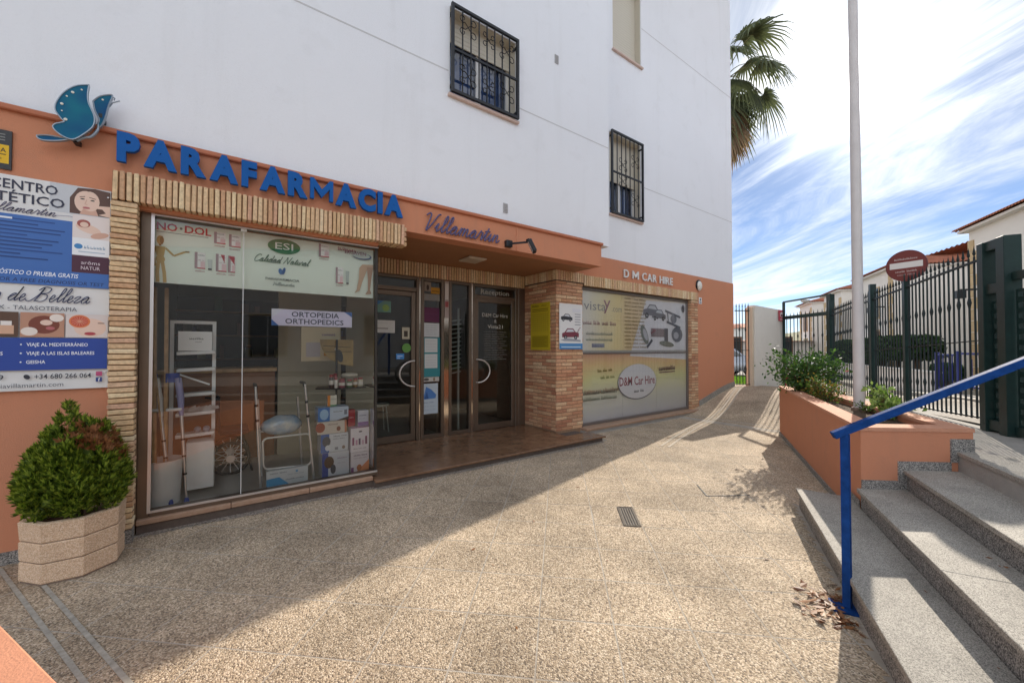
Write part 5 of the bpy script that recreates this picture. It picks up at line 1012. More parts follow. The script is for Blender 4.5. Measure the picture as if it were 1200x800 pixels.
for (x, y, lab) in ((1.72, 6.55, 'white metal stool just inside the pharmacy door'), (2.12, 6.75, 'white metal stool farther inside the pharmacy')):
    s_ = thing('stool', lab, 'stool', (x, y, .088), 'stools inside the pharmacy'); b = MB(); b.lathe([(.16, .52), (.17, .54), (.16, .56)], (x, y, 0), 20); b.build('seat', m_plastic, s_, smooth=40)
    for k in range(4): a = math.pi / 4 + k * math.pi / 2; b = MB(); b.tube([(x + .17 * math.cos(a), y + .17 * math.sin(a), .09), (x + .12 * math.cos(a), y + .12 * math.sin(a), .525)], .012, 8); b.build('leg', m_plastic, s_, smooth=50)
wd_ = thing('wheelchair', 'dark wheelchair parked inside the shop behind the glass', 'wheelchair', (.05, 5.5, .112))
for yy in (5.35, 5.75):
    b = MB(); b.tube([(.05 + .17 * math.cos(2 * math.pi * k / 24), yy, .285 + .17 * math.sin(2 * math.pi * k / 24)) for k in range(25)], .018, 8); w_ = b.build('wheel', m_rubber, wd_, smooth=60); b = MB(); b.lathe([(.04, -.02), (.04, .02)], (.05, yy, .285), 14, 'y'); b.build('hub', m_alu_l, w_)
    for k in range(6): a = math.pi * k / 6; b = MB(); b.bar((.05 - .16 * math.cos(a), yy, .285 - .16 * math.sin(a)), (.05 + .16 * math.cos(a), yy, .285 + .16 * math.sin(a)), .006); b.build('spoke', m_alu_l, w_)
    b = MB(); b.tube([(.25, yy, .12), (.15, yy, .55), (-.05, yy, .57), (-.08, yy, .95), (-.18, yy, .97)], .012, 8); b.build('side_frame', m_black, wd_, smooth=50)
b = MB(); b.box(-.06, .22, 5.37, 5.73, .54, .60); b.build('seat', mat('black_fabric', (.03, .03, .035), rough=.9), wd_, bevel=.02); b = MB(); b.box(-.09, -.05, 5.37, 5.73, .60, .95); b.build('backrest', MATS['black_fabric'], wd_, bevel=.015)
lr = thing('leaflet_stand', 'slanted white leaflet stand behind the narrow door pane', 'stand', (3.15, 6.1, .088)); b = MB(); b.box(3.02, 3.05, 6.1, 6.13, .088, 2.2); b.box(3.27, 3.30, 6.1, 6.13, .088, 2.2); b.build('frame', m_plastic, lr)
for k in range(13): z = 1.05 + k * .075; b = MB(); b.bar((3.00, 6.08, z), (3.32, 6.08, z + .05), .02, .014); b.build('slat', m_plastic, lr)
# notices on the door glazing
def notice(x0, x1, z0, z1, base, lab, fn=None, y=5.785, nm='paper_notice'):
    t = thing(nm, lab, 'notice', (x0, y, z0), 'notices on the door glass'); b = MB(); b.box(x0, x1, y, y + .003, z0, z1); b.build('sheet', mat('sheet_' + base, base, rough=.55), t); P = Print((x0, y, z0)); (fn or (lambda P, w, h_: [P.words(w * .12, h_ * (.8 - .16 * k), .012, w * .7, '#9aa0a6', 3) for k in range(5)]))(P, x1 - x0, z1 - z0); P.build(t)
notice(1.70, 2.04, 1.73, 1.915, '#c4c4be', 'white notice with one dark line on the pharmacy door', lambda P, w, h_: (P.words(w * .1, h_ * .75, .012, w * .8, '#a8aaa8', 4), P.rect(w * .12, h_ * .3, w * .7, h_ * .38, '#77706a'), P.words(w * .1, h_ * .12, .01, w * .8, '#b0b2b0', 4)))
notice(1.72, 1.98, 2.03, 2.20, '#6a9488', 'green and blue sticker at the top of the pharmacy door', lambda P, w, h_: (P.poly([(0, h_), (w * .6, h_), (0, h_ * .4)], '#3f78b0'), P.ell(w * .7, h_ * .4, w * .2, h_ * .3, '#86a85a', 14)))
notice(2.15, 2.27, 1.64, 1.82, '#b8b29c', 'small beige card with a dark picture on the pharmacy door', lambda P, w, h_: P.rect(w * .25, h_ * .2, w * .75, h_ * .7, '#3c342c'))
notice(2.06, 2.185, 1.335, 1.42, '#3f86c8', 'small blue card sticker on the pharmacy door', lambda P, w, h_: (P.rect(w * .15, h_ * .5, w * .8, h_ * .62, '#cfe2f2'), P.rect(w * .15, h_ * .2, w * .5, h_ * .3, '#cfe2f2')))
b = MB(); b.lathe([(.07, 0), (.07, -.003)], (2.22, 5.784, 1.505), 22, 'y'); b.build('round_sticker', mat('green_sticker', (.12, .30, .06), rough=.5), org=(2.22, 5.784, 1.43), label='round green sticker on the pharmacy door', cat='sticker')
notice(2.505, 2.765, 1.915, 2.145, '#5a1f46', 'dark purple sheet on the pane between the doors', lambda P, w, h_: P.rect(w * .05, h_ * .55, w * .95, h_ * .56, '#7a4a68'))
notice(2.50, 2.765, 1.68, 1.90, '#c2c6c6', 'white printed sheet below the purple sheet')
notice(2.47, 2.78, 1.05, 1.672, '#2f7f86', 'teal backing board carrying two white pages', lambda P, w, h_: (P.rect(w * .15, h_ * .62, w * .85, h_ * .98, '#c6cac8'), P.rect(w * .15, h_ * .22, w * .85, h_ * .58, '#c6cac8'), [P.words(w * .22, h_ * (.9 - .07 * k), .010, w * .55, '#9aa0a6', 3) for k in range(4)], [P.words(w * .22, h_ * (.5 - .07 * k), .010, w * .55, '#9aa0a6', 3) for k in range(4)]))
notice(2.475, 2.765, .975, 1.045, '#b9b6ae', 'strip with two small dark pictures below the teal board', lambda P, w, h_: (P.ell(w * .25, h_ * .5, w * .15, h_ * .35, '#54504e', 12), P.ell(w * .7, h_ * .5, w * .06, h_ * .4, '#7d6448', 12)))
notice(2.455, 2.745, .47, .945, '#b4c0c8', 'poster with a blue building low on the middle pane', lambda P, w, h_: (P.poly([(w * .15, h_ * .55), (w * .3, h_ * .9), (w * .6, h_ * .8), (w * .9, h_ * .62), (w * .85, h_ * .5), (w * .2, h_ * .48)], '#4a78b4'), P.poly([(w * .2, h_ * .5), (w * .45, h_ * .5), (w * .35, h_ * .75)], '#2f558c'), P.words(w * .15, h_ * .36, .02, w * .6, '#5f7a9a', 2), P.words(w * .15, h_ * .24, .012, w * .7, '#8498aa', 4), P.words(w * .15, h_ * .12, .012, w * .7, '#8498aa', 4)))
notice(2.50, 2.77, 2.255, 2.36, '#8f8c84', 'grey strip notice near the top of the middle pane')
notice(2.62, 2.77, 2.37, 2.47, '#c08a1e', 'small yellow sticker at the top of the middle pane', lambda P, w, h_: P.rect(w * .1, h_ * .3, w * .9, h_ * .5, '#8a5f10'))
notice(2.51, 2.62, 2.40, 2.55, '#8f8478', 'small picture card at the top of the middle pane', lambda P, w, h_: P.ell(w * .5, h_ * .4, w * .2, h_ * .3, '#3a2f2a', 12))
notice(2.845, 2.92, 1.99, 2.58, '#a89a94', 'narrow vertical strip on the metal door post', lambda P, w, h_: (P.rect(w * .1, h_ * .5, w * .9, h_ * .95, '#cfcac4'), P.rect(w * .1, h_ * .3, w * .9, h_ * .45, '#9a4a4a')), y=5.755)
rl = thing('door_lettering', 'white Reception lettering over the right door', 'lettering', (3.55, 5.78, 2.42)); P = Print((3.50, 5.795, 2.41)); P.text('Reception', .05, .035, .085, '#b9b8ae', width=.60, bold=.005); P.build(rl, 'lettering')
rl = thing('door_lettering', 'white D&M Car Hire lettering and list on the right door glass', 'lettering', (3.55, 5.78, 1.3)); P = Print((3.49, 5.795, 1.25)); P.text('D&M Car Hire', .36, .80, .065, '#b4b3a9', width=.54, align='c', bold=.01); P.text('&', .36, .70, .06, '#b4b3a9', align='c'); P.text('Vista21', .36, .60, .065, '#b4b3a9', width=.32, align='c', bold=.01)
for k in range(13): P.words(.12, .53 - k * .04, .018, (.48, .44, .5, .4)[k % 4], '#8c8b84', 3)
P.build(rl, 'lettering')
# ================================================================ things in the court
gt = thing('drain_grate', 'dark slotted drain grate set into the paving', 'grate', (2.95, 2.2, 0)); GV0, GV1, GW0, GW1 = .552, .685, 3.437, 3.832
def gv(v, w, z): p = E1 * w + E2 * v; return (p.x, p.y, z)
b = MB(); b.add([gv(GV0, GW0, -.003), gv(GV1, GW0, -.003), gv(GV1, GW1, -.003), gv(GV0, GW1, -.003)], [(0, 1, 2, 3)]); b.build('pit', mat('pit_black', (.012, .011, .010), rough=1), gt)
for k in range(6): v = GV0 + (GV1 - GV0) * (k + .5) / 6; b = MB(); b.bar(gv(v, GW0 + .012, .0), gv(v, GW1 - .012, .0), .009, .012); b.build('bar', mat('grate_iron', (.10, .085, .07), rough=.6, metal=.5, var=.2, vs=30), gt)
b = MB(); [b.bar(gv(*p, 0), gv(*q, 0), .012, .012) for p, q in (((GV0, GW0), (GV1, GW0)), ((GV1, GW0), (GV1, GW1)), ((GV1, GW1), (GV0, GW1)), ((GV0, GW1), (GV0, GW0)))]; b.build('rim', MATS['grate_iron'], gt)
hf = MB()
for p, q in (((817, 568), (828, 581)), ((828, 581), (878, 580))): a, c = onG(*p), onG(*q); hf.bar((a[0], a[1], .001), (c[0], c[1], .001), .012, .006)
hf.build('hatch_edge', m_black, org=(*onG(828, 581), 0), label='black metal edge of a hatch in the paving near the planter wall', cat='hatch')
# concrete pot with conifer
PC = Vector((-.828, 3.99, 0)); R0 = .247
pt_ = thing('plant_pot', 'octagonal pinkish concrete pot with three grooved tiers against the orange wall', 'plant pot', tuple(PC))
m_pot = speckle_mat('pot_concrete', ['#dcc0a2', '#ccad8f', '#e6cfb5', '#c0a186', '#d8b999'], 240, rough=.85, bump=.3, dist=.003, blotch=.1)
def octa(r, z, a0=math.radians(20)): return [(PC.x + r * math.cos(a0 + k * math.pi / 4), PC.y + r * math.sin(a0 + k * math.pi / 4), z) for k in range(8)]
for k in range(3):
    b = MB(); z0, z1 = .012 + k * .128, .012 + k * .128 + .122; rings = [octa(R0 * .985, z0), octa(R0, z0 + .006), octa(R0 * 1.0 + .004 * k, z1 - .006), octa(R0 * .985, z1)]
    vs_ = [p for r_ in rings for p in r_]; fs_ = [(i * 8 + j, i * 8 + (j + 1) % 8, (i + 1) * 8 + (j + 1) % 8, (i + 1) * 8 + j) for i in range(3) for j in range(8)]; fs_ += [tuple(range(8))[::-1]]
    if k < 2: fs_.append(tuple(range(24, 32)))
    b.add(vs_, fs_)
    if k == 2: b.add(octa(R0 * .985, z1) + octa(R0 * .86, z1) + octa(R0 * .84, z1 - .09), [(j, (j + 1) % 8, 8 + (j + 1) % 8, 8 + j) for j in range(8)] + [(8 + j, 8 + (j + 1) % 8, 16 + (j + 1) % 8, 16 + j) for j in range(8)])
    b.build('tier', m_pot, pt_)
b = MB(); rings = octa(R0 * .97, .0) + octa(R0 * .97, .37); b.add(rings[:8] + rings[8:], [(j, (j + 1) % 8, 8 + (j + 1) % 8, 8 + j) for j in range(8)]); b.build('groove_core', mat('pot_groove', (.22, .16, .12), rough=.95), pt_)
b = MB(); b.add(octa(R0 * .85, .325), [tuple(range(8))]); b.build('soil', m_soil, pt_)
# sunlit low wall at the lower left corner
lw = thing('low_wall', 'low sunlit orange wall in the lower left corner', 'wall', (-.6, 1.9, 0)); d_ = Vector((.46, -.888, 0)); n_ = Vector((-.888, -.46, 0)); c0 = Vector((-.415, 1.774, 0))
b = MB(); q = [c0 + d_ * -.62, c0 + d_ * 2.2, c0 + d_ * 2.2 + n_ * .9, c0 + d_ * -.62 + n_ * .9]; b.prism([(p.x, p.y) for p in q], 0, .46); b.build('body', m_orange, lw); q = [c0 + d_ * -.64 - n_ * .012, c0 + d_ * 2.2 - n_ * .012, c0 + d_ * 2.2 + n_ * .9, c0 + d_ * -.64 + n_ * .9]; b = MB(); b.prism([(p.x, p.y) for p in q], .46, .50); b.build('coping', mat('pale_orange_coping', (.60, .27, .16), rough=.85, var=.08, vs=9, bump=.3, bs=120, world=True), lw, bevel=.006)
sbn = MB()
for off in (0, .10):
    a, c = Vector((*onG(0, 672), .0)), Vector((*onG(82, 785), .0)); d__ = (c - a).normalized(); n__ = Vector((d__.y, -d__.x, 0)); a = a - d__ * .1; c = c + d__ * 1.2
    q = [a - n__ * off, c - n__ * off, c - n__ * (off + .022), a - n__ * (off + .022)]; sbn.add([(p.x, p.y, .004) for p in q], [(0, 1, 2, 3)])
sbn.build('paving_edging_line', mat('greenish_edging', (.37, .345, .295), rough=.9, var=.3, vs=22, world=True), kind='structure')
# ================================================================ stairs
sx_ = thing('stairs', 'light grey granite stairs rising to the right', 'stairs', (4.2, 1.2, 0)); Zs = [.18, .34, .50, .66]; far_l = [4.38 * .8917 + 1.435 * .4526, None, None, None]
def planter_front(q):   # far end of a step against the planter front (line C-E), as length along SD for a given q
    C_, E_ = Vector((4.275, .945, 0)), Vector((4.93, .38, 0)); d = E_ - C_; t = (q - C_.dot(SQ)) / d.dot(SQ); return (C_ + d * t).dot(SD) - .004
for i in range(4):
    q0 = Lq[i]; q1 = Lq[i + 1] if i < 3 else 2.2; z = Zs[i]; zb = Zs[i - 1] if i else -.02
    fe0 = far_l[0] if i == 0 else planter_front(max(q0, 1.035)); fe1 = (far_l[0] - .06) if i == 0 else planter_front(q1)
    if i == 3: fe0 = planter_front(q0); fe1 = fe0 - .02
    s_ = MB(); A0, A1 = stp(-1.2, q0), stp(fe0, q0); B0, B1 = stp(-1.2, q1 + .02), stp(fe1, q1 + .02)
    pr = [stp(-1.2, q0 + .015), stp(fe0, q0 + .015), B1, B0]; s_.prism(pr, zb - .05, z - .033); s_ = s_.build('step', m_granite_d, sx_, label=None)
    # treads in separate slabs with fine joints
    nsl = 4; 
    for k in range(nsl):
        l0 = -1.2 + (fe0 + 1.2) * k / nsl; l1 = -1.2 + (fe0 + 1.2) * (k + 1) / nsl; e1 = l1 if k < nsl - 1 else fe1; s0 = l0
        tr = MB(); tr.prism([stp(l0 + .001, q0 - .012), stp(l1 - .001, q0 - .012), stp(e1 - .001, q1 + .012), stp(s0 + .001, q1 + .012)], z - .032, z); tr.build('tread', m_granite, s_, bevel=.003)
# ================================================================ raised planter
C_ = Vector((4.275, .945)); F_ = Vector((7.83, 2.81)); G_ = Vector((8.0, 2.37)); Ee = Vector((4.93, .385))
def inset(poly, d):
    n = len(poly); o = []
    for i in range(n):
        p0, p1, p2 = poly[i - 1], poly[i], poly[(i + 1) % n]; e0 = (p1 - p0).normalized(); e1 = (p2 - p1).normalized(); n0 = Vector((e0.y, -e0.x)); n1 = Vector((e1.y, -e1.x)); b = (n0 + n1); b = b / max(.2, b.dot(n0)); o.append(p1 + b * d)
    return o
outer = [C_, F_, G_, Ee]; inner = inset(outer, .15)
pb_ = thing('raised_planter', 'long orange rendered planter with pale coping beside the stairs', 'planter', (5.8, 1.4, 0))
def ring(b, o, i, z0, z1):
    n = len(o); b.add([(p.x, p.y, z0) for p in o] + [(p.x, p.y, z1) for p in o] + [(p.x, p.y, z1) for p in i] + [(p.x, p.y, z0) for p in i], [f for k in range(n) for f in ((k, (k + 1) % n, n + (k + 1) % n, n + k), (n + k, n + (k + 1) % n, 2 * n + (k + 1) % n, 2 * n + k), (2 * n + k, 2 * n + (k + 1) % n, 3 * n + (k + 1) % n, 3 * n + k))])
b = MB(); ring(b, outer, inner, -.02, .815); bw = b.build('wall', m_orange, pb_)
b = MB(); ring(b, inset(outer, -.008), inset(outer, .16), .815, .845); b.add([(p.x, p.y, .815) for p in inset(outer, -.008)] + [(p.x, p.y, .815) for p in inset(outer, .16)], [(k, 4 + k, 4 + (k + 1) % 4, (k + 1) % 4) for k in range(4)]); b.build('coping', mat('pale_coping', (.60, .29, .18), rough=.85, var=.1, vs=9, bump=.3, bs=110, world=True), pb_)  # coping paint slightly paler than the orange wall
b = MB(); b.add([(p.x, p.y, .77) for p in inner], [tuple(range(4))[::-1]]); b.build('soil', m_soil, pb_)
b = MB(); dn = Vector((-(F_ - C_).y, (F_ - C_).x)).normalized(); q0, q1 = C_ + (F_ - C_) * .14 + dn * .014, F_ + dn * .014; b.add([(q0.x, q0.y, 0), (q1.x, q1.y, 0), (q1.x, q1.y, .055), (q0.x, q0.y, .055), (q1.x - dn.x * .014, q1.y - dn.y * .014, .055), (q0.x - dn.x * .014, q0.y - dn.y * .014, .055)], [(0, 3, 2, 1), (3, 5, 4, 2)]); b.build('plinth', m_granite_d, pb_)
hp = MB(); c_ = C_ + (F_ - C_) * .075 + dn * .002; e_ = (F_ - C_).normalized(); hp.obox((c_.x, c_.y, .50), Vector((e_.x, e_.y, 0)) * .055, Vector((dn.x, dn.y, 0)) * .006, Vector((0, 0, .075))); hp.build('access_plate', m_orange, pb_, bevel=.003)
# granite trim stepping up the planter front
fd = (Ee - C_).normalized(); fn = Vector((fd.y, -fd.x)); lf = (Ee - C_).length
def on_front(s, z, off=.012): p = C_ + fd * s + fn * off; return (p.x, p.y, z)
def sq(q): return ((q - Vector((C_.x, C_.y, 0)).dot(SQ)) / Vector((fd.x, fd.y, 0)).dot(SQ))
s2, s3, s4 = 0.0, sq(Lq[2]), sq(Lq[3])
for (a0, a1, z0, z1) in ((0.0, s3 - .055, .34, .41), (s3 - .055, s3 + .01, .34, .57), (s3 + .01, s4 - .06, .50, .57), (s4 - .06, lf, .50 if False else .57, .76)):
    b = MB(); b.add([on_front(a0, z0), on_front(a1, z0), on_front(a1, z1), on_front(a0, z1), on_front(a0, z1, 0), on_front(a1, z1, 0), on_front(a0, z0, 0), on_front(a1, z0, 0)], [(0, 1, 2, 3), (3, 2, 5, 4), (0, 3, 4, 6), (1, 7, 5, 2)]); b.build('granite_trim', m_granite_d, pb_)
b = MB(); q = C_ + (F_ - C_) * .0; b.add([(C_.x + dn.x * .012, C_.y + dn.y * .012, .16), (C_.x + e_.x * .36 + dn.x * .012, C_.y + e_.y * .36 + dn.y * .012, .16), (C_.x + e_.x * .36 + dn.x * .012, C_.y + e_.y * .36 + dn.y * .012, .24), (C_.x + dn.x * .012, C_.y + dn.y * .012, .24)], [(0, 3, 2, 1)]); b.build('granite_trim', m_granite_d, pb_)
# ================================================================ blue handrail
hr = thing('handrail', 'bright blue square handrail and post at the foot of the stairs', 'handrail', (2.92, .715, 0)); b = MB(); b.box(2.92 - .019, 2.92 + .019, .715 - .019, .715 + .019, 0, 1.0); hpost = b.build('post', m_blue, hr); hpost.rotation_euler = (0, 0, 0)
b = MB(); b.obox((2.90, .725, .006), Vector((.055, .03, 0)), Vector((-.03, .055, 0)), Vector((0, 0, .006))); b.build('foot_plate', m_blue, hr, bevel=.002)
rd = Vector((.611, -.791, .515)); r0 = Vector((2.92, .715, 1.02)) - rd * .06; r1 = r0 + rd * 2.4; b = MB(); b.bar(r0, r1, .044, .040); b.build('rail', m_blue, hr, bevel=.005, seg=2)
p2 = Vector((2.92, .715, 1.02)) + rd * 2.2; b = MB(); b.box(p2.x - .025, p2.x + .025, p2.y - .025, p2.y + .025, .655, p2.z); b.build('post', m_blue, hr)
# dry leaves swept against the post
rr = random.Random(11); b = MB()
for k in range(120):
    a = rr.gauss(0, 1), rr.gauss(0, 1); x = 2.83 + a[0] * .11 + a[1] * .03; y = .78 + a[1] * .075
    if (x * .4526 - y * .8917) > .685: continue
    L_ = rr.uniform(.014, .042); an = rr.uniform(0, 6.28); w_ = L_ * rr.uniform(.25, .5); z = rr.uniform(.002, .018); d = Vector((math.cos(an), math.sin(an), rr.uniform(-.2, .2))); s_ = Vector((-d.y, d.x, rr.uniform(-.5, .5))); p = Vector((x, y, z)); b.add([p - d * L_, p + s_ * w_, p + d * L_ + Vector((0, 0, .005)), p - s_ * w_], [(0, 1, 2, 3)])
for k in range(46):
    x, y = rr.uniform(.8, 6.5), rr.uniform(1.0, 3.9)
    if not in_court(x, y): continue
    L_ = rr.uniform(.008, .022); an = rr.uniform(0, 6.28); d = Vector((math.cos(an), math.sin(an), .1)); s_ = Vector((-d.y, d.x, .3)); p = Vector((x, y, .004)); b.add([p - d * L_, p + s_ * L_ * .4, p + d * L_, p - s_ * L_ * .4], [(0, 1, 2, 3)])
for k in range(30):
    l_ = rr.uniform(1.0, 3.6); i = rr.randrange(4); p = SD * l_ + SQ * ((Lq + [2.1])[i + 1] - .02 - abs(rr.gauss(0, .03))); p.z = Zs[i] + .004; L_ = rr.uniform(.008, .02); an = rr.uniform(0, 6.28); d = Vector((math.cos(an), math.sin(an), .1)); s_ = Vector((-d.y, d.x, .3)); b.add([p - d * L_, p + s_ * L_ * .4, p + d * L_, p - s_ * L_ * .4], [(0, 1, 2, 3)])
b.build('leaf_litter', leaf_mat('dry_leaf', '#5a2c16', '#a8764a', trans=.15), kind='stuff', label='dry brown leaves swept around the blue post', cat='leaves')
# ================================================================ flag pole
fp = thing('flag_pole', 'tall white painted pole rising out of the planter', 'pole', (6.01, 1.335, .77)); b = MB(); b.tube([(6.01, 1.335, .76), (6.01, 1.335, 3.2), (5.995, 1.34, 8.6)], [.054, .050, .039], 20); b.build('shaft', m_pole, fp, smooth=50); b = MB(); b.lathe([(.075, .77), (.075, .80), (.064, .81)], (6.01, 1.335, 0), 20); b.build('base_ring', mat('rusty_base', (.22, .15, .11), rough=.8, var=.3, vs=20), fp, smooth=40); b = MB(); b.ball((5.995, 1.34, 8.65), .07, 14, 10); b.build('finial', m_pole, fp, smooth=60)
# ================================================================ railings
def spear(b, x, y, z): b.add([(x - .016, y, z), (x, y - .016, z), (x + .016, y, z), (x, y + .016, z), (x, y, z + .10), (x, y, z - .035)], [(0, 1, 4), (1, 2, 4), (2, 3, 4), (3, 0, 4), (1, 0, 5), (2, 1, 5), (3, 2, 5), (0, 3, 5)])
def knob(b, z): b.add([(-.007, -.007, z - .06), (.007, -.007, z - .06), (.007, .007, z - .06), (-.007, .007, z - .06), (-.015, -.015, z), (.015, -.015, z), (.015, .015, z), (-.015, .015, z), (-.007, -.007, z + .06), (.007, -.007, z + .06), (.007, .007, z + .06), (-.007, .007, z + .06)], [(j, (j + 1) % 4, 4 + (j + 1) % 4, 4 + j) for j in range(4)] + [(4 + j, 4 + (j + 1) % 4, 8 + (j + 1) % 4, 8 + j) for j in range(4)])
b = MB(); b.use(m_fence); b.box(-.0075, .0075, -.0075, .0075, .04, 1.90); spear(b, 0, 0, 1.93); bar_plain = b.mesh('bar')
b = MB(); b.use(m_fence); b.box(-.0075, .0075, -.0075, .0075, .04, 1.90); spear(b, 0, 0, 1.93); knob(b, .42); knob(b, 1.38); bar_knob = b.mesh('bar')
def railing(p0, p1, label, hgt=1.84, pitch=.118, n=None, mid=.93, posts=(), zscale=1.0, name='railing', zf=None):
    p0, p1 = Vector(p0), Vector(p1); t = thing(name, label, 'railing', tuple(p0)); L_ = (p1.xy - p0.xy).length; n = n or int(L_ / pitch); ang = math.atan2(p1.y - p0.y, p1.x - p0.x)
    for k in range(n):
        f = (k + .5) / n; p = p0.lerp(p1, f); piece('bar', bar_knob if k % 2 else bar_plain, p, t, rot=(0, 0, ang), scale=(1, 1, zscale))
    for z, w_ in ((.06, .03), (mid, .014), (hgt, .035)):
        b = MB(); b.bar(p0 + Vector((0, 0, z)), p1 + Vector((0, 0, z)), .03 if w_ > .02 else .012, w_ * .6 if w_ > .02 else .012); b.build('rail', m_fence, t)
    for f, w_, hh in posts:
        p = p0.lerp(p1, f); b = MB(); u = Vector((math.cos(ang), math.sin(ang), 0)); v = Vector((-u.y, u.x, 0)); b.obox(p + Vector((0, 0, hh / 2)), u * w_ / 2, v * w_ / 2, Vector((0, 0, hh / 2 + .04))); b.build('post', m_green, t)
    return t
f0, f1 = SP(.06, 0), SP(5.3, 0)
railing(f0, f1, 'long dark green railing with spear tips behind the planter', posts=((.315, .07, 2.0), (.55, .085, 2.08), (.995, .10, 2.15)), n=52)
# round sign on the railing post
sp0 = Vector(SP(1.72, -.06)); sc_ = sp0 + Vector((0, 0, 2.08)); q_ = onG(0, 0, 3); 
sgn = thing('round_sign', 'round red no entry sign with a white bar on the railing post', 'sign', tuple(sp0 + Vector((0, 0, 1.85))))
vd = Vector((-sc_.x, -sc_.y, 0)).normalized(); vd = (vd * .85 + Vector((-.486, .873, 0)) * .3).normalized(); vr = Vector((-vd.y, vd.x, 0)); scz = CAMH + (408 - 312) / 460 * (sc_.x * _s + sc_.y * _c)
ctr = Vector((sc_.x, sc_.y, scz)) + vr * .07; R_ = .235; b = MB(); pts = [ctr + vr * R_ * math.cos(2 * math.pi * k / 40) + Vector((0, 0, R_ * math.sin(2 * math.pi * k / 40))) for k in range(40)]
b.add([p + vd * .012 for p in pts] + [p - vd * .012 for p in pts], [tuple(range(40)), tuple(range(40, 80))[::-1]] + [(k, 40 + k, 40 + (k + 1) % 40, (k + 1) % 40) for k in range(40)]); b.build('disc', mat('sign_red', (.15, .03, .026), rough=.45, var=.08, vs=6), sgn)
P = Print(ctr + vd * .0125 - vr * R_ - Vector((0, 0, R_)), vr, vd, step=.0004); P.ell(R_, R_, R_ * .93, R_ * .93, '#74302a', 36); P.rect(R_ - .185, R_ - .035, R_ + .185, R_ + .055, '#e0dad4'); P.words(R_ - .13, R_ + .09, .03, .26, '#cdbab4', 1); P.words(R_ - .12, R_ - .095, .028, .24, '#cdbab4', 2); P.words(R_ - .10, R_ - .145, .025, .20, '#b59a94', 2); P.build(sgn)
b = MB(); b.bar(ctr - vd * .02 + Vector((0, 0, -.24)), ctr - vd * .02 + Vector((0, 0, .1)), .04, .02); b.build('bracket', m_green, sgn)
# ================================================================ green gate at the right
gg = thing('green_gate', 'dark green steel gate with punched holes at the right edge', 'gate', SP(-.05, 0)); g0 = Vector(SP(-.14, -.02)); gu = FD * -1.0; gv_ = FO * -1.0
def gb(s0, s1, d0, d1, z0, z1): return (g0 + gu * ((s0 + s1) / 2) + gv_ * ((d0 + d1) / 2) + Vector((0, 0, (z0 + z1) / 2)), gu * (s1 - s0) / 2, gv_ * (d1 - d0) / 2, Vector((0, 0, (z1 - z0) / 2)))
for (s0, s1, d0, d1) in ((0, .10, -.05, .08), (.30, .42, -.05, .08)):
    b = MB(); b.obox(*gb(s0, s1, d0, d1, -.05, 1.98)); b.build('post', m_green, gg, bevel=.004)
for (z0, z1) in ((1.88, 1.98), (1.42, 1.52), (-.02, .08)):
    b = MB(); b.obox(*gb(.10, .30, -.03, .06, z0, z1)); b.build('cross_bar', m_green, gg)
def punched(s0, s1, z0, z1, hw, hh, pz, nx):
    b = MB(); y_ = .0; n = int((z1 - z0) / pz); cw = (s1 - s0) / nx
    for c in range(nx):
        for k in range(n):
            a0, a1, c0, c1 = s0 + c * cw, s0 + (c + 1) * cw, z0 + k * pz, z0 + (k + 1) * pz; m0, m1 = (a0 + a1) / 2 - hw / 2, (a0 + a1) / 2 + hw / 2; k0, k1 = (c0 + c1) / 2 - hh / 2, (c0 + c1) / 2 + hh / 2
            for q in ((a0, m0, c0, c1), (m1, a1, c0, c1), (m0, m1, c0, k0), (m0, m1, k1, c1)): b.obox(*gb(q[0], q[1], .004, .010, q[2], q[3]))
    return b
punched(.10, .30, .08, 1.42, .055, .055, .105, 2).build('punched_panel', m_green, gg)
punched(.44, 2.2, .06, 1.52, .06, .05, .105, 15).build('punched_panel', m_green, gg, label='sliding leaf with rows of punched holes')
for z0, z1 in ((1.52, 1.60), (-.02, .06)): b = MB(); b.obox(*gb(.43, 2.2, -.02, .03, z0, z1)); b.build('leaf_rail', m_green, gg)
# ================================================================ street gate, side railing, white wall
W0_, W1_ = Vector((11.11, 4.53)), Vector((12.5, 4.37))
ww = thing('white_wall', 'white rendered free standing wall beside the street gate', 'wall', (11.8, 4.45, .5)); b = MB(); zt0, zt1 = 2.62, 2.62
b.prism([(11.11, 4.53), (12.5, 4.37), (12.53, 4.57), (11.13, 4.73)], .40, [2.62, 2.55, 2.55, 2.62]); b.build('wall', mat('warm_white_render', (.74, .70, .64), rough=.85, var=.05, vs=2, bump=.2, bs=120, world=True), ww)
b = MB(); b.box(11.02, 11.105, 4.56, 4.72, .40, 2.56); b.build('end_pillar', mat('cream_pillar', (.68, .56, .42), rough=.8, var=.05, vs=4), ww)
railing((10.74, 4.86, .50), (11.04, 4.62, .50), 'short black railing between the orange wall and the white wall', n=5, hgt=1.98, mid=.95, zscale=1.08, name='railing')
gA, gB = Vector((*SP(5.32, 0)[:2], .44)), Vector((12.42, 4.33, .44))
sg = railing(gA + (gB - gA) * .03, gA + (gB - gA) * .97, 'street gate of dark spear bars under a rectangular frame', n=11, hgt=1.86, mid=.9, name='street_gate')
gu_ = (gB - gA).normalized(); up = Vector((0, 0, 1))
for (f, hh) in ((0.0, 2.33), (1.0, 2.33)):
    b = MB(); p = gA.lerp(gB, f); w_ = .11 if f == 0 else .05; b.obox(p + up * hh / 2, gu_ * w_ / 2, Vector((-gu_.y, gu_.x, 0)) * w_ / 2, up * hh / 2); b.build('post', m_green, sg)
b = MB(); b.bar(gA + up * 2.33, gB + up * 2.33, .05, .04); b.build('top_bar', m_green, sg); b = MB(); b.bar(gA + up * 1.90, gB + up * 1.90, .06, .07); b.build('lock_bar', m_green, sg)
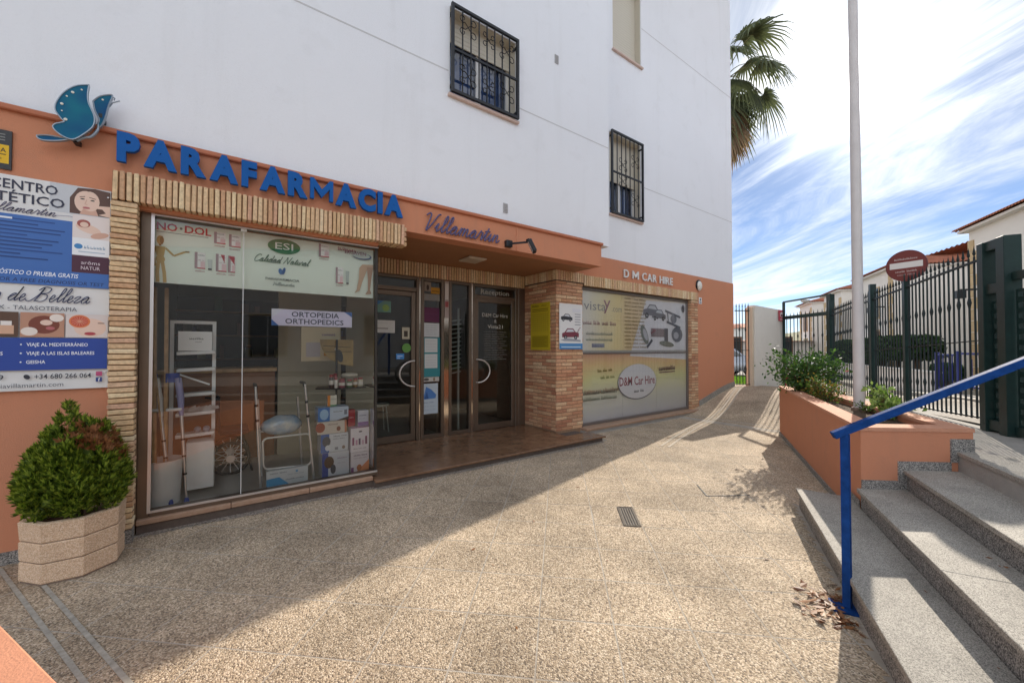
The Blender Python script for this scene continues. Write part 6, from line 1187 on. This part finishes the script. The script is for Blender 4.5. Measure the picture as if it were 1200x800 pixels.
cl_ = gA.lerp(gB, .5) + up * 2.30; b = MB(); b.lathe([(.02, 0), (.10, -.01), (.09, -.05), (.03, -.08)], tuple(cl_), 18); b.build('dome_lamp', mat('white_dome', (.65, .65, .63), rough=.4), org=tuple(cl_), smooth=40, label='white dome hanging under the street gate frame', cat='lamp')  # unlit white lamp dome under the gate frame
al = thing('alarm_sign', 'small red and white square notice at the edge of the white wall', 'sign', (12.4, 4.33, 2.2)); rx = Vector((.99, -.115, 0)); q = Vector((12.23, 4.375, 2.26)); b = MB(); b.obox(q + rx * .12 + up * .14, rx * .14, Vector((.115, .99, 0)) * .006, up * .15); b.build('plate', mat('red_plate', (.50, .06, .09), rough=.45), al); P = Print(q - Vector((.115, .99, 0)) * .0065 - rx * .02, rx, Vector((-.115, -.99, 0))); P.ell(.14, .16, .08, .075, '#d8c8c8', 18); P.ell(.14, .14, .045, .035, '#6a2030', 14); P.rect(.05, .02, .24, .045, '#d8c8c8'); P.build(al)
# ================================================================ the street: garden wall, blue gate, houses
m_hwhite = mat('house_white', (.72, .70, .66), rough=.85, var=.04, vs=1, world=True); m_quoin = mat('tan_quoin', (.50, .38, .22), rough=.85, var=.15, vs=6, world=True); m_tile = mat('terracotta_tile', (.36, .13, .07), rough=.85, var=.25, vs=2.5, world=True); m_hglass = mat('house_glass', (.03, .035, .04), rough=.1, spec=.8); m_shutb = mat('brown_shutter', (.16, .09, .05), rough=.6)
def sbar(b, t0, t1, o0, o1, z0, z1, za=None):
    zz = zl((t0 + t1) / 2) if za is None else za; c = FA + FD * ((t0 + t1) / 2) + FO * ((o0 + o1) / 2); b.obox((c.x, c.y, zz + (z0 + z1) / 2), FD * (t1 - t0) / 2, FO * (o1 - o0) / 2, Vector((0, 0, (z1 - z0) / 2))); return b
gw = thing('garden_wall', 'low white garden wall with a cap along the street', 'wall', SP(12, 2.6)); b = MB(); [sbar(b, t0, t0 + 3.0, 2.55, 2.72, -.1, .58) for t0 in (7.3, 10.3, 13.3, 16.3, 19.3)]; b.build('wall', m_hwhite, gw); b = MB(); [sbar(b, t0, t0 + 3.0, 2.52, 2.75, .58, .63) for t0 in (7.3, 10.3, 13.3, 16.3, 19.3)]; b.build('cap', m_hwhite, gw)
bgt = thing('blue_gate', 'small blue painted garden gate with two posts', 'gate', SP(6.7, 2.6)); m_bg = mat('street_blue', (.02, .03, .20), rough=.5)
for t0 in (6.28, 7.15): b = MB(); sbar(b, t0, t0 + .07, 2.57, 2.64, 0, 1.05); b.build('post', m_bg, bgt)
b = MB(); sbar(b, 6.35, 7.15, 2.58, 2.62, .95, 1.0); sbar(b, 6.35, 7.15, 2.58, 2.62, .12, .17); b.build('rail', m_bg, bgt)
for k in range(6): b = MB(); sbar(b, 6.42 + k * .125, 6.432 + k * .125, 2.59, 2.61, .17, .95); b.build('bar', m_bg, bgt)
bf_ = thing('blue_fence', 'blue garden fence continuing right of the blue gate', 'fence', SP(5, 2.6)); b = MB(); sbar(b, 1.0, 6.2, 2.58, 2.63, .85, .9); sbar(b, 1.0, 6.2, 2.58, 2.63, .12, .17); b.build('rail', m_bg, bf_)
for k in range(12): b = MB(); sbar(b, 1.1 + k * .43, 1.112 + k * .43, 2.59, 2.61, .17, .85); b.build('bar', m_bg, bf_)
def roof(b, t0, t1, o0, o1, ze, zr, za, hip=True):
    """pitched roof of corrugated tile, eaves along the street"""
    n = int((t1 - t0) / .11); om = (o0 + o1) / 2; vs_ = []; 
    for side in (0, 1):
        oe = o0 if side == 0 else o1; base = len(b.v); rows = []
        for k in range(2 * n + 1):
            t = t0 + (t1 - t0) * k / (2 * n); w_ = .028 * (1 if k % 2 else -1)
            ins = (om - o0) if hip else 0; f = min(1, (t - t0) / max(.01, ins), (t1 - t) / max(.01, ins)) if hip else 1; f = max(0, f)
            e = FA + FD * t + FO * oe; r_ = FA + FD * t + FO * (oe + (om - oe) * f); rows.append(((e.x, e.y, za + ze + w_), (r_.x, r_.y, za + ze + (zr - ze) * f + w_)))
        vs_ = [p for r_ in rows for p in r_]; b.add(vs_, [(2 * k, 2 * k + 2, 2 * k + 3, 2 * k + 1) for k in range(2 * n)])
    if hip:
        for tt, sg_ in ((t0, 1), (t1, -1)):
            m = int((o1 - o0) / .11); rows = []
            for k in range(2 * m + 1):
                o = o0 + (o1 - o0) * k / (2 * m); w_ = .028 * (1 if k % 2 else -1); f = 1 - abs(o - om) / ((o1 - o0) / 2); e = FA + FD * tt + FO * o; r_ = FA + FD * (tt + sg_ * (om - o0) * f) + FO * o; rows.append(((e.x, e.y, za + ze + w_), (r_.x, r_.y, za + ze + (zr - ze) * f + w_)))
            b.add([p for r_ in rows for p in r_], [(2 * k, 2 * k + 2, 2 * k + 3, 2 * k + 1) for k in range(2 * m)])
    return b
def house(label, blocks, quoins, wins, extra=None, za=.27):
    t0, t1, o0 = blocks[0][0], blocks[0][1], blocks[0][2]; p = FA + FD * t0 + FO * o0; h_ = thing('town_house', label, 'house', (p.x, p.y, za), 'white houses across the street')
    for (a, c, o0, o1, ze, zr) in blocks:
        b = MB(); sbar(b, a, c, o0, o1, -.3, ze, za); b.build('wall', m_hwhite, h_); b = MB(); roof(b, a - .2, c + .2, o0 - .3, o1 + .3, ze + .06, zr, za); r_ = b.build('roof', m_tile, h_)
        b = MB(); sbar(b, a - .12, c + .12, o0 - .2, o0 - .001, ze - .04, ze + .03, za); sbar(b, c + .001, c + .12, o0, o1, ze - .04, ze + .03, za); sbar(b, a - .12, a - .001, o0, o1, ze - .04, ze + .03, za); b.build('eave', m_hwhite, r_)
    for (t, o, ze) in quoins:
        for k in range(int(ze / .34)):
            w_ = .38 if k % 2 else .24; b = MB(); sbar(b, t - w_, t + .025, o - .025, o + w_, k * .34 + .01, k * .34 + .33, za); b.build('quoin', m_quoin, h_)
    for (t, o, z0, z1, w_, kind) in wins:
        b = MB(); sbar(b, t - w_ / 2 - .06, t + w_ / 2 + .06, o - .03, o + .02, z0 - .06, z1 + .06, za); f_ = b.build('window', m_quoin if kind != 'door' else m_shutb, h_); b = MB(); sbar(b, t - w_ / 2, t + w_ / 2, o - .04, o - .028, z0, z1, za); b.build('pane', m_hglass if kind == 'win' else m_shutb, f_); b = MB(); sbar(b, t - .02, t + .02, o - .05, o - .04, z0, z1, za); b.build('mullion', m_hwhite, f_)
    if extra: extra(h_, za)
    return h_
def ex_lamp(h_, za, t, o, z):
    b = MB(); sbar(b, t - .03, t + .03, o - .45, o, z, z + .05, za); b.build('lamp_arm', m_black, h_); b = MB(); sbar(b, t - .1, t + .1, o - .55, o - .35, z - .22, z + .0, za); b.build('wall_lantern', m_black, h_)
def ex_A(h_, za): ex_lamp(h_, za, 9.6, 4.56, 2.9)
def ex_B(h_, za):
    b = MB(); sbar(b, 12.2, 13.05, 7.95, 8.2, 1.9, 2.5, za); a_ = b.build('air_conditioner', m_plastic, h_, bevel=.02); b = MB(); c = FA + FD * 12.55 + FO * 7.94; b.lathe([(.2, 0), (.2, .02)], (c.x, c.y, za + 2.2), 18, 'y'); b.build('fan_grille', m_black, a_); ex_lamp(h_, za, 15.9, 4.56, 3.0); b = MB(); sbar(b, 13.9, 14.15, 8.1, 8.2, 2.3, 2.6, za); b.build('meter_box', m_black, h_)
house('nearest white house with tan corner stones behind the green gate', [(-18, 10.1, 4.56, 12, 4.72, 6.6)], [(10.1, 4.56, 4.7), (7.6, 4.56, 4.7)], [(8.9, 4.56, 0.0, 2.2, 1.0, 'door'), (6.2, 4.56, 1.0, 2.4, 1.2, 'win'), (3.0, 4.56, 1.0, 2.4, 1.2, 'win'), (-1.5, 4.56, 0, 2.2, 1.1, 'door'), (-5, 4.56, 1.0, 2.4, 1.2, 'win'), (-9, 4.56, 1.0, 2.4, 1.2, 'win')], ex_A)
house('white house with a recessed wing behind the round red sign', [(15.0, 18.6, 4.56, 12, 4.55, 5.9), (10.9, 14.95, 8.2, 12.2, 4.75, 5.5)], [(18.6, 4.56, 4.5), (15.4, 4.56, 4.5)], [(16.9, 4.56, 2.6, 3.9, 1.1, 'win'), (16.9, 4.56, 0.4, 2.0, 1.2, 'shut'), (13.5, 8.2, .0, 2.1, 1.0, 'door'), (11.6, 8.2, .9, 2.1, 1.0, 'shut')], ex_B)
house('white house with a tan corner seen left of the pole', [(21.2, 24.4, 4.56, 12, 4.45, 5.8), (18.95, 21.15, 8.0, 12, 4.4, 5.3)], [(24.4, 4.56, 4.4), (21.6, 4.56, 4.4)], [(22.9, 4.56, 2.6, 3.8, 1.0, 'shut'), (22.9, 4.56, .5, 1.9, 1.0, 'win')])
house('farthest white house of the row behind the street gate', [(27.2, 30.6, 4.56, 12, 4.4, 5.7), (24.8, 27.15, 8.0, 12, 4.3, 5.2)], [(30.6, 4.56, 4.3), (27.6, 4.56, 4.3)], [(28.9, 4.56, 2.5, 3.7, 1.0, 'shut'), (28.9, 4.56, .5, 1.9, 1.0, 'win')])
# far buildings beyond the side railing
def far_house(px, yc, w, d, hh, lab, za=.2, rf=.9):
    x = (px - 600) / 460 * yc; p = Vector((x * _c + yc * _s, -x * _s + yc * _c, 0)); u = Vector((_c, -_s, 0)); v = Vector((_s, _c, 0)); h_ = thing('far_house', lab, 'house', (p.x, p.y, za), 'distant houses beyond the side railing'); b = MB(); b.obox(p + Vector((0, 0, za + hh / 2)), u * w / 2, v * d / 2, Vector((0, 0, hh / 2))); b.build('wall', m_hwhite, h_)
    b = MB(); a = [p + u * i * (w / 2 + .3) + v * j * (d / 2 + .3) + Vector((0, 0, za + hh)) for i, j in ((-1, -1), (1, -1), (1, 1), (-1, 1))]; r0_, r1_ = p - u * w * .3 + Vector((0, 0, za + hh + rf)), p + u * w * .3 + Vector((0, 0, za + hh + rf)); b.add(a + [r0_, r1_], [(0, 1, 5, 4), (1, 2, 5), (2, 3, 4, 5), (3, 0, 4), (3, 2, 1, 0)]); b.build('roof', m_tile, h_)
    n = max(1, int(w / 2.6))
    for k in range(n):
        for zz in ([1.0] if hh < 4 else [1.0, 3.7]): b = MB(); c = p + u * (-w / 2 + (k + .5) * w / n) - v * (d / 2 + .02) + Vector((0, 0, za + zz + .6)); b.obox(c, u * .45, v * .03, Vector((0, 0, .6))); f_ = b.build('window', m_shutb, h_); b = MB(); b.obox(c - v * .035, u * .36, v * .006, Vector((0, 0, .5))); b.build('pane', m_hglass, f_)
far_house(862, 30, 7, 6, 1.9, 'low white house seen over the grey car', .1, .12); far_house(880, 62, 6, 6, 4.0, 'distant white house on the hillside at the right of the gap', .6, .8); far_house(848, 75, 9, 7, 4.4, 'distant white house on the hillside hidden partly by the shop corner', .8, 1.0); 
# car
cpz = .13; cyc = 20.0; cpx = 839; x = (cpx - 600) / 460 * cyc; cpos = Vector((x * _c + cyc * _s, -x * _s + cyc * _c, cpz)); cu_, cv_ = Vector((_c, -_s, 0)), Vector((_s, _c, 0))
car = thing('parked_car', 'silver grey car parked behind the side railing', 'car', tuple(cpos)); m_car = mat('silver_car_paint', (.34, .37, .42), rough=.25, metal=.6, coat=.6); 
def cpt(a, w_, z): return cpos + cu_ * a + cv_ * w_ + Vector((0, 0, z))
prof = [(-2.1, .32), (-2.12, .62), (-2.0, .92), (-1.75, 1.02), (-1.1, 1.42), (-.2, 1.50), (.45, 1.42), (1.05, 1.0), (1.75, .88), (2.02, .72), (2.1, .5), (2.05, .30), (1.65, .26), (1.0, .26), (-1.0, .26), (-1.7, .26)]
pr2 = spline(prof + [prof[0]], 3)[:-1]; n = len(pr2); b = MB(); ws = [(-.84, .93), (-.80, 1.0), (.80, 1.0), (.84, .93)]; vs_ = []
for (w_, k) in ws:
    for (a, z) in pr2: tum = max(0, (z - .9)) * .28; vs_.append(cpt(a * (.985 if k < 1 else 1), (abs(w_) - tum) * (1 if w_ > 0 else -1), .26 + (z - .26) * (k if z > .9 else 1)))
b.add(vs_, [tuple(range(n)), tuple(range(3 * n, 4 * n))[::-1]] + [(i * n + j, (i + 1) * n + j, (i + 1) * n + (j + 1) % n, i * n + (j + 1) % n) for i in range(3) for j in range(n)]); b.build('body', m_car, car, smooth=35)
for s_ in (-1, 1):
    for q in ([(-1.15, 1.30), (-.25, 1.40), (-.25, 1.0), (-1.35, 1.0)], [(-.17, 1.40), (.38, 1.34), (.88, 1.0), (-.17, 1.0)]):
        b = MB(); pts = [cpt(a, s_ * (.85 - max(0, z - .9) * .28), z) for a, z in q]; b.add(pts, [tuple(range(4))]); b.build('window', m_hglass, car)
    for a in (-1.3, 1.3):
        wheel = MB(); c = cpt(a, s_ * .74, .32); ring_ = []
        for k in range(24): an = 2 * math.pi * k / 24; ring_.append((math.cos(an), math.sin(an)))
        b = MB()
        for (r_, d_) in ((.31, -.1), (.33, -.06), (.33, .06), (.31, .11), (.22, .12)): b.v += [tuple(c + cu_ * r_ * q[0] + Vector((0, 0, r_ * q[1])) + cv_ * s_ * d_) for q in ring_]
        b.f = [(i * 24 + j, i * 24 + (j + 1) % 24, (i + 1) * 24 + (j + 1) % 24, (i + 1) * 24 + j) for i in range(4) for j in range(24)]; b.m = [0] * len(b.f); w_ = b.build('wheel', m_rubber, car, smooth=40)
        b = MB()
        for k in range(7): an = 2 * math.pi * k / 7; dv = cu_ * math.cos(an) + Vector((0, 0, math.sin(an))); b.bar(c + cv_ * s_ * .115, c + cv_ * s_ * .115 + dv * .22, .05, .02, up=tuple(cv_))
        b.build('rim', m_alu_l, w_)
        b = MB(); ar = [cpt(a + .39 * math.cos(math.pi * k / 14), s_ * .845, .30 + .39 * math.sin(math.pi * k / 14)) for k in range(15)]; b.add(ar, [tuple(range(15))]); b.build('wheel_arch', m_rubber, car)
for s_ in (-.6, .6): b = MB(); b.ball(tuple(cpt(1.98, s_, .68)), .11, 10, 8); b.build('headlight', mat('headlamp', (.6, .62, .65), rough=.15), car, smooth=60)
# ================================================================ plants
def quad_cloud(centers, dirs, sides, L_, Wd):
    """leaf diamonds from arrays: centre, long axis, side axis, half lengths"""
    n = len(centers); v = np.empty((n, 4, 3)); a = dirs * L_[:, None]; s = sides * Wd[:, None]
    v[:, 0] = centers - a; v[:, 1] = centers + s; v[:, 2] = centers + a; v[:, 3] = centers - s
    f = np.arange(n * 4).reshape(n, 4); return v.reshape(-1, 3), f
def np_obj(name, v, f, mats, parent, idx=None, kind=None):
    off = np.array(ORG[parent.name]); me = bpy.data.meshes.new(name); me.from_pydata((v - off).tolist(), [], f.tolist())
    for m in mats: me.materials.append(m)
    if idx is not None: me.polygons.foreach_set('material_index', np.asarray(idx, dtype=np.int32))
    me.update(); o = bpy.data.objects.new(name, me); COL.objects.link(o); o.parent = parent; ORG[o.name] = ORG[parent.name]
    if kind: o['kind'] = kind
    return o
def unit(a): return a / np.maximum(1e-9, np.linalg.norm(a, axis=1))[:, None]
rng = np.random.default_rng(4)
# conifer in the pot: upright flattened sprays
th = thing('conifer_bush', 'rounded green conifer bush with a brown dead patch in the concrete pot', 'bush', (PC.x, PC.y, .33))
b = MB(); b.tube([(PC.x, PC.y, .33), (PC.x + .01, PC.y, .6), (PC.x, PC.y, .85)], [.035, .025, .01], 8); b.build('trunk', mat('conifer_bark', (.10, .06, .04), rough=.95), th, smooth=60)
plumes = [(-.06, -.02, .80, .13, .33), (.05, -.06, .74, .14, .29), (.13, .02, .70, .14, .29), (-.15, .0, .68, .13, .29), (-.02, -.15, .66, .14, .28), (.12, -.13, .64, .13, .26), (-.13, -.12, .63, .13, .26), (.20, -.04, .62, .11, .24), (-.21, -.05, .62, .11, .24), (.0, .12, .72, .14, .28), (.19, -.12, .58, .10, .20), (-.19, -.13, .57, .10, .20), (.03, -.20, .57, .11, .20)]
P_l, O_l = [], []
for (dx, dy, zc, rx, rz) in plumes:
    dx, dy, rx = dx * .86 + .01, dy * .9, rx * .9
    k = int(240 + 1500 * rx); dd = unit(rng.normal(size=(k, 3))); dp_ = rng.uniform(.35, 1.0, k) ** .45; tz = dd[:, 2]
    taper = 1 - .45 * np.clip(tz, 0, 1); c0 = np.array([PC.x + dx, PC.y + dy, zc]); q = c0 + dd * np.array([rx, rx, rz]) * (dp_)[:, None]; q[:, :2] = c0[:2] + (q[:, :2] - c0[:2]) * taper[:, None]; P_l.append(q); O_l.append(unit(dd * np.array([1, 1, .5])))
pos = np.concatenate(P_l); d = np.concatenate(O_l); kp = (pos[:, 1] < 4.285) & (pos[:, 2] > .36); pos = pos[kp]; d = d[kp]; ctr_ = np.array([PC.x, PC.y, .68]); rad = np.array([.27, .27, .38])
C_l, D_l, S_l, Lh, Wh, ix = [], [], [], [], [], []
for p, o in zip(pos, d):
    upv = unit((np.array([[0, 0, 1.0]]) * 1.0 + o * .6 + rng.normal(size=(1, 3)) * .25))[0]; nrm = unit(np.cross(upv, o + rng.normal(size=3) * .6)[None])[0]; sd = np.cross(nrm, upv) if rng.random() < .5 else nrm
    dq = p - np.array([PC.x + .12, PC.y - .10, .86]); dead = (dq[0] ** 2 * .7 + dq[1] ** 2 * .5 + (dq[2] + dq[0] * .5) ** 2 * 2.6) < .014 + rng.normal() * .009
    inner = np.linalg.norm((p - ctr_) / rad) < .72; k = 2 if dead else 0
    for j in range(9):
        a = (j - 4) * .23 + rng.normal() * .06; dv = upv * math.cos(a) + sd * math.sin(a); l_ = rng.uniform(.012, .027) * (1 - .05 * abs(j - 4)); C_l.append(p + dv * l_ * 1.1); D_l.append(dv); S_l.append(np.cross(dv, np.cross(sd, upv)) if True else sd); Lh.append(l_); Wh.append(l_ * .17 + .001); ix.append(k if (k or abs(j - 4) > 1 or inner) else 1)
v, f = quad_cloud(np.array(C_l), unit(np.array(D_l)), unit(np.array(S_l)), np.array(Lh), np.array(Wh))
np_obj('foliage', v, f, [leaf_mat('conifer_green', '#3c5414', '#687f22', trans=.35), leaf_mat('conifer_tip', '#7b932a', '#a8b844', trans=.4), leaf_mat('conifer_dead', '#6e4526', '#a06a3e', trans=.1)], th, ix)
# broad-leaved shrubs of the raised planter
def shrub(name, label, base, rad, n, leaf, mats, stems, seed, flowers=None, openness=.35, upright=.2, zlow=.15):
    r = np.random.default_rng(seed); t = thing(name, label, 'shrub', tuple(base), 'shrubs in the raised planter'); base = np.array(base); tips = []
    b = MB()
    for k in range(stems):
        a = r.uniform(0, 2 * math.pi); e = base + np.array([math.cos(a) * rad[0] * r.uniform(.3, .95), math.sin(a) * rad[1] * r.uniform(.3, .95), rad[2] * r.uniform(.45, 1.0) * 2]); m_ = (base + e) / 2 + np.array([0, 0, rad[2] * .25]); pth = spline([tuple(base + r.normal(size=3) * np.array([.03, .03, 0])), tuple(m_), tuple(e)], 4); b.tube(pth, [.010 - .008 * i / (len(pth) - 1) for i in range(len(pth))], 5); tips += [np.array(q) for q in pth[2:]]
    b.build('stem', mat('shrub_stem', (.12, .08, .04), rough=.9), t, smooth=60); tips = np.array(tips); c = tips[r.integers(0, len(tips), n)] + r.normal(size=(n, 3)) * np.array(rad) * openness * .5; c[:, 2] = np.maximum(c[:, 2], base[2] + zlow * .2)
    dr = unit(r.normal(size=(n, 3)) + np.array([0, 0, upright]) + unit(c - (base + np.array([0, 0, rad[2] * .8]))) * .9); sd = unit(np.cross(dr, r.normal(size=(n, 3)))); L_ = r.uniform(.6, 1.15, n) * leaf; v, f = quad_cloud(c, dr, sd, L_, L_ * r.uniform(.38, .55, n)); np_obj('foliage', v, f, mats, t, r.integers(0, len(mats), n))
    if flowers:
        m_, k = flowers; c = tips[r.integers(0, len(tips), k)] + unit(r.normal(size=(k, 3))) * np.array(rad) * .35; v, f = quad_cloud(np.repeat(c, 4, 0) + r.normal(size=(k * 4, 3)) * .008, unit(r.normal(size=(k * 4, 3))), unit(r.normal(size=(k * 4, 3))), np.full(k * 4, .018), np.full(k * 4, .013)); np_obj('flower', v, f, [m_], t)
    return t
g1, g2, g3 = leaf_mat('leaf_deep', '#24401a', '#3c5f26'), leaf_mat('leaf_mid', '#3c5c20', '#5f8434'), leaf_mat('leaf_pale', '#6b8a3c', '#93a85a')
shrub('flowering_shrub', 'dark green shrub with small red flowers at the far end of the planter', (7.28, 2.28, .77), (.62, .55, .33), 2600, .034, [g1, g1, g2], 34, 5, (leaf_mat('red_flower', '#a03038', '#c8505c'), 9), .42)
shrub('yellowish_shrub', 'low yellow brown shrub between the dark shrub and the pole', (6.36, 1.74, .77), (.26, .24, .17), 900, .022, [leaf_mat('leaf_bronze', '#6b5a20', '#9a8236'), g2], 18, 8, None, .4)
shrub('succulent_shrub', 'pale green broad leaved plant right of the pole', (5.48, .98, .77), (.25, .2, .17), 420, .034, [g3, g2, g3], 16, 12, None, .4, .6)
shrub('small_ground_plant', 'tiny trailing green plant at the foot of the pole', (5.88, 1.23, .77), (.12, .12, .06), 160, .022, [g3, g2], 8, 15, None, .5)
# stray leaf stalks near the shrub edges are part of the shrubs; clipped hedge across the street
def hedge(label, t0, t1, o0, o1, z0, z1, n, seed, za):
    r = np.random.default_rng(seed); p = SP(t0, o0); t = thing('hedge', label, 'hedge', (p[0], p[1], za), 'clipped hedges across the street'); u = r.uniform(-1, 1, (n, 3)); s = np.abs(u).max(1); m_ = r.random(n) < .8; u[m_] = u[m_] / s[m_][:, None]; u = u / (1 + .12 * (np.linalg.norm(u, axis=1) ** 2 - 1).clip(0))[:, None]; u *= (1 + .06 * r.normal(size=n))[:, None]
    c = np.array([np.array(FA + FD * ((t0 + t1) / 2 + q[0] * (t1 - t0) / 2) + FO * ((o0 + o1) / 2 + q[1] * (o1 - o0) / 2)) for q in u]); c[:, 2] = za + (z0 + z1) / 2 + u[:, 2] * (z1 - z0) / 2; dr = unit(r.normal(size=(n, 3))); sd = unit(np.cross(dr, r.normal(size=(n, 3)))); L_ = r.uniform(.04, .075, n); v, f = quad_cloud(c, dr, sd, L_, L_ * .6); np_obj('foliage', v, f, [g1, leaf_mat('hedge_leaf' + str(seed), '#1d3816', '#31522a')], t, r.integers(0, 2, n)); 
    for tt in np.linspace(t0 + .3, t1 - .3, 3): b = MB(); sbar(b, tt - .05, tt + .05, (o0 + o1) / 2 - .05, (o0 + o1) / 2 + .05, 0, z1 - .2, za); b.build('trunk', mat('hedge_bark', (.08, .055, .035), rough=.95), t)
hedge('clipped dark green hedge behind the low white garden wall', 10.2, 13.3, 2.9, 4.1, .85, 1.62, 9000, 21, .28)
hedge('rounded clipped hedge left of the pole across the street', 14.4, 17.0, 2.9, 4.2, .45, 1.55, 7000, 22, .27)
hedge('low flower hedge beside the blue gate', 7.4, 8.2, 2.85, 3.2, .4, .78, 1200, 23, .3)
# verge grass beyond the side railing
r = np.random.default_rng(31); gn = 15000; gx = r.uniform(12.0, 18.5, gn); gy = r.uniform(4.9, 9.0, gn); vg_ = thing('grass_verge', 'strip of bright green grass beyond the side railing', 'grass', (14, 7, .46), kind='stuff')
c = np.stack([gx, gy, np.where(gx < 20, .47 - .0402 * (gx - 11.3), .12) + .03], 1); dr = unit(np.stack([r.normal(size=gn) * .35, r.normal(size=gn) * .35, np.ones(gn)], 1)); sd = unit(np.cross(dr, r.normal(size=(gn, 3)))); L_ = r.uniform(.04, .09, gn); v, f = quad_cloud(c, dr, sd, L_, L_ * .15); np_obj('grass', v, f, [leaf_mat('grass_blade', '#4a7a1c', '#7aa838', trans=.4)], vg_, kind='stuff')
# fan palm behind the building
pz = 13.85; px_ = Vector((18.55, 8.88, 0)); pm = thing('palm_tree', 'tall fan palm with a hanging skirt of dead leaves behind the white building', 'tree', (px_.x, px_.y, .3))
b = MB(); b.tube([(px_.x, px_.y, .2), (px_.x + .05, px_.y, 5), (px_.x - .05, px_.y, 9.5), (px_.x, px_.y, pz)], [.30, .24, .22, .26], 14); b.build('trunk', mat('palm_bark', (.16, .11, .07), rough=.95, var=.3, vs=8, bump=.8, bs=20), pm, smooth=60)
rr = random.Random(17); LG, LD = MB(), MB(); LG.use(leaf_mat('palm_green', '#414b32', '#656d48', trans=.4)); LD.use(leaf_mat('palm_dead', '#6e5a44', '#9a8060', trans=.3)); PT = MB()
def frond(b, az, el, plen, fr, droop, dead):
    o = Vector((px_.x, px_.y, pz - .05)); h_ = Vector((math.cos(az), math.sin(az), 0)); up = Vector((0, 0, 1)); pth = []
    for k in range(6):
        s = k / 5; e = el - droop * s * s; p = (pth[-1] + (h_ * math.cos(e) + up * math.sin(e)) * plen / 5) if pth else o; pth.append(p)
    PT.tube(pth, [.028, .025, .022, .02, .018, .016], 5); d = (pth[-1] - pth[-2]).normalized(); side = d.cross(up); side = side.normalized() if side.length > .05 else Vector((-h_.y, h_.x, 0)); nrm = side.cross(d).normalized(); hub = pth[-1]; n = 26; cup = rr.uniform(.15, .5)
    for k in range(n):
        a = (k / (n - 1) - .5) * (math.radians(215) if not dead else math.radians(120)); L_ = fr * (1 - .28 * abs(a) / 1.9) * rr.uniform(.9, 1.05); dv = d * math.cos(a) + side * math.sin(a) - nrm * cup * abs(math.sin(a)) * .5; dv.normalize(); pv = dv.cross(nrm).normalized(); prev = hub; w0 = .012; segs = 4; pts = []
        for s in range(segs + 1):
            f_ = s / segs; q = hub + dv * L_ * f_ - up * (L_ * (.55 if not dead else .35) * f_ ** 3 * rr.uniform(.8, 1.2)); w_ = L_ * .034 * (math.sin(math.pi * min(1, .12 + f_ * .9)) ** .8) * (1 if f_ < .95 else .1) + .003; pts.append((q - pv * w_, q + pv * w_))
        base = [p for pr in pts for p in pr]; b.add(base, [(2 * s, 2 * s + 1, 2 * s + 3, 2 * s + 2) for s in range(segs)])
for k in range(34):
    az = k * 2.399 + rr.uniform(-.2, .2); s = k / 33; el = math.radians(80 - 138 * s); frond(LG, az, el, rr.uniform(1.4, 2.2), rr.uniform(1.3, 1.8), .6 + .6 * s, False)
for k in range(22):
    az = k * 2.399 + .4; frond(LD, az, math.radians(rr.uniform(-84, -48)), rr.uniform(1.2, 2.2), rr.uniform(1.1, 1.7), .35, True)
LG.build('crown', parent=pm); LD.build('dead_skirt', parent=pm); PT.build('leaf_stalks', mat('palm_stalk', (.16, .15, .06), rough=.8), pm, smooth=60)
